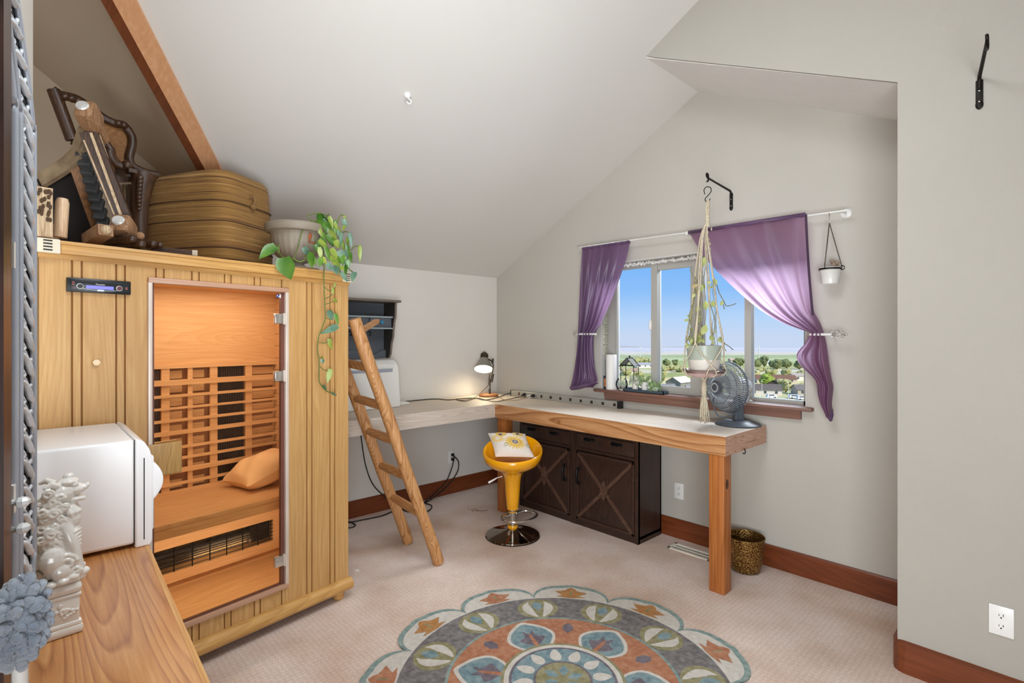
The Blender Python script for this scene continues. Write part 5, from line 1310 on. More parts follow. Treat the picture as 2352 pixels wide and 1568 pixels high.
for P in ([(1642, 640), (1652, 672), (1662, 690), (1668, 702), (1682, 700), (1690, 697)], [(1660, 695), (1664, 710)], [(1655, 785), (1670, 792), (1684, 803)], [(1664, 786), (1663, 798), (1668, 806)], [(1590, 700), (1583, 725), (1585, 745)], [(1582, 775), (1577, 786)], [(1590, 612), (1586, 622), (1604, 650)], [(1640, 660), (1648, 720), (1655, 760), (1660, 785)], [(1632, 700), (1642, 740), (1637, 775)], [(1602, 640), (1594, 690), (1588, 740), (1583, 785)]):
    mb.tube(smoothpath([ph(h, v, rnd.uniform(-.03, .03)) for h, v in P], 4), .0028, n=5)
for (h, v, h2, v2, w) in ((1660, 690, 1655, 702, .02), (1606, 650, 1612, 672, .035), (1618, 590, 1616, 612, .03), (1620, 690, 1622, 712, .035), (1636, 690, 1640, 706, .03), (1622, 745, 1612, 770, .04), (1606, 768, 1603, 790, .032), (1648, 782, 1662, 778, .035), (1630, 780, 1640, 772, .035), (1600, 760, 1596, 780, .03), (1640, 640, 1646, 655, .025), (1604, 700, 1602, 720, .025)):
    g1.leaf(ph(h, v, -.03), ph(h2, v2, -.03), w * 1.1, heart=False)
obj('stem', mb, mat('dry_vine', '#6f6a4c', rough=.8, hx2='#8e8a62'), hp, smooth=180)
obj('foliage', g1, mat('vine_leaf', '#8a9450', rough=.6, hx2='#bcc07c', vs=20), hp, smooth=60)
obj('dry_foliage', g2, mat('vine_leaf_dry', '#a08a5a', rough=.8, hx2='#c9b98a', vs=20), hp, smooth=60)
mb = MB()
for k in range(40): a = rnd.uniform(0, 6.28); r_ = .1 * math.sqrt(rnd.random()); mb.ball(V((pc.x, pc.y, z_rim - .01)) + (RT * math.cos(a) + FW * math.sin(a)) * r_, rnd.uniform(.006, .013), nu=6, nv=4)
obj('soil', mb, mat('dry_soil', '#6b5a48', rough=1, var=.3), hp, smooth=180)

# glass cup hung on the rod
ct = wy(1905, 494, CY); ccn = wy(1907, 632, CY)
cup_ = thing('hanging_cup', 'tiny clear glass cup hung on chains from the end of the curtain rod', 'glass cup', tuple(ccn - V((0, 0, .05))))
M_chain = mat('dark_chain', '#5b5048', rough=.5, metal=.6)
zr_ = wy(1907, 616, CY).z; zb_ = wy(1907, 652, CY).z
obj('cup', MB().lathe([(.0, zb_ - zr_ + .004), (.040, zb_ - zr_ + .004), (.042, zb_ - zr_), (.045, zb_ - zr_ + .012), (.056, 0), (.060, .004), (.055, .006), (.041, zb_ - zr_ + .016), (.0, zb_ - zr_ + .014)], (ccn.x, ccn.y, zr_), 32), mat('frosted_cup', '#d6d2cc', rough=.25), cup_, smooth=50)
obj('band', MB().lathe([(.058, -.010), (.060, -.010), (.060, .0), (.058, .0)], (ccn.x, ccn.y, zr_), 32).tube(smoothpath([(ccn.x + .062 + .012 * math.cos(t), ccn.y, zr_ - .002 + .012 * math.sin(t)) for t in [k * .5 for k in range(13)]], 1), .0025, n=6), M_black_metal, cup_, smooth=60)
for k in range(3):
    a = 2 * PI * k / 3 + .3; e_ = V((ccn.x + .06 * math.cos(a), ccn.y + .06 * math.sin(a), zr_)); s0_ = wy(1905, 512, CY); mb = MB()
    n_ = 26
    for i in range(n_): p_ = s0_.lerp(e_, (i + .5) / n_); mb.ball(p_, (.0036, .0036, .0052), nu=6, nv=4)
    mb.tube([s0_, e_], .0014, n=4)
    obj('chain', mb, M_chain, cup_, smooth=180)
obj('hanger_hook', MB().tube(smoothpath([ct + V((0, -.012, -.004)), ct + V((0, -.008, .012)), ct + V((0, .008, .010)), ct + V((0, -.004, -.02)), wy(1905, 513, CY)], 4), .002, n=6), M_steel, cup_, smooth=180)
mb = MB()
for k in range(16): mb.ball(wy(1917, 603, CY) + V((rnd.uniform(-.018, .018), rnd.uniform(-.014, .014), rnd.uniform(-.03, .014))), rnd.uniform(.008, .014), nu=7, nv=5)
obj('dried_flower', mb, mat('dried_flower', '#8f7a68', rough=1, var=.3, vs=70), cup_, smooth=180)

# ceiling hook
q = V((-2.619, 1.602, zc(-2.619))); 
ho = thing('ceiling_hook', 'small white swag hook screwed into the sloped ceiling', 'hook', tuple(q))
obj('base', MB().lathe([(.0, 0), (.018, 0), (.018, -.012), (.010, -.020), (.0, -.020)], q, 20, M=V((0, 0, -1)).rotation_difference(-nm).to_matrix()), M_white_plastic, ho, smooth=50)
q2 = q - nm * .02
obj('hook', MB().tube(smoothpath([q2 + nm * .004, q2 - nm * .008, q2 - nm * .012 + RT * .016 - V((0, 0, .012)), q2 + RT * .012 - V((0, 0, .035)), q2 + RT * .002 - V((0, 0, .036)), q2 - RT * .006 - V((0, 0, .024))], 4), .0042, n=8), M_white_plastic, ho, smooth=180)

# ------------------------------------------------------------------ fan
M_fan = mat('fan_charcoal', '#4c525a', rough=.4, var=.08)
M_fan_g = mat('fan_grille_grey', '#99a0a8', rough=.3, metal=.4)
M_blade = mat('fan_blade_grey', '#a9a79f', rough=.4)
fb = V((-1.515, 3.432, TZ)); fan = thing('desk_fan', 'grey oscillating desk fan turned sideways at the end of the workbench', 'fan', tuple(fb))
obj('base', MB().lathe([(.0, 0), (.138, 0), (.142, .006), (.136, .014), (.085, .026), (.078, .034), (.0, .036)], fb, 44), M_fan, fan, smooth=40)
fx = (-RT * .93 - FW * .37).normalized(); fx = (fx + V((0, 0, .02))).normalized()     # blowing direction
def pf(h, v, off=0.0): d = sight(h, v); p = d * (fb.dot(FW) + off); return V((p.x, p.y, CAM_H + p.z))
bk = pf(1673, 889)                                   # middle of the cage's back plane
up_ = V((0, 0, 1)); fs_ = up_.cross(fx).normalized(); fu = fx.cross(fs_)
FM = Matrix((fs_, fu, fx)).transposed()
mb = MB(); a_, b_ = pf(1712, 962), pf(1706, 905)
mb.prism([(-.030, 0), (.034, 0), (.022, .165), (.002, .185), (-.020, .165)], -.028, .028, 'Y')
mb.xf(Matrix.Translation(V((fb.x, fb.y, TZ + .03))) @ Matrix((RT, FW, V((0, 0, 1)))).transposed().to_4x4())
obj('stand', mb, M_fan, fan, mods=(('BEVEL', dict(width=.008, segments=2, limit_method='ANGLE')),), smooth=40)
RC = .163
gr = MB()
prof_f = [(.045, .108), (.075, .102), (.105, .088), (.135, .062), (.155, .030), (RC, .0)]; prof_b = [(RC, .0), (.158, -.02), (.14, -.038), (.11, -.050), (.06, -.056)]
def loc(r, a, z): return bk + FM @ V((r * math.cos(a), r * math.sin(a), z))
for k in range(72):
    a = 2 * PI * k / 72; gr.tube([loc(r, a + .25 * (1 - r / RC), z) for r, z in prof_f], .0023, n=4); 
    if k % 2 == 0: gr.tube([loc(r, a, z) for r, z in prof_b], .0017, n=4)
obj('grille', gr, M_fan_g, fan, smooth=180)
mb = MB()
for r_, z, w in ((RC, .0, .006), (.135, .062, .0025), (.105, .088, .0022), (.155, .030, .0022)): mb.tube([loc(r_, 2 * PI * k / 48, z) for k in range(48)], w, n=8, closed=True)
obj('cage_ring', mb, M_fan, fan, smooth=180)
mb = MB().lathe([(.0, .116), (.035, .114), (.046, .106), (.046, .098), (.0, .098)], bk, 28, M=FM); obj('badge', mb, M_fan, fan, smooth=50)
mb = MB().lathe([(.022, .1155), (.032, .1145), (.032, .117), (.022, .118)], bk, 28, M=FM); obj('badge_ring', mb, mat('badge_silver', '#c3c8cc', rough=.3, metal=.5), fan, smooth=50)
mb = MB().lathe([(.0, -.02), (.06, -.03), (.068, -.06), (.064, -.12), (.050, -.160), (.0, -.172)], bk, 28, M=FM); obj('motor_housing', mb, mat('fan_motor_grey', '#b8b5ad', rough=.4), fan, smooth=50)
for k in range(3):
    a0 = 2 * PI * k / 3 + .3
    def f(u, v, a0=a0):
        r = .03 + .115 * v; a = a0 + (u - .5) * (1.2 + .3 * v); return loc(r, a, .03 + (u - .5) * .05)
    obj('blade', MB().grid(f, 10, 8), M_blade, fan, smooth=180)
mb = MB().tube([bk + FM @ V((0, 0, .0)), bk + FM @ V((0, 0, .10))], .012, n=10); obj('hub', mb, M_fan, fan, smooth=50)
mb = MB().ball(pf(1722, 920, -.02), (.02, .012, .008)); mb.ball(pf(1716, 916, -.02), (.012, .012, .010)); obj('tilt_knob', mb, M_blade, fan, smooth=180)
cordobj('fan_cable', [bk + FM @ V((.02, -.05, -.12)), pf(1700, 938, -.06), pf(1680, 953, -.1), pf(1655, 957, -.1), pf(1643, 945, -.08), pf(1638, 925, -.05), pf(1640, 912, -.02)], .004, M_fan, 'dark cord looping under the desk fan')

# ------------------------------------------------------------------ things on the window sill
SZ = WZ0 + .020
def sw(h, v, y=3.585): return wy(h, v, y)
c_ = sw(1404, 890, 3.60); c_.z = SZ; zt = sw(1404, 814, 3.60).z
can = thing('pillar_candle', 'tall white pillar candle standing in the corner of the window sill', 'candle', tuple(c_))
obj('wax', MB().lathe([(.0, 0), (.044, 0), (.045, .004), (.045, zt - SZ - .004), (.042, zt - SZ), (.03, zt - SZ - .004), (.0, zt - SZ - .006)], c_, 36), mat('white_wax', '#e6e1db', rough=.5, var=.02), can, smooth=50)
obj('wick', MB().tube([c_ + V((0, 0, zt - SZ - .006)), c_ + V((.002, 0, zt - SZ + .006))], .0015, n=5), M_black, can)
x_ = WX0 + .008
pj = wx(1389, 880, x_)
mb = MB().box(x_ + .006, x_ + .040, 3.59, 3.655, SZ, SZ + .11)
mb.add([(x_ + .0405, 3.603, SZ + .02), (x_ + .0405, 3.645, SZ + .025), (x_ + .0405, 3.640, SZ + .085), (x_ + .0405, 3.612, SZ + .09)], [(0, 1, 2, 3)], 1)
mb.add([(3.603 * 0 + x_ + .012, 3.5895, SZ + .02), (x_ + .036, 3.5895, SZ + .02), (x_ + .036, 3.5895, SZ + .085), (x_ + .012, 3.5895, SZ + .09)], [(0, 1, 2, 3)], 1)
obj('small_tin', mb, [mat('tin_navy', '#2e3238', rough=.4), mat('tin_orange_leaf', '#c07a4a', rough=.5, var=.3, vs=60)], label='small dark tin with an orange patch standing behind the candle', cat='tin')
mb = MB().lathe([(.0, 0), (.022, 0), (.022, .13), (.014, .16), (.0, .16)], (x_ + .024, 3.622, SZ + .111), 18); obj('grey_bottle', mb, mat('bottle_grey', '#777572', rough=.3, var=.4, vs=50), label='grey marbled bottle standing on the dark tin behind the candle', cat='bottle', smooth=40)
tl = thing('tile_strip', 'upright strip of pale patterned tiles against the side of the window', 'tile strip', (x_, 3.62, SZ + .28))
for k in range(5):
    z0 = SZ + .285 + k * .088
    o_ = obj('tile', MB().bbox(x_ - .003, x_ + .006, 3.592, 3.655, z0, z0 + .085, .002), mat('patterned_tile', '#b7b4a2', rough=.4, var=.25, vs=30), tl, smooth=30)
    obj('tile_motif', MB().tube([(x_ + .0065, 3.6235 + .02 * math.cos(t * PI / 4), z0 + .0425 + .026 * math.sin(t * PI / 4)) for t in range(8)], .0022, n=5, closed=True), mat('tile_motif', '#8d907c', rough=.5), o_)
# lantern
lp = sw(1446, 885, 3.62); lp.z = SZ
lan = thing('wire_lantern', 'open black wire lantern with peaked roof on the window sill', 'lantern', tuple(lp))
w_, d_, hz = .062, .035, sw(1446, 839, 3.62).z - SZ
mb = MB()
for sx_ in (-1, 1):
    for sy_ in (-1, 1): mb.tube([lp + V((sx_ * w_, sy_ * d_, 0)), lp + V((sx_ * w_, sy_ * d_, hz))], .0028, n=6)
    mb.tube([lp + V((sx_ * w_, -d_, 0)), lp + V((sx_ * w_, d_, 0))], .0028, n=6); mb.tube([lp + V((sx_ * w_, -d_, hz)), lp + V((sx_ * w_, d_, hz))], .0028, n=6)
for sy_ in (-1, 1):
    for z in (0, hz): mb.tube([lp + V((-w_, sy_ * d_, z)), lp + V((w_, sy_ * d_, z))], .0028, n=6)
    mb.tube([lp + V((-w_ - .012, sy_ * d_ * 1.15, hz - .008)), lp + V((0, sy_ * d_ * 1.15, hz + .062)), lp + V((w_ + .012, sy_ * d_ * 1.15, hz - .008))], .0036, n=6)
mb.tube([lp + V((0, -d_ * 1.15, hz + .062)), lp + V((0, d_ * 1.15, hz + .062))], .0036, n=6); mb.ball(lp + V((0, 0, hz + .074)), .008)
obj('wire_frame', mb, M_black_metal, lan, smooth=60)
mb = MB()
for s_ in (-1, 1): mb.add([lp + V((0, -d_, hz + .060)), lp + V((0, d_, hz + .060)), lp + V((s_ * (w_ + .008), d_, hz - .006)), lp + V((s_ * (w_ + .008), -d_, hz - .006))], [(0, 1, 2, 3)])
obj('roof', mb, mat('lantern_mesh', '#77746c', rough=.7), lan)
# tray with pots and a glass bowl
tr0, tr1 = sw(1436, 893, 3.555).x, sw(1527, 896, 3.555).x
mb = MB(); mb.box(tr0, tr1, 3.535, 3.605, SZ, SZ + .004); 
for a_ in ((tr0, tr0 + .006, 3.535, 3.605), (tr1 - .006, tr1, 3.535, 3.605), (tr0, tr1, 3.535, 3.541), (tr0, tr1, 3.599, 3.605)): mb.box(a_[0], a_[1], a_[2], a_[3], SZ, SZ + .024)
obj('tray', mb, mat('tray_slate', '#3a4650', rough=.35), label='long slate blue tray on the window sill', cat='tray')
M_sucA = mat('succulent_grey', '#8c937f', rough=.7, hx2='#c6cbb8', vs=30); M_sucB = mat('succulent_green', '#5f7a4a', rough=.6, hx2='#9db07c', vs=30)
def sill_pot(h, y, r, hh, mcol, lab, trails, suc, name='succulent_pot', rp_=.5):
    p_ = sw(h, 890, y); p_.z = SZ + .005; o = thing(name, lab, 'potted plant', tuple(p_))
    obj('pot', MB().lathe([(.0, 0), (r * .75, 0), (r, hh * .9), (r * 1.04, hh), (r * .9, hh), (.0, hh * .9)], p_, 24), mcol, o, smooth=50)
    g = MB(); rr = random.Random(int(h))
    for k in range(trails):
        a = rr.uniform(0, 6.28); l_ = rr.uniform(.02, .05)
        b_ = p_ + V((r * .8 * math.cos(a) * rr.random() ** .5, r * .8 * math.sin(a) * rr.random() ** .5, hh))
        e_ = b_ + V((.03 * math.cos(a), .02 * math.sin(a), rr.uniform(-.03, .05))); g.leaf(b_, e_, rr.uniform(.008, .018), heart=False, nrm=-FW)
        g.ball(e_, rr.uniform(.004, .008), nu=6, nv=4)
    obj('foliage', g, suc, o, smooth=60); return o
sill_pot(1459, 3.570, .027, .075, mat('pot_white_face', '#d9d3c8', rough=.5), 'round white pot with grey succulent on the tray beneath the lantern', 60, M_sucA)
sill_pot(1481, 3.570, .029, .082, mat('pot_white_grey', '#d4d2cc', rough=.4), 'tapered white pot with mixed succulents in the middle of the tray', 50, M_sucB)
sill_pot(1504, 3.570, .026, .045, mat('pot_pale', '#c9cfca', rough=.5), 'pale low pot with trailing green stems at the end of the tray', 60, M_sucB)
p_ = sw(1428, 886, 3.555); p_.z = SZ
gb_ = thing('glass_terrarium', 'round clear glass bowl of dry air plants at the lantern foot', 'terrarium', tuple(p_))
obj('bowl', MB().lathe([(.0, .001), (.022, .002), (.042, .022), (.05, .05), (.045, .08), (.032, .10)], p_, 28), glass('bowl_glass', (.95, .96, .95), refl=.1, ior=1.3), gb_, smooth=180)
g = MB(); rr = random.Random(3)
for k in range(90):
    a = rr.uniform(0, 6.28); e = rr.uniform(.2, 1.4); L_ = rr.uniform(.02, .07); b_ = p_ + V((0, 0, .035))
    g.tube([b_ + V((.015 * math.cos(a), .015 * math.sin(a), 0)), b_ + V((L_ * .6 * math.cos(a) * math.cos(e), L_ * .6 * math.sin(a) * math.cos(e), L_ * math.sin(e)))], [.0025, .001], n=4)
obj('air_plant', g, M_sucA, gb_)
# ------------------------------------------------------------------ wooden table in the near corner
FTZ = .80
M_pine = wood('pine_table_wood', '#9a5c30', '#bd7f48', '#d19a60', 'X', 1.1, rough=.35, figure=.42, coat=.25, rings=8)
M_pine_edge = wood('pine_lit_edge', '#b8824a', '#d09a5c', '#dcae74', 'X', .9, rough=.4, figure=.3)
tab = thing('side_table', 'long honey coloured pine table under the white appliance and statue', 'table', (-1.8, .1, 0))
e0, e1 = wz(480, 1568, FTZ), wz(345, 1262, FTZ)
sl_ = (e1.y - e0.y) / (e1.x - e0.x)
def ey(x): return e0.y + (x - e0.x) * sl_
mb = MB().prism([(-2.60, -.30), (-2.12, -.30), (-2.12, .016), (-.92, -.108), (-.92, ey(-.92)), (-2.60, ey(-2.60))], FTZ - .028, FTZ, 'Z')
obj('tabletop', mb, M_pine, tab, mods=(('BEVEL', dict(width=.004, segments=2, limit_method='ANGLE')),))
mb = MB().bar((-.92, ey(-.92) - .004, FTZ - .005), (-2.60, ey(-2.6) - .004, FTZ - .005), .012, .0115); obj('edge_highlight', mb, M_pine_edge, tab)  # lighter bar paints the lit rounded edge of the tabletop
for x, y in ((-.97, -.07), (-.97, ey(-.97) - .06), (-2.55, -.24), (-2.55, ey(-2.55) - .06)):
    obj('leg', MB().bbox(x - .025, x + .025, y - .025, y + .025, 0, FTZ - .028, .004), M_pine, tab, smooth=30)
mb = MB().box(-2.5, -1.0, ey(-1) - .045, ey(-1) - .025, FTZ - .11, FTZ - .028).box(-2.5, -1.0, .03, .045, FTZ - .11, FTZ - .028); obj('apron', mb, M_pine, tab)

# ------------------------------------------------------------------ white countertop appliance
M_app = mat('appliance_white', '#f6f4f4', rough=.3, var=.015, coat=.1)
M_app_d = mat('appliance_bezel', '#f4f3f4', rough=.25, var=.01, coat=.15)
AX0, AX1, AZ = -2.620, -2.128, FTZ + .012
AY0, AY1 = -.13, .262
AT = 1.159
app = thing('countertop_appliance', 'white boxy countertop appliance with rounded front standing on the pine table', 'appliance', ((AX0 + AX1) / 2, .1, FTZ))
mb = MB().bbox(AX0, AX1, AY0, AY1, AZ, AT, .012, 3); obj('body', mb, M_app, app, smooth=40)
# rounded front bezel: side profile bulging towards the room
bz = [(AY1 - .002, AZ - .012), (AY1 + .040, AZ - .012), (AY1 + .047, AZ + .004), (AY1 + .047, AT - .075), (AY1 + .040, AT - .038), (AY1 + .024, AT - .008), (AY1 - .002, AT + .006)]
mb = MB().prism(bz, AX0 + .004, AX1 + .006, 'X'); obj('front_bezel', mb, M_app_d, app, mods=(('BEVEL', dict(width=.006, segments=3, limit_method='ANGLE', angle_limit=.3)),), smooth=40)
dr = obj('door', MB().bbox(AX0 + .02, AX1 - .0, AY1 + .020, AY1 + .052, AZ + .035, AT - .058, .008, 3), M_app_d, app, smooth=40)
hz_ = [(AY1 + .048 + .032 * math.sin(PI * k / 12) ** .8, AT - .078 - .135 * k / 12) for k in range(13)]
mb = MB().prism(hz_ + [(AY1 + .03, hz_[-1][1]), (AY1 + .03, hz_[0][1])], AX0 + .05, AX1 - .004, 'X'); obj('handle', mb, M_app_d, dr, mods=(('BEVEL', dict(width=.006, segments=3, limit_method='ANGLE', angle_limit=.7)),), smooth=60)
mb = MB().box(AX1 + .0055, AX1 + .0068, AY1 + .0215, AY1 + .0245, AZ + .012, AT - .062); mb.box(AX1 - .002, AX1 + .001, AY1 - .004, AY1 - .001, AZ, AT)
obj('door_gap', mb, M_dark_slot, app)
for x in (AX0 + .06, AX1 - .06):
    for y in (AY0 + .05, AY1 - .03): obj('foot', MB().cyl((x, y, FTZ), (x, y, AZ + .002), .016, 14), M_black, app)

# ------------------------------------------------------------------ white ceramic guardian beast on a plinth
M_cer = mat('white_ceramic', '#ece8e0', rough=.22, var=.03, vs=9, coat=.5)
f0, f1 = wz(88, 1484, FTZ), wz(193, 1449, FTZ)       # front edge of the plinth
stv = (f1 - f0); wv = stv.length; su_ = stv.normalized(); sn_ = V((-su_.y, su_.x, 0)); sn_ = sn_ if sn_.x < 0 else -sn_
sc = f0.lerp(f1, .5) + sn_ * (wv * .5)
stat = thing('ceramic_statue', 'glossy white ceramic guardian beast statue on a moulded plinth beside the mirror', 'statue', tuple(sc))
SMx = Matrix.Translation(sc) @ Matrix((su_, sn_, V((0, 0, 1)))).transposed().to_4x4()
h_ = wv / 2
def sq(mb, k, z0, z1, b_=.003): return mb.bbox(-h_ * k, h_ * k, -h_ * k, h_ * k, z0, z1, b_)
mb = MB(); sq(mb, 1.0, 0, .020, .006); sq(mb, .94, .018, .030, .004); sq(mb, .86, .028, .090, .006); sq(mb, .92, .086, .096, .004); sq(mb, .99, .094, .122, .012); sq(mb, .9, .12, .132, .006)
obj('plinth', mb.xf(SMx), M_cer, stat, smooth=40)
mb = MB(); rr = random.Random(2)
for k in range(26): a = rr.uniform(0, 6.28); r_ = rr.uniform(0, .018); mb.ball((.01 + r_ * 1.1 * math.cos(a), -h_ * .87, .060 + r_ * math.sin(a)), (.005, .003, .004), nu=6, nv=4)
obj('plinth_relief', mb.xf(SMx), M_cer, stat, smooth=180)
T_ = wy(165, 1104, 0.1) if False else None
mb = MB()
def blob(x, y, z, r): mb.ball((x, y, z), r, nu=12, nv=8)
def curl(x, y, z, r, w, turns=1.4, ax=0, hand=1):
    """a small raised spiral lock of hair"""
    pts = []
    for i in range(15):
        t = i / 14; a_ = hand * turns * 2 * PI * t; q = r * (1 - .75 * t)
        pts.append((x + q * math.cos(a_), y - .002 * t, z + q * math.sin(a_)) if ax == 0 else (x + .003 * t, y + q * math.cos(a_), z + q * math.sin(a_)))
    mb.tube(pts, [w] * 13 + [w * .8, w * .6], n=6)
# crouching body on a rocky ball, upright chest, maned neck and a roaring head turned along the plinth front
blob(.004, -.004, .158, (.034, .032, .030)); blob(-.010, .0, .19, (.032, .032, .045)); blob(-.016, .0, .235, (.028, .030, .050))
blob(.012, -.006, .222, (.024, .028, .036)); blob(.016, -.006, .258, (.022, .026, .026)); blob(-.004, .0, .28, (.028, .030, .034))
blob(.004, -.003, .314, (.028, .027, .024)); blob(.024, -.007, .318, (.021, .019, .013)); blob(.040, -.010, .320, (.009, .011, .007)); blob(.046, -.011, .324, (.005, .008, .005))
blob(.026, -.008, .298, (.018, .016, .007)); blob(.038, -.010, .297, (.007, .010, .006)); blob(.020, -.006, .290, (.012, .014, .012))
blob(.014, -.005, .336, (.020, .022, .008)); blob(.024, -.019, .330, (.007, .006, .006)); blob(.024, .006, .330, (.007, .006, .006)); blob(.016, -.005, .346, (.010, .010, .008))
for s_ in (-1, 1):
    mb.tube([(-.004, .016 * s_, .330), (-.016, .026 * s_, .338), (-.028, .030 * s_, .332)], [.008, .007, .003], n=8)
    mb.tube(smoothpath([(.006, .022 * s_, .25), (.016, .028 * s_, .215), (.024, .026 * s_, .178), (.030, .022 * s_, .148)], 4), [.014 - .0003 * i for i in range(13)], n=12); blob(.006, .022 * s_, .25, (.016, .014, .018)); blob(.036, .020 * s_, .142, (.014, .012, .009))
    blob(-.012, .030 * s_, .182, (.024, .014, .028)); blob(.0, .034 * s_, .156, (.018, .011, .018)); blob(.016, .032 * s_, .140, (.014, .010, .008))
    for k in range(3): blob(.042 - .002 * k, (.014 + .006 * k) * s_, .139, (.005, .003, .005))
for k in range(16):
    t = k / 15; curl(-.022 + .010 * math.sin(k * 2.3), -.030 + .003 * math.cos(k), .215 + .105 * t, .010, .0034, hand=1 if k % 2 else -1)
    curl(-.004 + .010 * math.sin(k * 1.7), -.031, .20 + .11 * t, .008, .003, hand=-1 if k % 2 else 1)
for k in range(9): a = -1.3 + 2.6 * k / 8; mb.tube([(.020 * math.cos(a) + .004, .026 * math.sin(a), .286), (.030 * math.cos(a) + .006, .032 * math.sin(a), .272), (.024 * math.cos(a) + .012, .028 * math.sin(a), .258)], [.006, .006, .003], n=6)
for k in range(5): mb.tube([(.006, -.030, .20 + .009 * k), (.020, -.034, .196 + .009 * k), (.034, -.024, .204 + .008 * k)], [.003, .004, .002], n=6)
mb.tube([(-.034, .0, .15), (-.046, -.004, .185), (-.040, -.008, .225), (-.050, -.004, .262), (-.040, .0, .29)], [.012, .013, .011, .010, .004], n=8)
for k in range(7): curl(-.036 + .003 * math.sin(k * 3), -.018, .155 + .020 * k, .009, .0032, hand=1 if k % 2 else -1)
curl(.006, -.036, .172, .019, .0050, turns=1.6); curl(.024, -.034, .152, .010, .0036, hand=-1)
for k in range(12): a = 2 * PI * k / 12; blob(.002 + .036 * math.cos(a), .036 * math.sin(a), .136 + .004 * math.sin(k * 2.1), (.011, .011, .008))
mb.xf(Matrix.Scale(1.12, 4)).xf(Matrix.Translation((0, 0, -.020)))
obj('beast', mb.xf(SMx), M_cer, stat, smooth=180, mods=(('REMESH', dict(mode='VOXEL', voxel_size=.0016, use_smooth_shade=True)), ('SMOOTH', dict(factor=.5, iterations=2))))

# ------------------------------------------------------------------ mirror with a carved silver frame, seen almost edge-on
M_silver = mat('carved_silver', '#dde3ea', rough=.28, metal=.15, var=.15, vs=30, bump=.2, bs=80)
M_silver_d = mat('carved_recess', '#23252b', rough=.6)
M_mahog = wood('mirror_wood', '#241513', '#38201c', '#4d302a', 'Z', 1.5, rough=.3, figure=.3)
def mline(x): return .0113 - .19 * (x + 1.45)
mdir = V((1, -.19, 0)).normalized(); mnor = V((.19, 1, 0)).normalized()          # along the glass; out to the room
mir = thing('mirror', 'tall arched mirror with carved silver frame and dark wood edge standing on the pine table', 'mirror', (-1.30, mline(-1.30), FTZ))
def mp_(t, z, o=0.0): return V((-1.45, .0113, z)) + mdir * t + mnor * (o - .008)        # t from the far edge, z up, o out of the plane
ZS0, ZS1 = 1.075, 1.905
far = [(.10, FTZ + .004), (.05, .90), (.018, .985), (.004, 1.06), (0, 1.10), (0, ZS1 - .05), (.010, ZS1 + .02), (.04, 1.99), (.08, 2.05), (.13, 2.12), (.18, 2.17), (.24, 2.20)]
FWD = .115
mb = MB(); P0 = smoothpath([V((t, z, 0)) for t, z in far], 6)
nv = len(P0)
for i in range(nv - 1):
    (t0_, z0), (t1_, z1) = P0[i][:2], P0[i + 1][:2]
    mb.add([mp_(t0_, z0), mp_(t0_ + FWD, z0), mp_(t1_ + FWD, z1), mp_(t1_, z1)], [(0, 1, 2, 3)])
    mb.add([mp_(t0_, z0), mp_(t0_, z0, -.03), mp_(t1_, z1, -.03), mp_(t1_, z1)], [(0, 1, 2, 3)])
fr_ = obj('frame', mb, M_silver_d, mir)
mb = MB(); S_ = resample([mp_(p.x + FWD / 2, p.y, .0) for p in P0], 400); D_ = 0; step = .056; acc = 0
for i in range(int(1.75 / step)):
    j = int(i * 400 * step / 1.75)
    if j + 12 >= 400: break
    c_ = S_[j]; tng = (S_[min(399, j + 8)] - S_[max(0, j - 8)]).normalized(); crs = tng.cross(mnor).normalized()
    if crs.dot(mdir) < 0: crs = -crs
    q_ = lambda a, b_, o: c_ + crs * (a * FWD) + tng * (b_ * step) + mnor * o
    # a running guilloche of S scrolls tucked one under the next
    n_ = 21; pth_ = resample(smoothpath([q_(-.46, -.70, .002), q_(-.36, -.34, .005), q_(-.10, -.18, .008), q_(.06, .10, .008), q_(.22, .36, .006), q_(.42, .46, .003), q_(.46, .24, .002)], 4), n_)
    mb.tube(pth_, [.0026 + .0040 * math.sin(PI * k_ / (n_ - 1)) for k_ in range(n_)], n=8)
    mb.tube([p_ + tng * .013 - mnor * .001 for p_ in pth_[2:-3]], .0026, n=6)
    mb.tube(smoothpath([q_(-.46, .06, .001), q_(-.32, .22, .004), q_(-.16, .18, .005), q_(-.20, .02, .003)], 3), .0034, n=6)
    mb.tube(smoothpath([q_(.46, -.16, .001), q_(.32, -.34, .004), q_(.14, -.28, .005), q_(.20, -.12, .003)], 3), .0034, n=6)
obj('carving', mb, M_silver, fr_, smooth=180, label='silver carved interlace')
mb = MB()
for o_, w in ((0, .006), (FWD, .008)): mb.tube([mp_(p.x + o_, p.y, .004) for p in P0], w, n=6)
mb.tube([mp_(p.x + FWD + .022, p.y, .0) for p in P0], .010, n=8)
obj('frame_bead', mb, mat('frame_bead', '#b9bfcb', rough=.25, metal=.3), fr_, smooth=180)
mb = MB().add([mp_(FWD, FTZ + .06, -.004), mp_(.25, FTZ + .06, -.004), mp_(.25, 2.25, -.004), mp_(FWD + .1, 2.25, -.004), mp_(FWD, 2.0, -.004)], [(0, 1, 2, 3, 4)])
obj('mirror_glass', mb, mat('mirror_silvering', '#dfe3e8', rough=.03, metal=1.0, var=0), mir)
mb = MB(); mb.bar(mp_(.238, FTZ + .002, .004), mp_(.238, 2.30, .004), .045, .024, up=mnor); mb.bar(mp_(.214, FTZ + .002, .012), mp_(.214, 2.30, .012), .006, .006, up=mnor); obj('side_stile', mb, M_mahog, mir)
mb = MB(); mb.bar(mp_(.02, FTZ + .024, -.022), mp_(.26, FTZ + .024, -.022), .03, .036); obj('bottom_rail', mb, M_mahog, mir)
M_cryst = mat('crystal', '#e6e6e4', rough=.05, var=.05, coat=1)
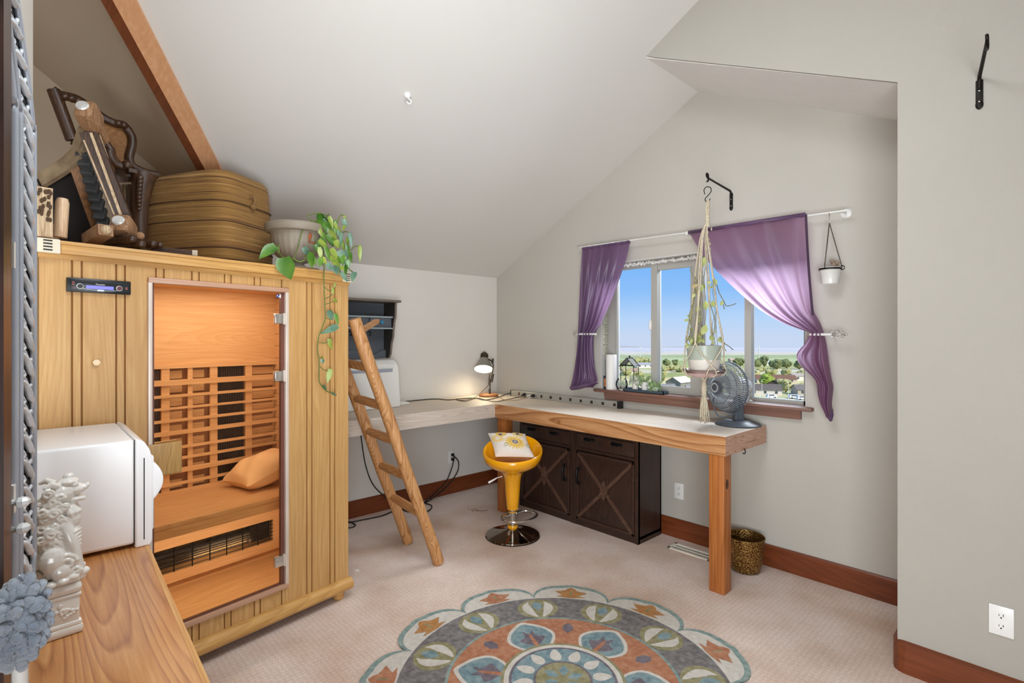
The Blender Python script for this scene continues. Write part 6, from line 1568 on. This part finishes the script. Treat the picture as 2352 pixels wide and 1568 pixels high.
for z in (1.205, 1.158):
    mb = MB(); c_ = mp_(.165, z, .010); mb.tube([mp_(.165, z, -.003), c_], .006, n=8); mb.ball(c_ + mnor * .010, (.012, .012, .010), nu=8, nv=5); obj('crystal_knob', mb, M_cryst, mir)
mb = MB().bbox(-.008, .008, -.004, .004, -.03, .03, .002).xf(Matrix.Translation(mp_(.155, 1.215, .004))).bbox(-.006, .006, -.004, .004, -.028, .028, .002)
for z0, z1, w_ in ((1.185, 1.235, .016), (1.625, 1.672, .012)): obj('white_clip', MB().bar(mp_(.155, z0, .004), mp_(.155, z1, .004), w_, .008, up=mnor), M_white_plastic, mir)

# fluffy chenille duster on the table in front of the mirror
M_chen = mat('chenille_blue_grey', '#7c8798', rough=1, hx2='#b0b8c2', vs=18, bump=.8, bs=220, sheen=.5)
dc = V((-1.150, .006, .915)); dc = CAMP = sight(46, 1428) * .80; dc = V((dc.x, dc.y, CAM_H + dc.z))
du = thing('chenille_duster', 'fluffy blue grey chenille duster in front of the carved mirror frame', 'duster', (dc.x, dc.y, FTZ))
mb = MB(); rr = random.Random(12)
for k in range(150):
    z = 1 - 2 * (k + .5) / 150; a = k * 2.39996; q_ = math.sqrt(1 - z * z)
    d_ = V((q_ * math.cos(a), q_ * math.sin(a), z)); d_ = (d_ + V((rr.uniform(-.25, .25), rr.uniform(-.25, .25), rr.uniform(-.35, .1)))).normalized()
    L_ = rr.uniform(.038, .050); b_ = dc + d_ * .016; e_ = dc + V((d_.x * L_ * .75, d_.y * L_ * .75, d_.z * L_ * 1.45)); m_ = b_.lerp(e_, .55) + V((0, 0, .006))
    mb.tube([b_, m_, e_, e_ + (e_ - m_).normalized() * .005], [.0055, .0075, .0075, .004], n=7)
mb.ball(dc, (.03, .03, .045))
obj('chenille_fingers', mb, M_chen, du, smooth=180)
mb = MB().tube([V((dc.x, dc.y, FTZ + .001)), V((dc.x, dc.y, dc.z))], .010, n=10).cyl((dc.x, dc.y, FTZ + .001), (dc.x, dc.y, FTZ + .012), .035, 20); obj('handle', mb, M_white_plastic, du, smooth=40)

# ------------------------------------------------------------------ scalloped rug
RC_ = V((-1.515, 1.705, 0)); A0 = math.radians(128.3); NS = 11
def rugm(name, a, b_): return mat(name, a, rough=1, hx2=b_, vs=38, bump=1.0, bs=260)
RM = [rugm('rug_teal', '#7b938d', '#a9b8b0'), rugm('rug_ivory', '#d9d0c4', '#ece5da'), rugm('rug_grey', '#6e6868', '#9a9490'), rugm('rug_sage', '#8f885c', '#b3a987'), rugm('rug_rust', '#b5714f', '#cf9674'), rugm('rug_blue', '#6f8d95', '#9fb3b5'), rugm('rug_plum', '#6c6169', '#8d838a'), rugm('rug_ochre', '#b97c3e', '#cf9c66')]
TEAL, IVO, GREY, SAGE, RUST, BLUE, PLUM, OCH = range(8)
mb = MB()
def RP(r, a, z): return RC_ + V((r * math.cos(a), r * math.sin(a), z))
def scal(a, base, bump):
    t = abs(((a - A0) / (2 * PI / NS) + .5) % 1 - .5) * 2        # 0 mid bump, 1 in the notch
    return base + bump * math.sqrt(max(0, 1 - t ** 2.6)) + .010 * max(0, 1 - t * 5)
def ring(fn, z, mi, n=288, skirt=False):
    vs = [RP(fn(2 * PI * k / n), 2 * PI * k / n, z) for k in range(n)]
    mb.add(vs, [tuple(range(n))], mi)
    if skirt: mb.add(vs + [V((p.x, p.y, .0005)) for p in vs], [(k, (k + 1) % n, n + (k + 1) % n, n + k) for k in range(n)], mi)
z = .0085
ring(lambda a: scal(a, .738, .140), z, TEAL, n=528, skirt=True)
ring(lambda a: scal(a, .706, .142), z + .0006, IVO, n=528)
ring(lambda a: .722, z + .0012, GREY); ring(lambda a: .515, z + .0018, TEAL); ring(lambda a: .500, z + .0024, RUST)
def poly(cr, ca, pts, zz, mi, sc_=1.0):
    if 6 < len(pts) < 14: pts = [(q.x, q.y) for q in smoothpath([V((p[0], p[1], 0)) for p in pts], 3, closed=True)]
    """pts (radial, tangential) about a centre at radius cr, angle ca"""
    er = V((math.cos(ca), math.sin(ca), 0)); et = V((-math.sin(ca), math.cos(ca), 0)); c_ = RC_ + er * cr
    mb.add([c_ + er * (p[0] * sc_) + et * (p[1] * sc_) + V((0, 0, zz)) for p in pts], [tuple(range(len(pts)))], mi)
def ell(a, b_, n=20): return [(a * math.cos(2 * PI * k / n), b_ * math.sin(2 * PI * k / n)) for k in range(n)]
flow = [(-.045, -.085), (-.030, -.045), (.010, -.095), (.022, -.055), (.030, -.035), (.052, -.020), (.066, 0), (.052, .020), (.030, .035), (.022, .055), (.010, .095), (-.030, .045), (-.045, .085), (-.055, .02), (-.055, -.02)]
leafw = [(-.085, .012), (-.060, .045), (-.010, .075), (.040, .072), (.075, .040), (.050, .040), (.010, .030), (-.035, .022)]
for k in range(NS):
    a = A0 + k * 2 * PI / NS
    poly(.785, a, flow, z + .0018, OCH if k % 2 == 0 else RUST); poly(.785, a, ell(.030, .006), z + .0022, SAGE)
    a2 = a + PI / NS
    poly(.610, a2, ell(.098, .112), z + .0020, SAGE)
    for s_ in (1, -1): poly(.607, a2, [(p[0], p[1] * s_ * 1.1) for p in leafw][::s_], z + .0026, IVO)
    poly(.637, a2, [(-.05, 0), (-.015, -.028), (.02, -.024), (.045, 0), (.02, .024), (-.015, .028)], z + .0030, BLUE)
for k in range(6):
    a = A0 + PI / 6 + k * PI / 3
    pet = [(-.125, -.035), (-.09, -.09), (-.02, -.125), (.05, -.098), (.10, -.045), (.125, 0), (.10, .045), (.05, .098), (-.02, .125), (-.09, .09), (-.125, .035)]
    poly(.365, a, pet, z + .0030, IVO); poly(.360, a, pet, z + .0036, BLUE, .86)
    poly(.350, a, [(-.08, -.008), (-.02, -.07), (.01, -.030), (.06, -.028), (.03, 0), (.06, .028), (.01, .030), (-.02, .07), (-.08, .008)], z + .0041, PLUM, .95)
    poly(.335, a, [(-.07, -.012), (.02, -.008), (.05, 0), (.02, .008), (-.07, .012)], z + .0046, RUST)
    poly(.415, a + PI / 6, [(-.045, 0), (-.02, -.026), (.02, -.026), (.045, 0), (.02, .026), (-.02, .026)], z + .0030, PLUM)
ring(lambda a: .272, z + .0048, SAGE); ring(lambda a: .258, z + .0053, IVO); ring(lambda a: .236, z + .0058, PLUM); ring(lambda a: .224, z + .0063, BLUE)
for k in range(12): poly(.178, A0 + PI / 12 + k * PI / 6, [(-.042, -.012), (-.02, -.026), (.012, -.022), (.042, 0), (.012, .022), (-.02, .026), (-.042, .012)], z + .0068, IVO)
ring(lambda a: .128, z + .0070, PLUM); ring(lambda a: .118, z + .0074, SAGE)
for k in range(6): poly(.06, A0 + k * PI / 3, [(-.04, 0), (0, -.024), (.04, 0), (0, .024)], z + .0079, BLUE)
obj('rug', mb, RM, label='round scalloped rug with floral medallion pattern on the carpet', cat='rug')
fl = wz(820, 1310); mb = MB().prism([(fl.x + .014 * math.cos(2 * PI * k / 7) * (1 + .2 * (k % 2)), fl.y + .016 * math.sin(2 * PI * k / 7)) for k in range(7)], 0, .004, 'Z')
obj('paper_scrap', mb, mat('scrap_white', '#ded6cd', rough=.9), label='small white scrap lying on the carpet beside the sauna', cat='scrap')
random.seed(21); mb = MB(); t0_ = wz(1108, 1170)
mb.tube(smoothpath([wz(1083, 1170, .003), wz(1095, 1172, .004), wz(1108, 1173, .003), wz(1120, 1171, .004)], 3), .002, n=5)
for k in range(5): p_ = wz(1076 + k * 5, 1168 + (k % 3) * 3, .004); mb.ball(p_, (.006, .005, .003), nu=6, nv=4)
obj('dry_twig', mb, mat('twig_brown', '#6a4a36', rough=.9), label='little dry brown twig lying on the carpet near the bench post', cat='twig')
# ------------------------------------------------------------------ the valley seen through the window
GZ = -27.0
M_land, nt, b = new_mat('valley_floor')
tc = _n(nt, 'ShaderNodeTexCoord'); sx = _n(nt, 'ShaderNodeSeparateXYZ'); nt.links.new(tc.outputs['Object'], sx.inputs[0])
no = _n(nt, 'ShaderNodeTexNoise'); no.inputs['Scale'].default_value = .012; no.inputs['Detail'].default_value = 3; nt.links.new(tc.outputs['Object'], no.inputs['Vector'])
ma = _n(nt, 'ShaderNodeMath', operation='MULTIPLY_ADD'); ma.inputs[1].default_value = .14; nt.links.new(no.outputs['Fac'], ma.inputs[0])
dv = _n(nt, 'ShaderNodeMath', operation='LOGARITHM'); dv.inputs[1].default_value = 10; nt.links.new(sx.outputs['Y'], dv.inputs[0])
nt.links.new(dv.outputs[0], ma.inputs[2])
mr = _n(nt, 'ShaderNodeMapRange'); mr.inputs['From Min'].default_value = math.log10(150) + .07; mr.inputs['From Max'].default_value = math.log10(1600) + .07; nt.links.new(ma.outputs[0], mr.inputs['Value'])
rp = _n(nt, 'ShaderNodeValToRGB'); rp.color_ramp.interpolation = 'LINEAR'
def bpos(d): return (math.log10(d) - math.log10(150)) / (math.log10(1600) - math.log10(150))
bands = [(150, '#d8cfc0'), (235, '#d8cebf'), (255, '#ccc69a'), (300, '#c0bc8a'), (330, '#e0cf9c'), (372, '#dcc994'), (382, '#aaab70'), (418, '#aeb076'), (428, '#dccdb2'), (462, '#d8caac'), (470, '#bdb983'), (540, '#b4b582'), (560, '#b4b67c'), (640, '#b2b67e'), (655, '#c3c89a'), (720, '#c0c598'), (740, '#b0b486'), (850, '#b2b88c'), (880, '#dccdb6'), (1050, '#dcd0c2'), (1100, '#d0c8c8'), (1600, '#d8d2d6')]  # the farthest bands carry distance haze in their colour
e = rp.color_ramp.elements; e[0].position = bpos(bands[0][0]); e[0].color = C(bands[0][1]); e[1].position = 1; e[1].color = C(bands[-1][1])
for d_, c_ in bands[1:-1]: q = e.new(bpos(d_)); q.color = C(c_)
nt.links.new(mr.outputs['Result'], rp.inputs['Fac'])
n2 = _n(nt, 'ShaderNodeTexNoise'); n2.inputs['Scale'].default_value = .16; n2.inputs['Detail'].default_value = 5; nt.links.new(tc.outputs['Object'], n2.inputs['Vector'])
r2 = _n(nt, 'ShaderNodeValToRGB'); r2.color_ramp.elements[0].position = .35; r2.color_ramp.elements[0].color = (.72, .74, .68, 1); r2.color_ramp.elements[1].position = .6; r2.color_ramp.elements[1].color = (1.05, 1.05, 1.02, 1)
nt.links.new(n2.outputs['Fac'], r2.inputs['Fac'])
mx = _n(nt, 'ShaderNodeMix', data_type='RGBA', blend_type='MULTIPLY'); mx.inputs['Factor'].default_value = .7
nt.links.new(rp.outputs['Color'], mx.inputs['A']); nt.links.new(r2.outputs['Color'], mx.inputs['B']); nt.links.new(mx.outputs['Result'], b.inputs['Base Color']); b.inputs['Roughness'].default_value = 1; b.inputs['Specular IOR Level'].default_value = 0
# the land's own frame: y runs straight out from the house
land = obj('land', MB().add([(-900, 25, 0), (1500, 25, 0), (1500, 1500, 0), (-900, 1500, 0)], [(0, 1, 2, 3)]), M_land, kind='structure')
land.location = (0, 0, GZ); land.rotation_euler = (0, 0, YAW)
def og(h, v): d = sight(h, v); k = (GZ - CAM_H) / d.z; return V((d.x * k, d.y * k, GZ)), k
mb = MB(); rr = random.Random(8)
def ridge(D, z0, zf_, n=60):
    pts = []
    for i in range(n): p = FW * D + RT * (-400 + 1700 * i / (n - 1)); pts.append(p)
    mb.add([V((p.x, p.y, GZ - 4)) for p in pts] + [V((p.x, p.y, zf_(i))) for i, p in enumerate(pts)], [(i, i + 1, n + i + 1, n + i) for i in range(n - 1)])
ridge(1480, 0, lambda i: -25.5 + 2.4 * math.sin(i * .31) + 1.4 * math.sin(i * .83 + 1))
obj('hills', mb, mat('hazy_hills', '#a8a5a8', rough=1, spec=0, vs=.01), kind='structure')

M_trA = mat('tree_dark', '#5f6642', rough=1, hx2='#8f9464', vs=.5, spec=0); M_trB = mat('tree_olive', '#97945e', rough=1, hx2='#bdb784', vs=.5, spec=0); M_trC = mat('tree_silver', '#a8a68c', rough=1, hx2='#c9c4ab', vs=.5, spec=0); M_trk = mat('tree_trunk', '#5a4a38', rough=1)
TAKEN = []
def tree(h, v, H, W, m, lab, group, seed=0, n=9, tall=False):
    p, k = og(h, v)
    while any((p - q).length < W * .62 + w for q, w in TAKEN): p = p + FW * 2.0 + RT * .4
    TAKEN.append((p.copy(), W * .62))
    rr = random.Random(seed + int(h)); o = thing('tree', lab, 'tree', tuple(p), group=group)
    mb = MB()
    for i in range(n):
        a = rr.uniform(0, 6.28); r_ = W * .34 * rr.random() ** .5; zz = H * rr.uniform(.38, .85)
        s_ = W * rr.uniform(.16, .28) * (1.2 - .5 * zz / H)
        t_ = MB().ball((0, 0, 0), (s_, s_, s_ * (1.4 if tall else .9)), nu=9, nv=6)
        for q in t_.v: q *= 1 + rr.uniform(-.18, .18)
        mb.join(t_.xf(Matrix.Translation(p + V((r_ * math.cos(a), r_ * math.sin(a), zz)))))
    mb.ball(p + V((0, 0, H * .5)), (W * .36, W * .36, H * .4), nu=9, nv=6)
    obj('crown', mb, m, o); obj('trunk', MB().tube([p, p + V((0, 0, H * .5))], [W * .05, W * .03], n=6), M_trk, o)
M_win = mat('house_window', '#4a4f55', rough=.3)
def house(h, v, L, D_, H, RH, wall, roof, lab, yaw=0.0, nwin=3):
    p, k = og(h, v); TAKEN.append((p.copy(), L * .5 + .5)); o = thing('house', lab, 'house', tuple(p))
    ax = (RT * math.cos(yaw) + FW * math.sin(yaw)); ay = V((-ax.y, ax.x, 0)); M = Matrix.Translation(p) @ Matrix((ax, ay, V((0, 0, 1)))).transposed().to_4x4()
    wb = MB().box(-L / 2, L / 2, -D_ / 2, D_ / 2, 0, H)
    wb.prism([(-D_ / 2, H), (D_ / 2, H), (0, H + RH)], -L / 2, L / 2, 'X'); obj('wall', wb.xf(M), mat('house_wall', wall, rough=.9, vs=.4, spec=0), o)
    r_ = MB(); ov = .5
    for s_ in (-1, 1): r_.add([(-L / 2 - ov, s_ * (D_ / 2 + ov), H - ov * RH / D_ * 2 + .05), (L / 2 + ov, s_ * (D_ / 2 + ov), H - ov * RH / D_ * 2 + .05), (L / 2 + ov, 0, H + RH + .1), (-L / 2 - ov, 0, H + RH + .1)], [(0, 1, 2, 3)])
    obj('roof', r_.xf(M), mat('house_roof', roof, rough=.9, var=.15, vs=1.0, spec=0), o)
    for i in range(nwin):
        x = -L / 2 + L * (i + .5) / nwin; w_ = MB().box(x - .6, x + .6, -D_ / 2 - .06, -D_ / 2 + .02, H * .35, H * .75); obj('window', w_.xf(M), M_win, o)
house(1560, 892, 13, 9, 4.0, 2.6, '#8f8a80', '#e6ddcf', 'white roofed barn with grey gable seen through the middle pane', yaw=.75, nwin=1)
house(1528, 902, 9, 7, 3.0, 1.6, '#b7aa98', '#8b8680', 'grey roofed house beside the white roofed barn', yaw=.1)
house(1596, 905, 8, 6, 3.0, 1.8, '#cfc7ba', '#9a938a', 'small pale house at the foot of the middle pane', yaw=-.2, nwin=2)
house(1778, 878, 24, 9, 2.6, 2.2, '#cbb9a6', '#7f5f50', 'long house with brown roof in the valley', yaw=-.08, nwin=4)
house(1838, 873, 11, 8, 3.2, 1.6, '#e4dacb', '#b3a596', 'pale shed with tan roof near the curtain', yaw=-.15, nwin=2)
house(1753, 906, 15, 9, 3.0, 2.3, '#d8cabb', '#6f655e', 'dark roofed house with pale front at the window corner', yaw=-.25, nwin=3)
house(1782, 895, 9, 9, 3.0, 2.6, '#6d5f52', '#584c45', 'brown gabled garage behind the dark roofed house', yaw=.9, nwin=0)
house(1846, 906, 9, 8, 3.0, 2.0, '#b9ab9b', '#7b726d', 'grey roofed house half hidden by the curtain edge', yaw=-.1, nwin=2)
house(1480, 844, 15, 8, 3.2, 1.6, '#e6ddd4', '#a7a5a8', 'white house in the tree row behind the lantern', nwin=3)
house(1690, 834, 14, 8, 3.6, 2.0, '#d3b6a5', '#bfa595', 'pinkish house behind the fan', nwin=2)
house(1751, 838, 12, 7, 3.2, 1.2, '#ece6dd', '#d9d6d2', 'white house beneath the tall radio mast', nwin=2)
house(1447, 858, 12, 7, 2.6, 1.5, '#dccdbd', '#b08d7c', 'pink roofed house seen through the wire lantern', nwin=2)
G1 = 'trees between the fields and the houses'; dark = 'dark green rounded tree out in the valley by the far field edge'; ol = 'olive green bushy tree among the houses in the valley'
for i, (h, v, H, W) in enumerate([(1532, 842, 8, 9), (1551, 841, 7, 7), (1745, 842, 9, 8), (1756, 844, 13, 8), (1784, 847, 9, 14), (1802, 842, 8, 9), (1820, 848, 8, 12), (1690, 842, 7, 8), (1706, 842, 8, 11), (1836, 848, 8, 11), (1738, 845, 8, 10)]): tree(h, v, H, W, M_trA, dark, G1, 1)
for i, (h, v, H, W) in enumerate([(1462, 838, 8, 7), (1472, 838, 9, 7), (1482, 838, 8, 8), (1494, 838, 8, 8), (1430, 842, 6, 8), (1422, 848, 6, 6)]): tree(h, v, H, W, M_trB, 'slender olive tree in the row behind the lantern roof', 'tree row behind the lantern', 2)
for i, (h, v, H, W) in enumerate([(1527, 852, 4, 9), (1545, 853, 4, 11), (1560, 854, 4, 10), (1575, 854, 4, 10), (1510, 856, 5, 7), (1740, 857, 4, 9), (1755, 859, 4, 10), (1772, 861, 4, 10), (1788, 862, 4, 9)]): tree(h, v, H, W, M_trB, 'low olive hedge bush in the line across the valley', 'hedge bushes across the valley', 3)
for i, (h, v, H, W) in enumerate([(1737, 872, 6, 7), (1804, 866, 6, 8), (1843, 868, 6, 7), (1680, 866, 6, 8), (1690, 868, 6, 6), (1820, 906, 7, 8), (1845, 900, 5, 6), (1524, 872, 8, 6), (1440, 862, 5, 8), (1468, 866, 4, 8)]): tree(h, v, H, W, M_trB, ol, 'trees among the houses', 4)
tree(1808, 906, 8.5, 9, mat('tree_bright', '#7d8f3a', rough=1, hx2='#a3b058', vs=.6, spec=0), 'bright green tree beside the dark roofed house near the curtain', None, 5, n=14)
for h, v in ((1757, 874), (1765, 875), (1749, 873)): tree(h, v, 5.5, 7, M_trC, 'pale silvery tree behind the long brown roofed house', 'silvery trees in the valley', 6, n=8)
tree(1516, 884, 9, 6, M_trA, 'dark conifer beside the window mullion at the brown field', None, 7, tall=True)

def mast(h, v, H, r, lab, m):
    p, k = og(h, v); mb = MB().tube([p, p + V((0, 0, H))], [r, r * .6], n=6); mb.bar(p + V((0, 0, H * .9)) - RT * r * 4, p + V((0, 0, H * .9)) + RT * r * 4, r, r); obj('mast', mb, m, label=lab, cat='mast')
M_mast = mat('mast_white', '#d8d4cc', rough=.6)
mast(1743, 833, 20, .45, 'tall pale mast rising above the white house', M_mast); mast(1471, 822, 16, .5, 'pale water mast in the green field above the lantern', M_mast)
mast(1750, 912, 8.5, .12, 'pale lamp post in front of the dark roofed house', M_mast); mast(1811, 918, 9, .13, 'pale lamp post beside the bright green tree', M_mast)
def carr(h, v, lab, L=4.6):
    p, k = og(h, v); ax = RT; M = Matrix.Translation(p) @ Matrix((RT, FW, V((0, 0, 1)))).transposed().to_4x4(); o = thing('van', lab, 'van', tuple(p))
    obj('body', MB().prism([(-L / 2, .4), (L / 2, .4), (L / 2, 1.1), (L * .36, 1.2), (L * .24, 1.9), (-L * .4, 1.9), (-L / 2, 1.2)], -.9, .9, 'Y').xf(M), mat('van_white', '#e9e6e2', rough=.4), o)
    w = MB().prism([(L * .20, 1.2), (L * .16, 1.75), (-L * .34, 1.75), (-L * .38, 1.2)], -.93, .93, 'Y'); obj('window', w.xf(M), M_win, o)
    for s_ in (-1, 1): w = MB().cyl((s_ * L * .3, -.95, .36), (s_ * L * .3, .95, .36), .36, 12); obj('wheel', w.xf(M), M_black, o)
carr(1772, 914, 'white van parked in front of the dark roofed house'); carr(1825, 915, 'white van parked near the lamp post by the curtain', 5.5); carr(1843, 918, 'white van at the very edge of the window glass', 5)
# ------------------------------------------------------------------ sky, sun, lamps
w = bpy.data.worlds.new('sky'); scn.world = w; w.use_nodes = True; nt = w.node_tree; nt.nodes.clear()
out = _n(nt, 'ShaderNodeOutputWorld'); bg = _n(nt, 'ShaderNodeBackground'); tc = _n(nt, 'ShaderNodeTexCoord'); sx = _n(nt, 'ShaderNodeSeparateXYZ'); rp = _n(nt, 'ShaderNodeValToRGB')
nt.links.new(tc.outputs['Generated'], sx.inputs[0]); nt.links.new(sx.outputs['Z'], rp.inputs['Fac']); nt.links.new(rp.outputs['Color'], bg.inputs['Color']); nt.links.new(bg.outputs[0], out.inputs['Surface'])
e = rp.color_ramp.elements; e[0].position = 0.0; e[0].color = C('#cfdcf4'); e[1].position = .5; e[1].color = C('#5f9fef')
for p_, c_ in ((.035, '#bdd9fb'), (.085, '#93c4fb'), (.15, '#7cb8fb')): q = e.new(p_); q.color = C(c_)
bg.inputs['Strength'].default_value = 1.0
def lamp_(name, kind, loc, energy, color=(1, 1, 1), target=None, rot=None, **kw):
    l = bpy.data.lights.new(name, kind); l.energy = energy; l.color = color
    for k, v in kw.items(): setattr(l, k, v)
    o = bpy.data.objects.new(name, l); COL.objects.link(o); o.location = loc
    if target is not None: o.rotation_euler = (V(target) - V(loc)).to_track_quat('-Z', 'Y').to_euler()
    if rot: o.rotation_euler = rot
    return o
sd_ = (FW * .75 + RT * -.45 - V((0, 0, .75))).normalized()
s = lamp_('sun', 'SUN', (0, 0, 30), 5.0, (1, .95, .84), angle=.01); s.rotation_euler = sd_.to_track_quat('-Z', 'Y').to_euler()
# an added area lamp brightens the slope; large soft lamps fill the room
LC = (.88, .945, 1.0)
lamp_('slope_fill', 'AREA', (-.9, .75, 1.45), 15.5, LC, target=(-3.1, 1.9, 2.6), shape='DISK', size=1.2, spread=math.radians(140))
lamp_('ceiling_lamp', 'AREA', (-1.0, .8, 3.35), 44, LC, target=(-1.9, 1.5, 0), shape='DISK', size=1.2)
lamp_('room_fill', 'AREA', (.5, -.9, .9), 124, LC, target=(-3.0, 2.2, 2.2), shape='RECTANGLE', size=2.0, size_y=1.4, spread=math.radians(140))  # unseen fill added to lift the soffit, walls and ceiling
lamp_('daylight_fill', 'AREA', (-1.6, 4.9, 3.3), 340, (.90, .95, 1.0), target=(-2.3, 2.6, .9), shape='RECTANGLE', size=2.6, size_y=1.4)  # unseen lamp added outside the window to boost the light coming in
lamp_('sauna_lamp', 'AREA', SM @ V((.66, .36, 1.775)), 6.8, (1, .94, .84), rot=(0, 0, S_ROT), shape='RECTANGLE', size=1.1, size_y=.5)
lamp_('under_bench_fill', 'AREA', SM @ V((.72, .25, .54)), 2.4, (1, .90, .74), rot=(.5, 0, S_ROT), shape='RECTANGLE', size=.9, size_y=.06)  # fill added under the bench to brighten the dark lower part
lamp_('bench_heater_lamp', 'AREA', SM @ V((.95, .645, .245)), .4, (1, .78, .5), rot=(1.9, 0, S_ROT), shape='RECTANGLE', size=.3, size_y=.02)

# ------------------------------------------------------------------ camera
cd = bpy.data.cameras.new('camera'); cam = bpy.data.objects.new('camera', cd); COL.objects.link(cam)
cam.location = (0, 0, CAM_H); cam.rotation_euler = (PI / 2, 0, YAW)
cd.sensor_width = 36; cd.lens = 36 * 1200 / 2352; cd.shift_y = -9 / 2352; cd.clip_start = .02; cd.clip_end = 4000
scn.camera = cam
scn.view_settings.view_transform = 'Standard'; scn.view_settings.look = 'None'; scn.view_settings.exposure = 0; scn.view_settings.gamma = 1
cy = scn.cycles
cy.use_denoising = True; cy.use_adaptive_sampling = True; cy.adaptive_threshold = .05; cy.max_bounces = 7; cy.diffuse_bounces = 4; cy.glossy_bounces = 3; cy.transmission_bounces = 6; cy.transparent_max_bounces = 12; cy.caustics_reflective = False; cy.caustics_refractive = False; cy.sample_clamp_indirect = 4
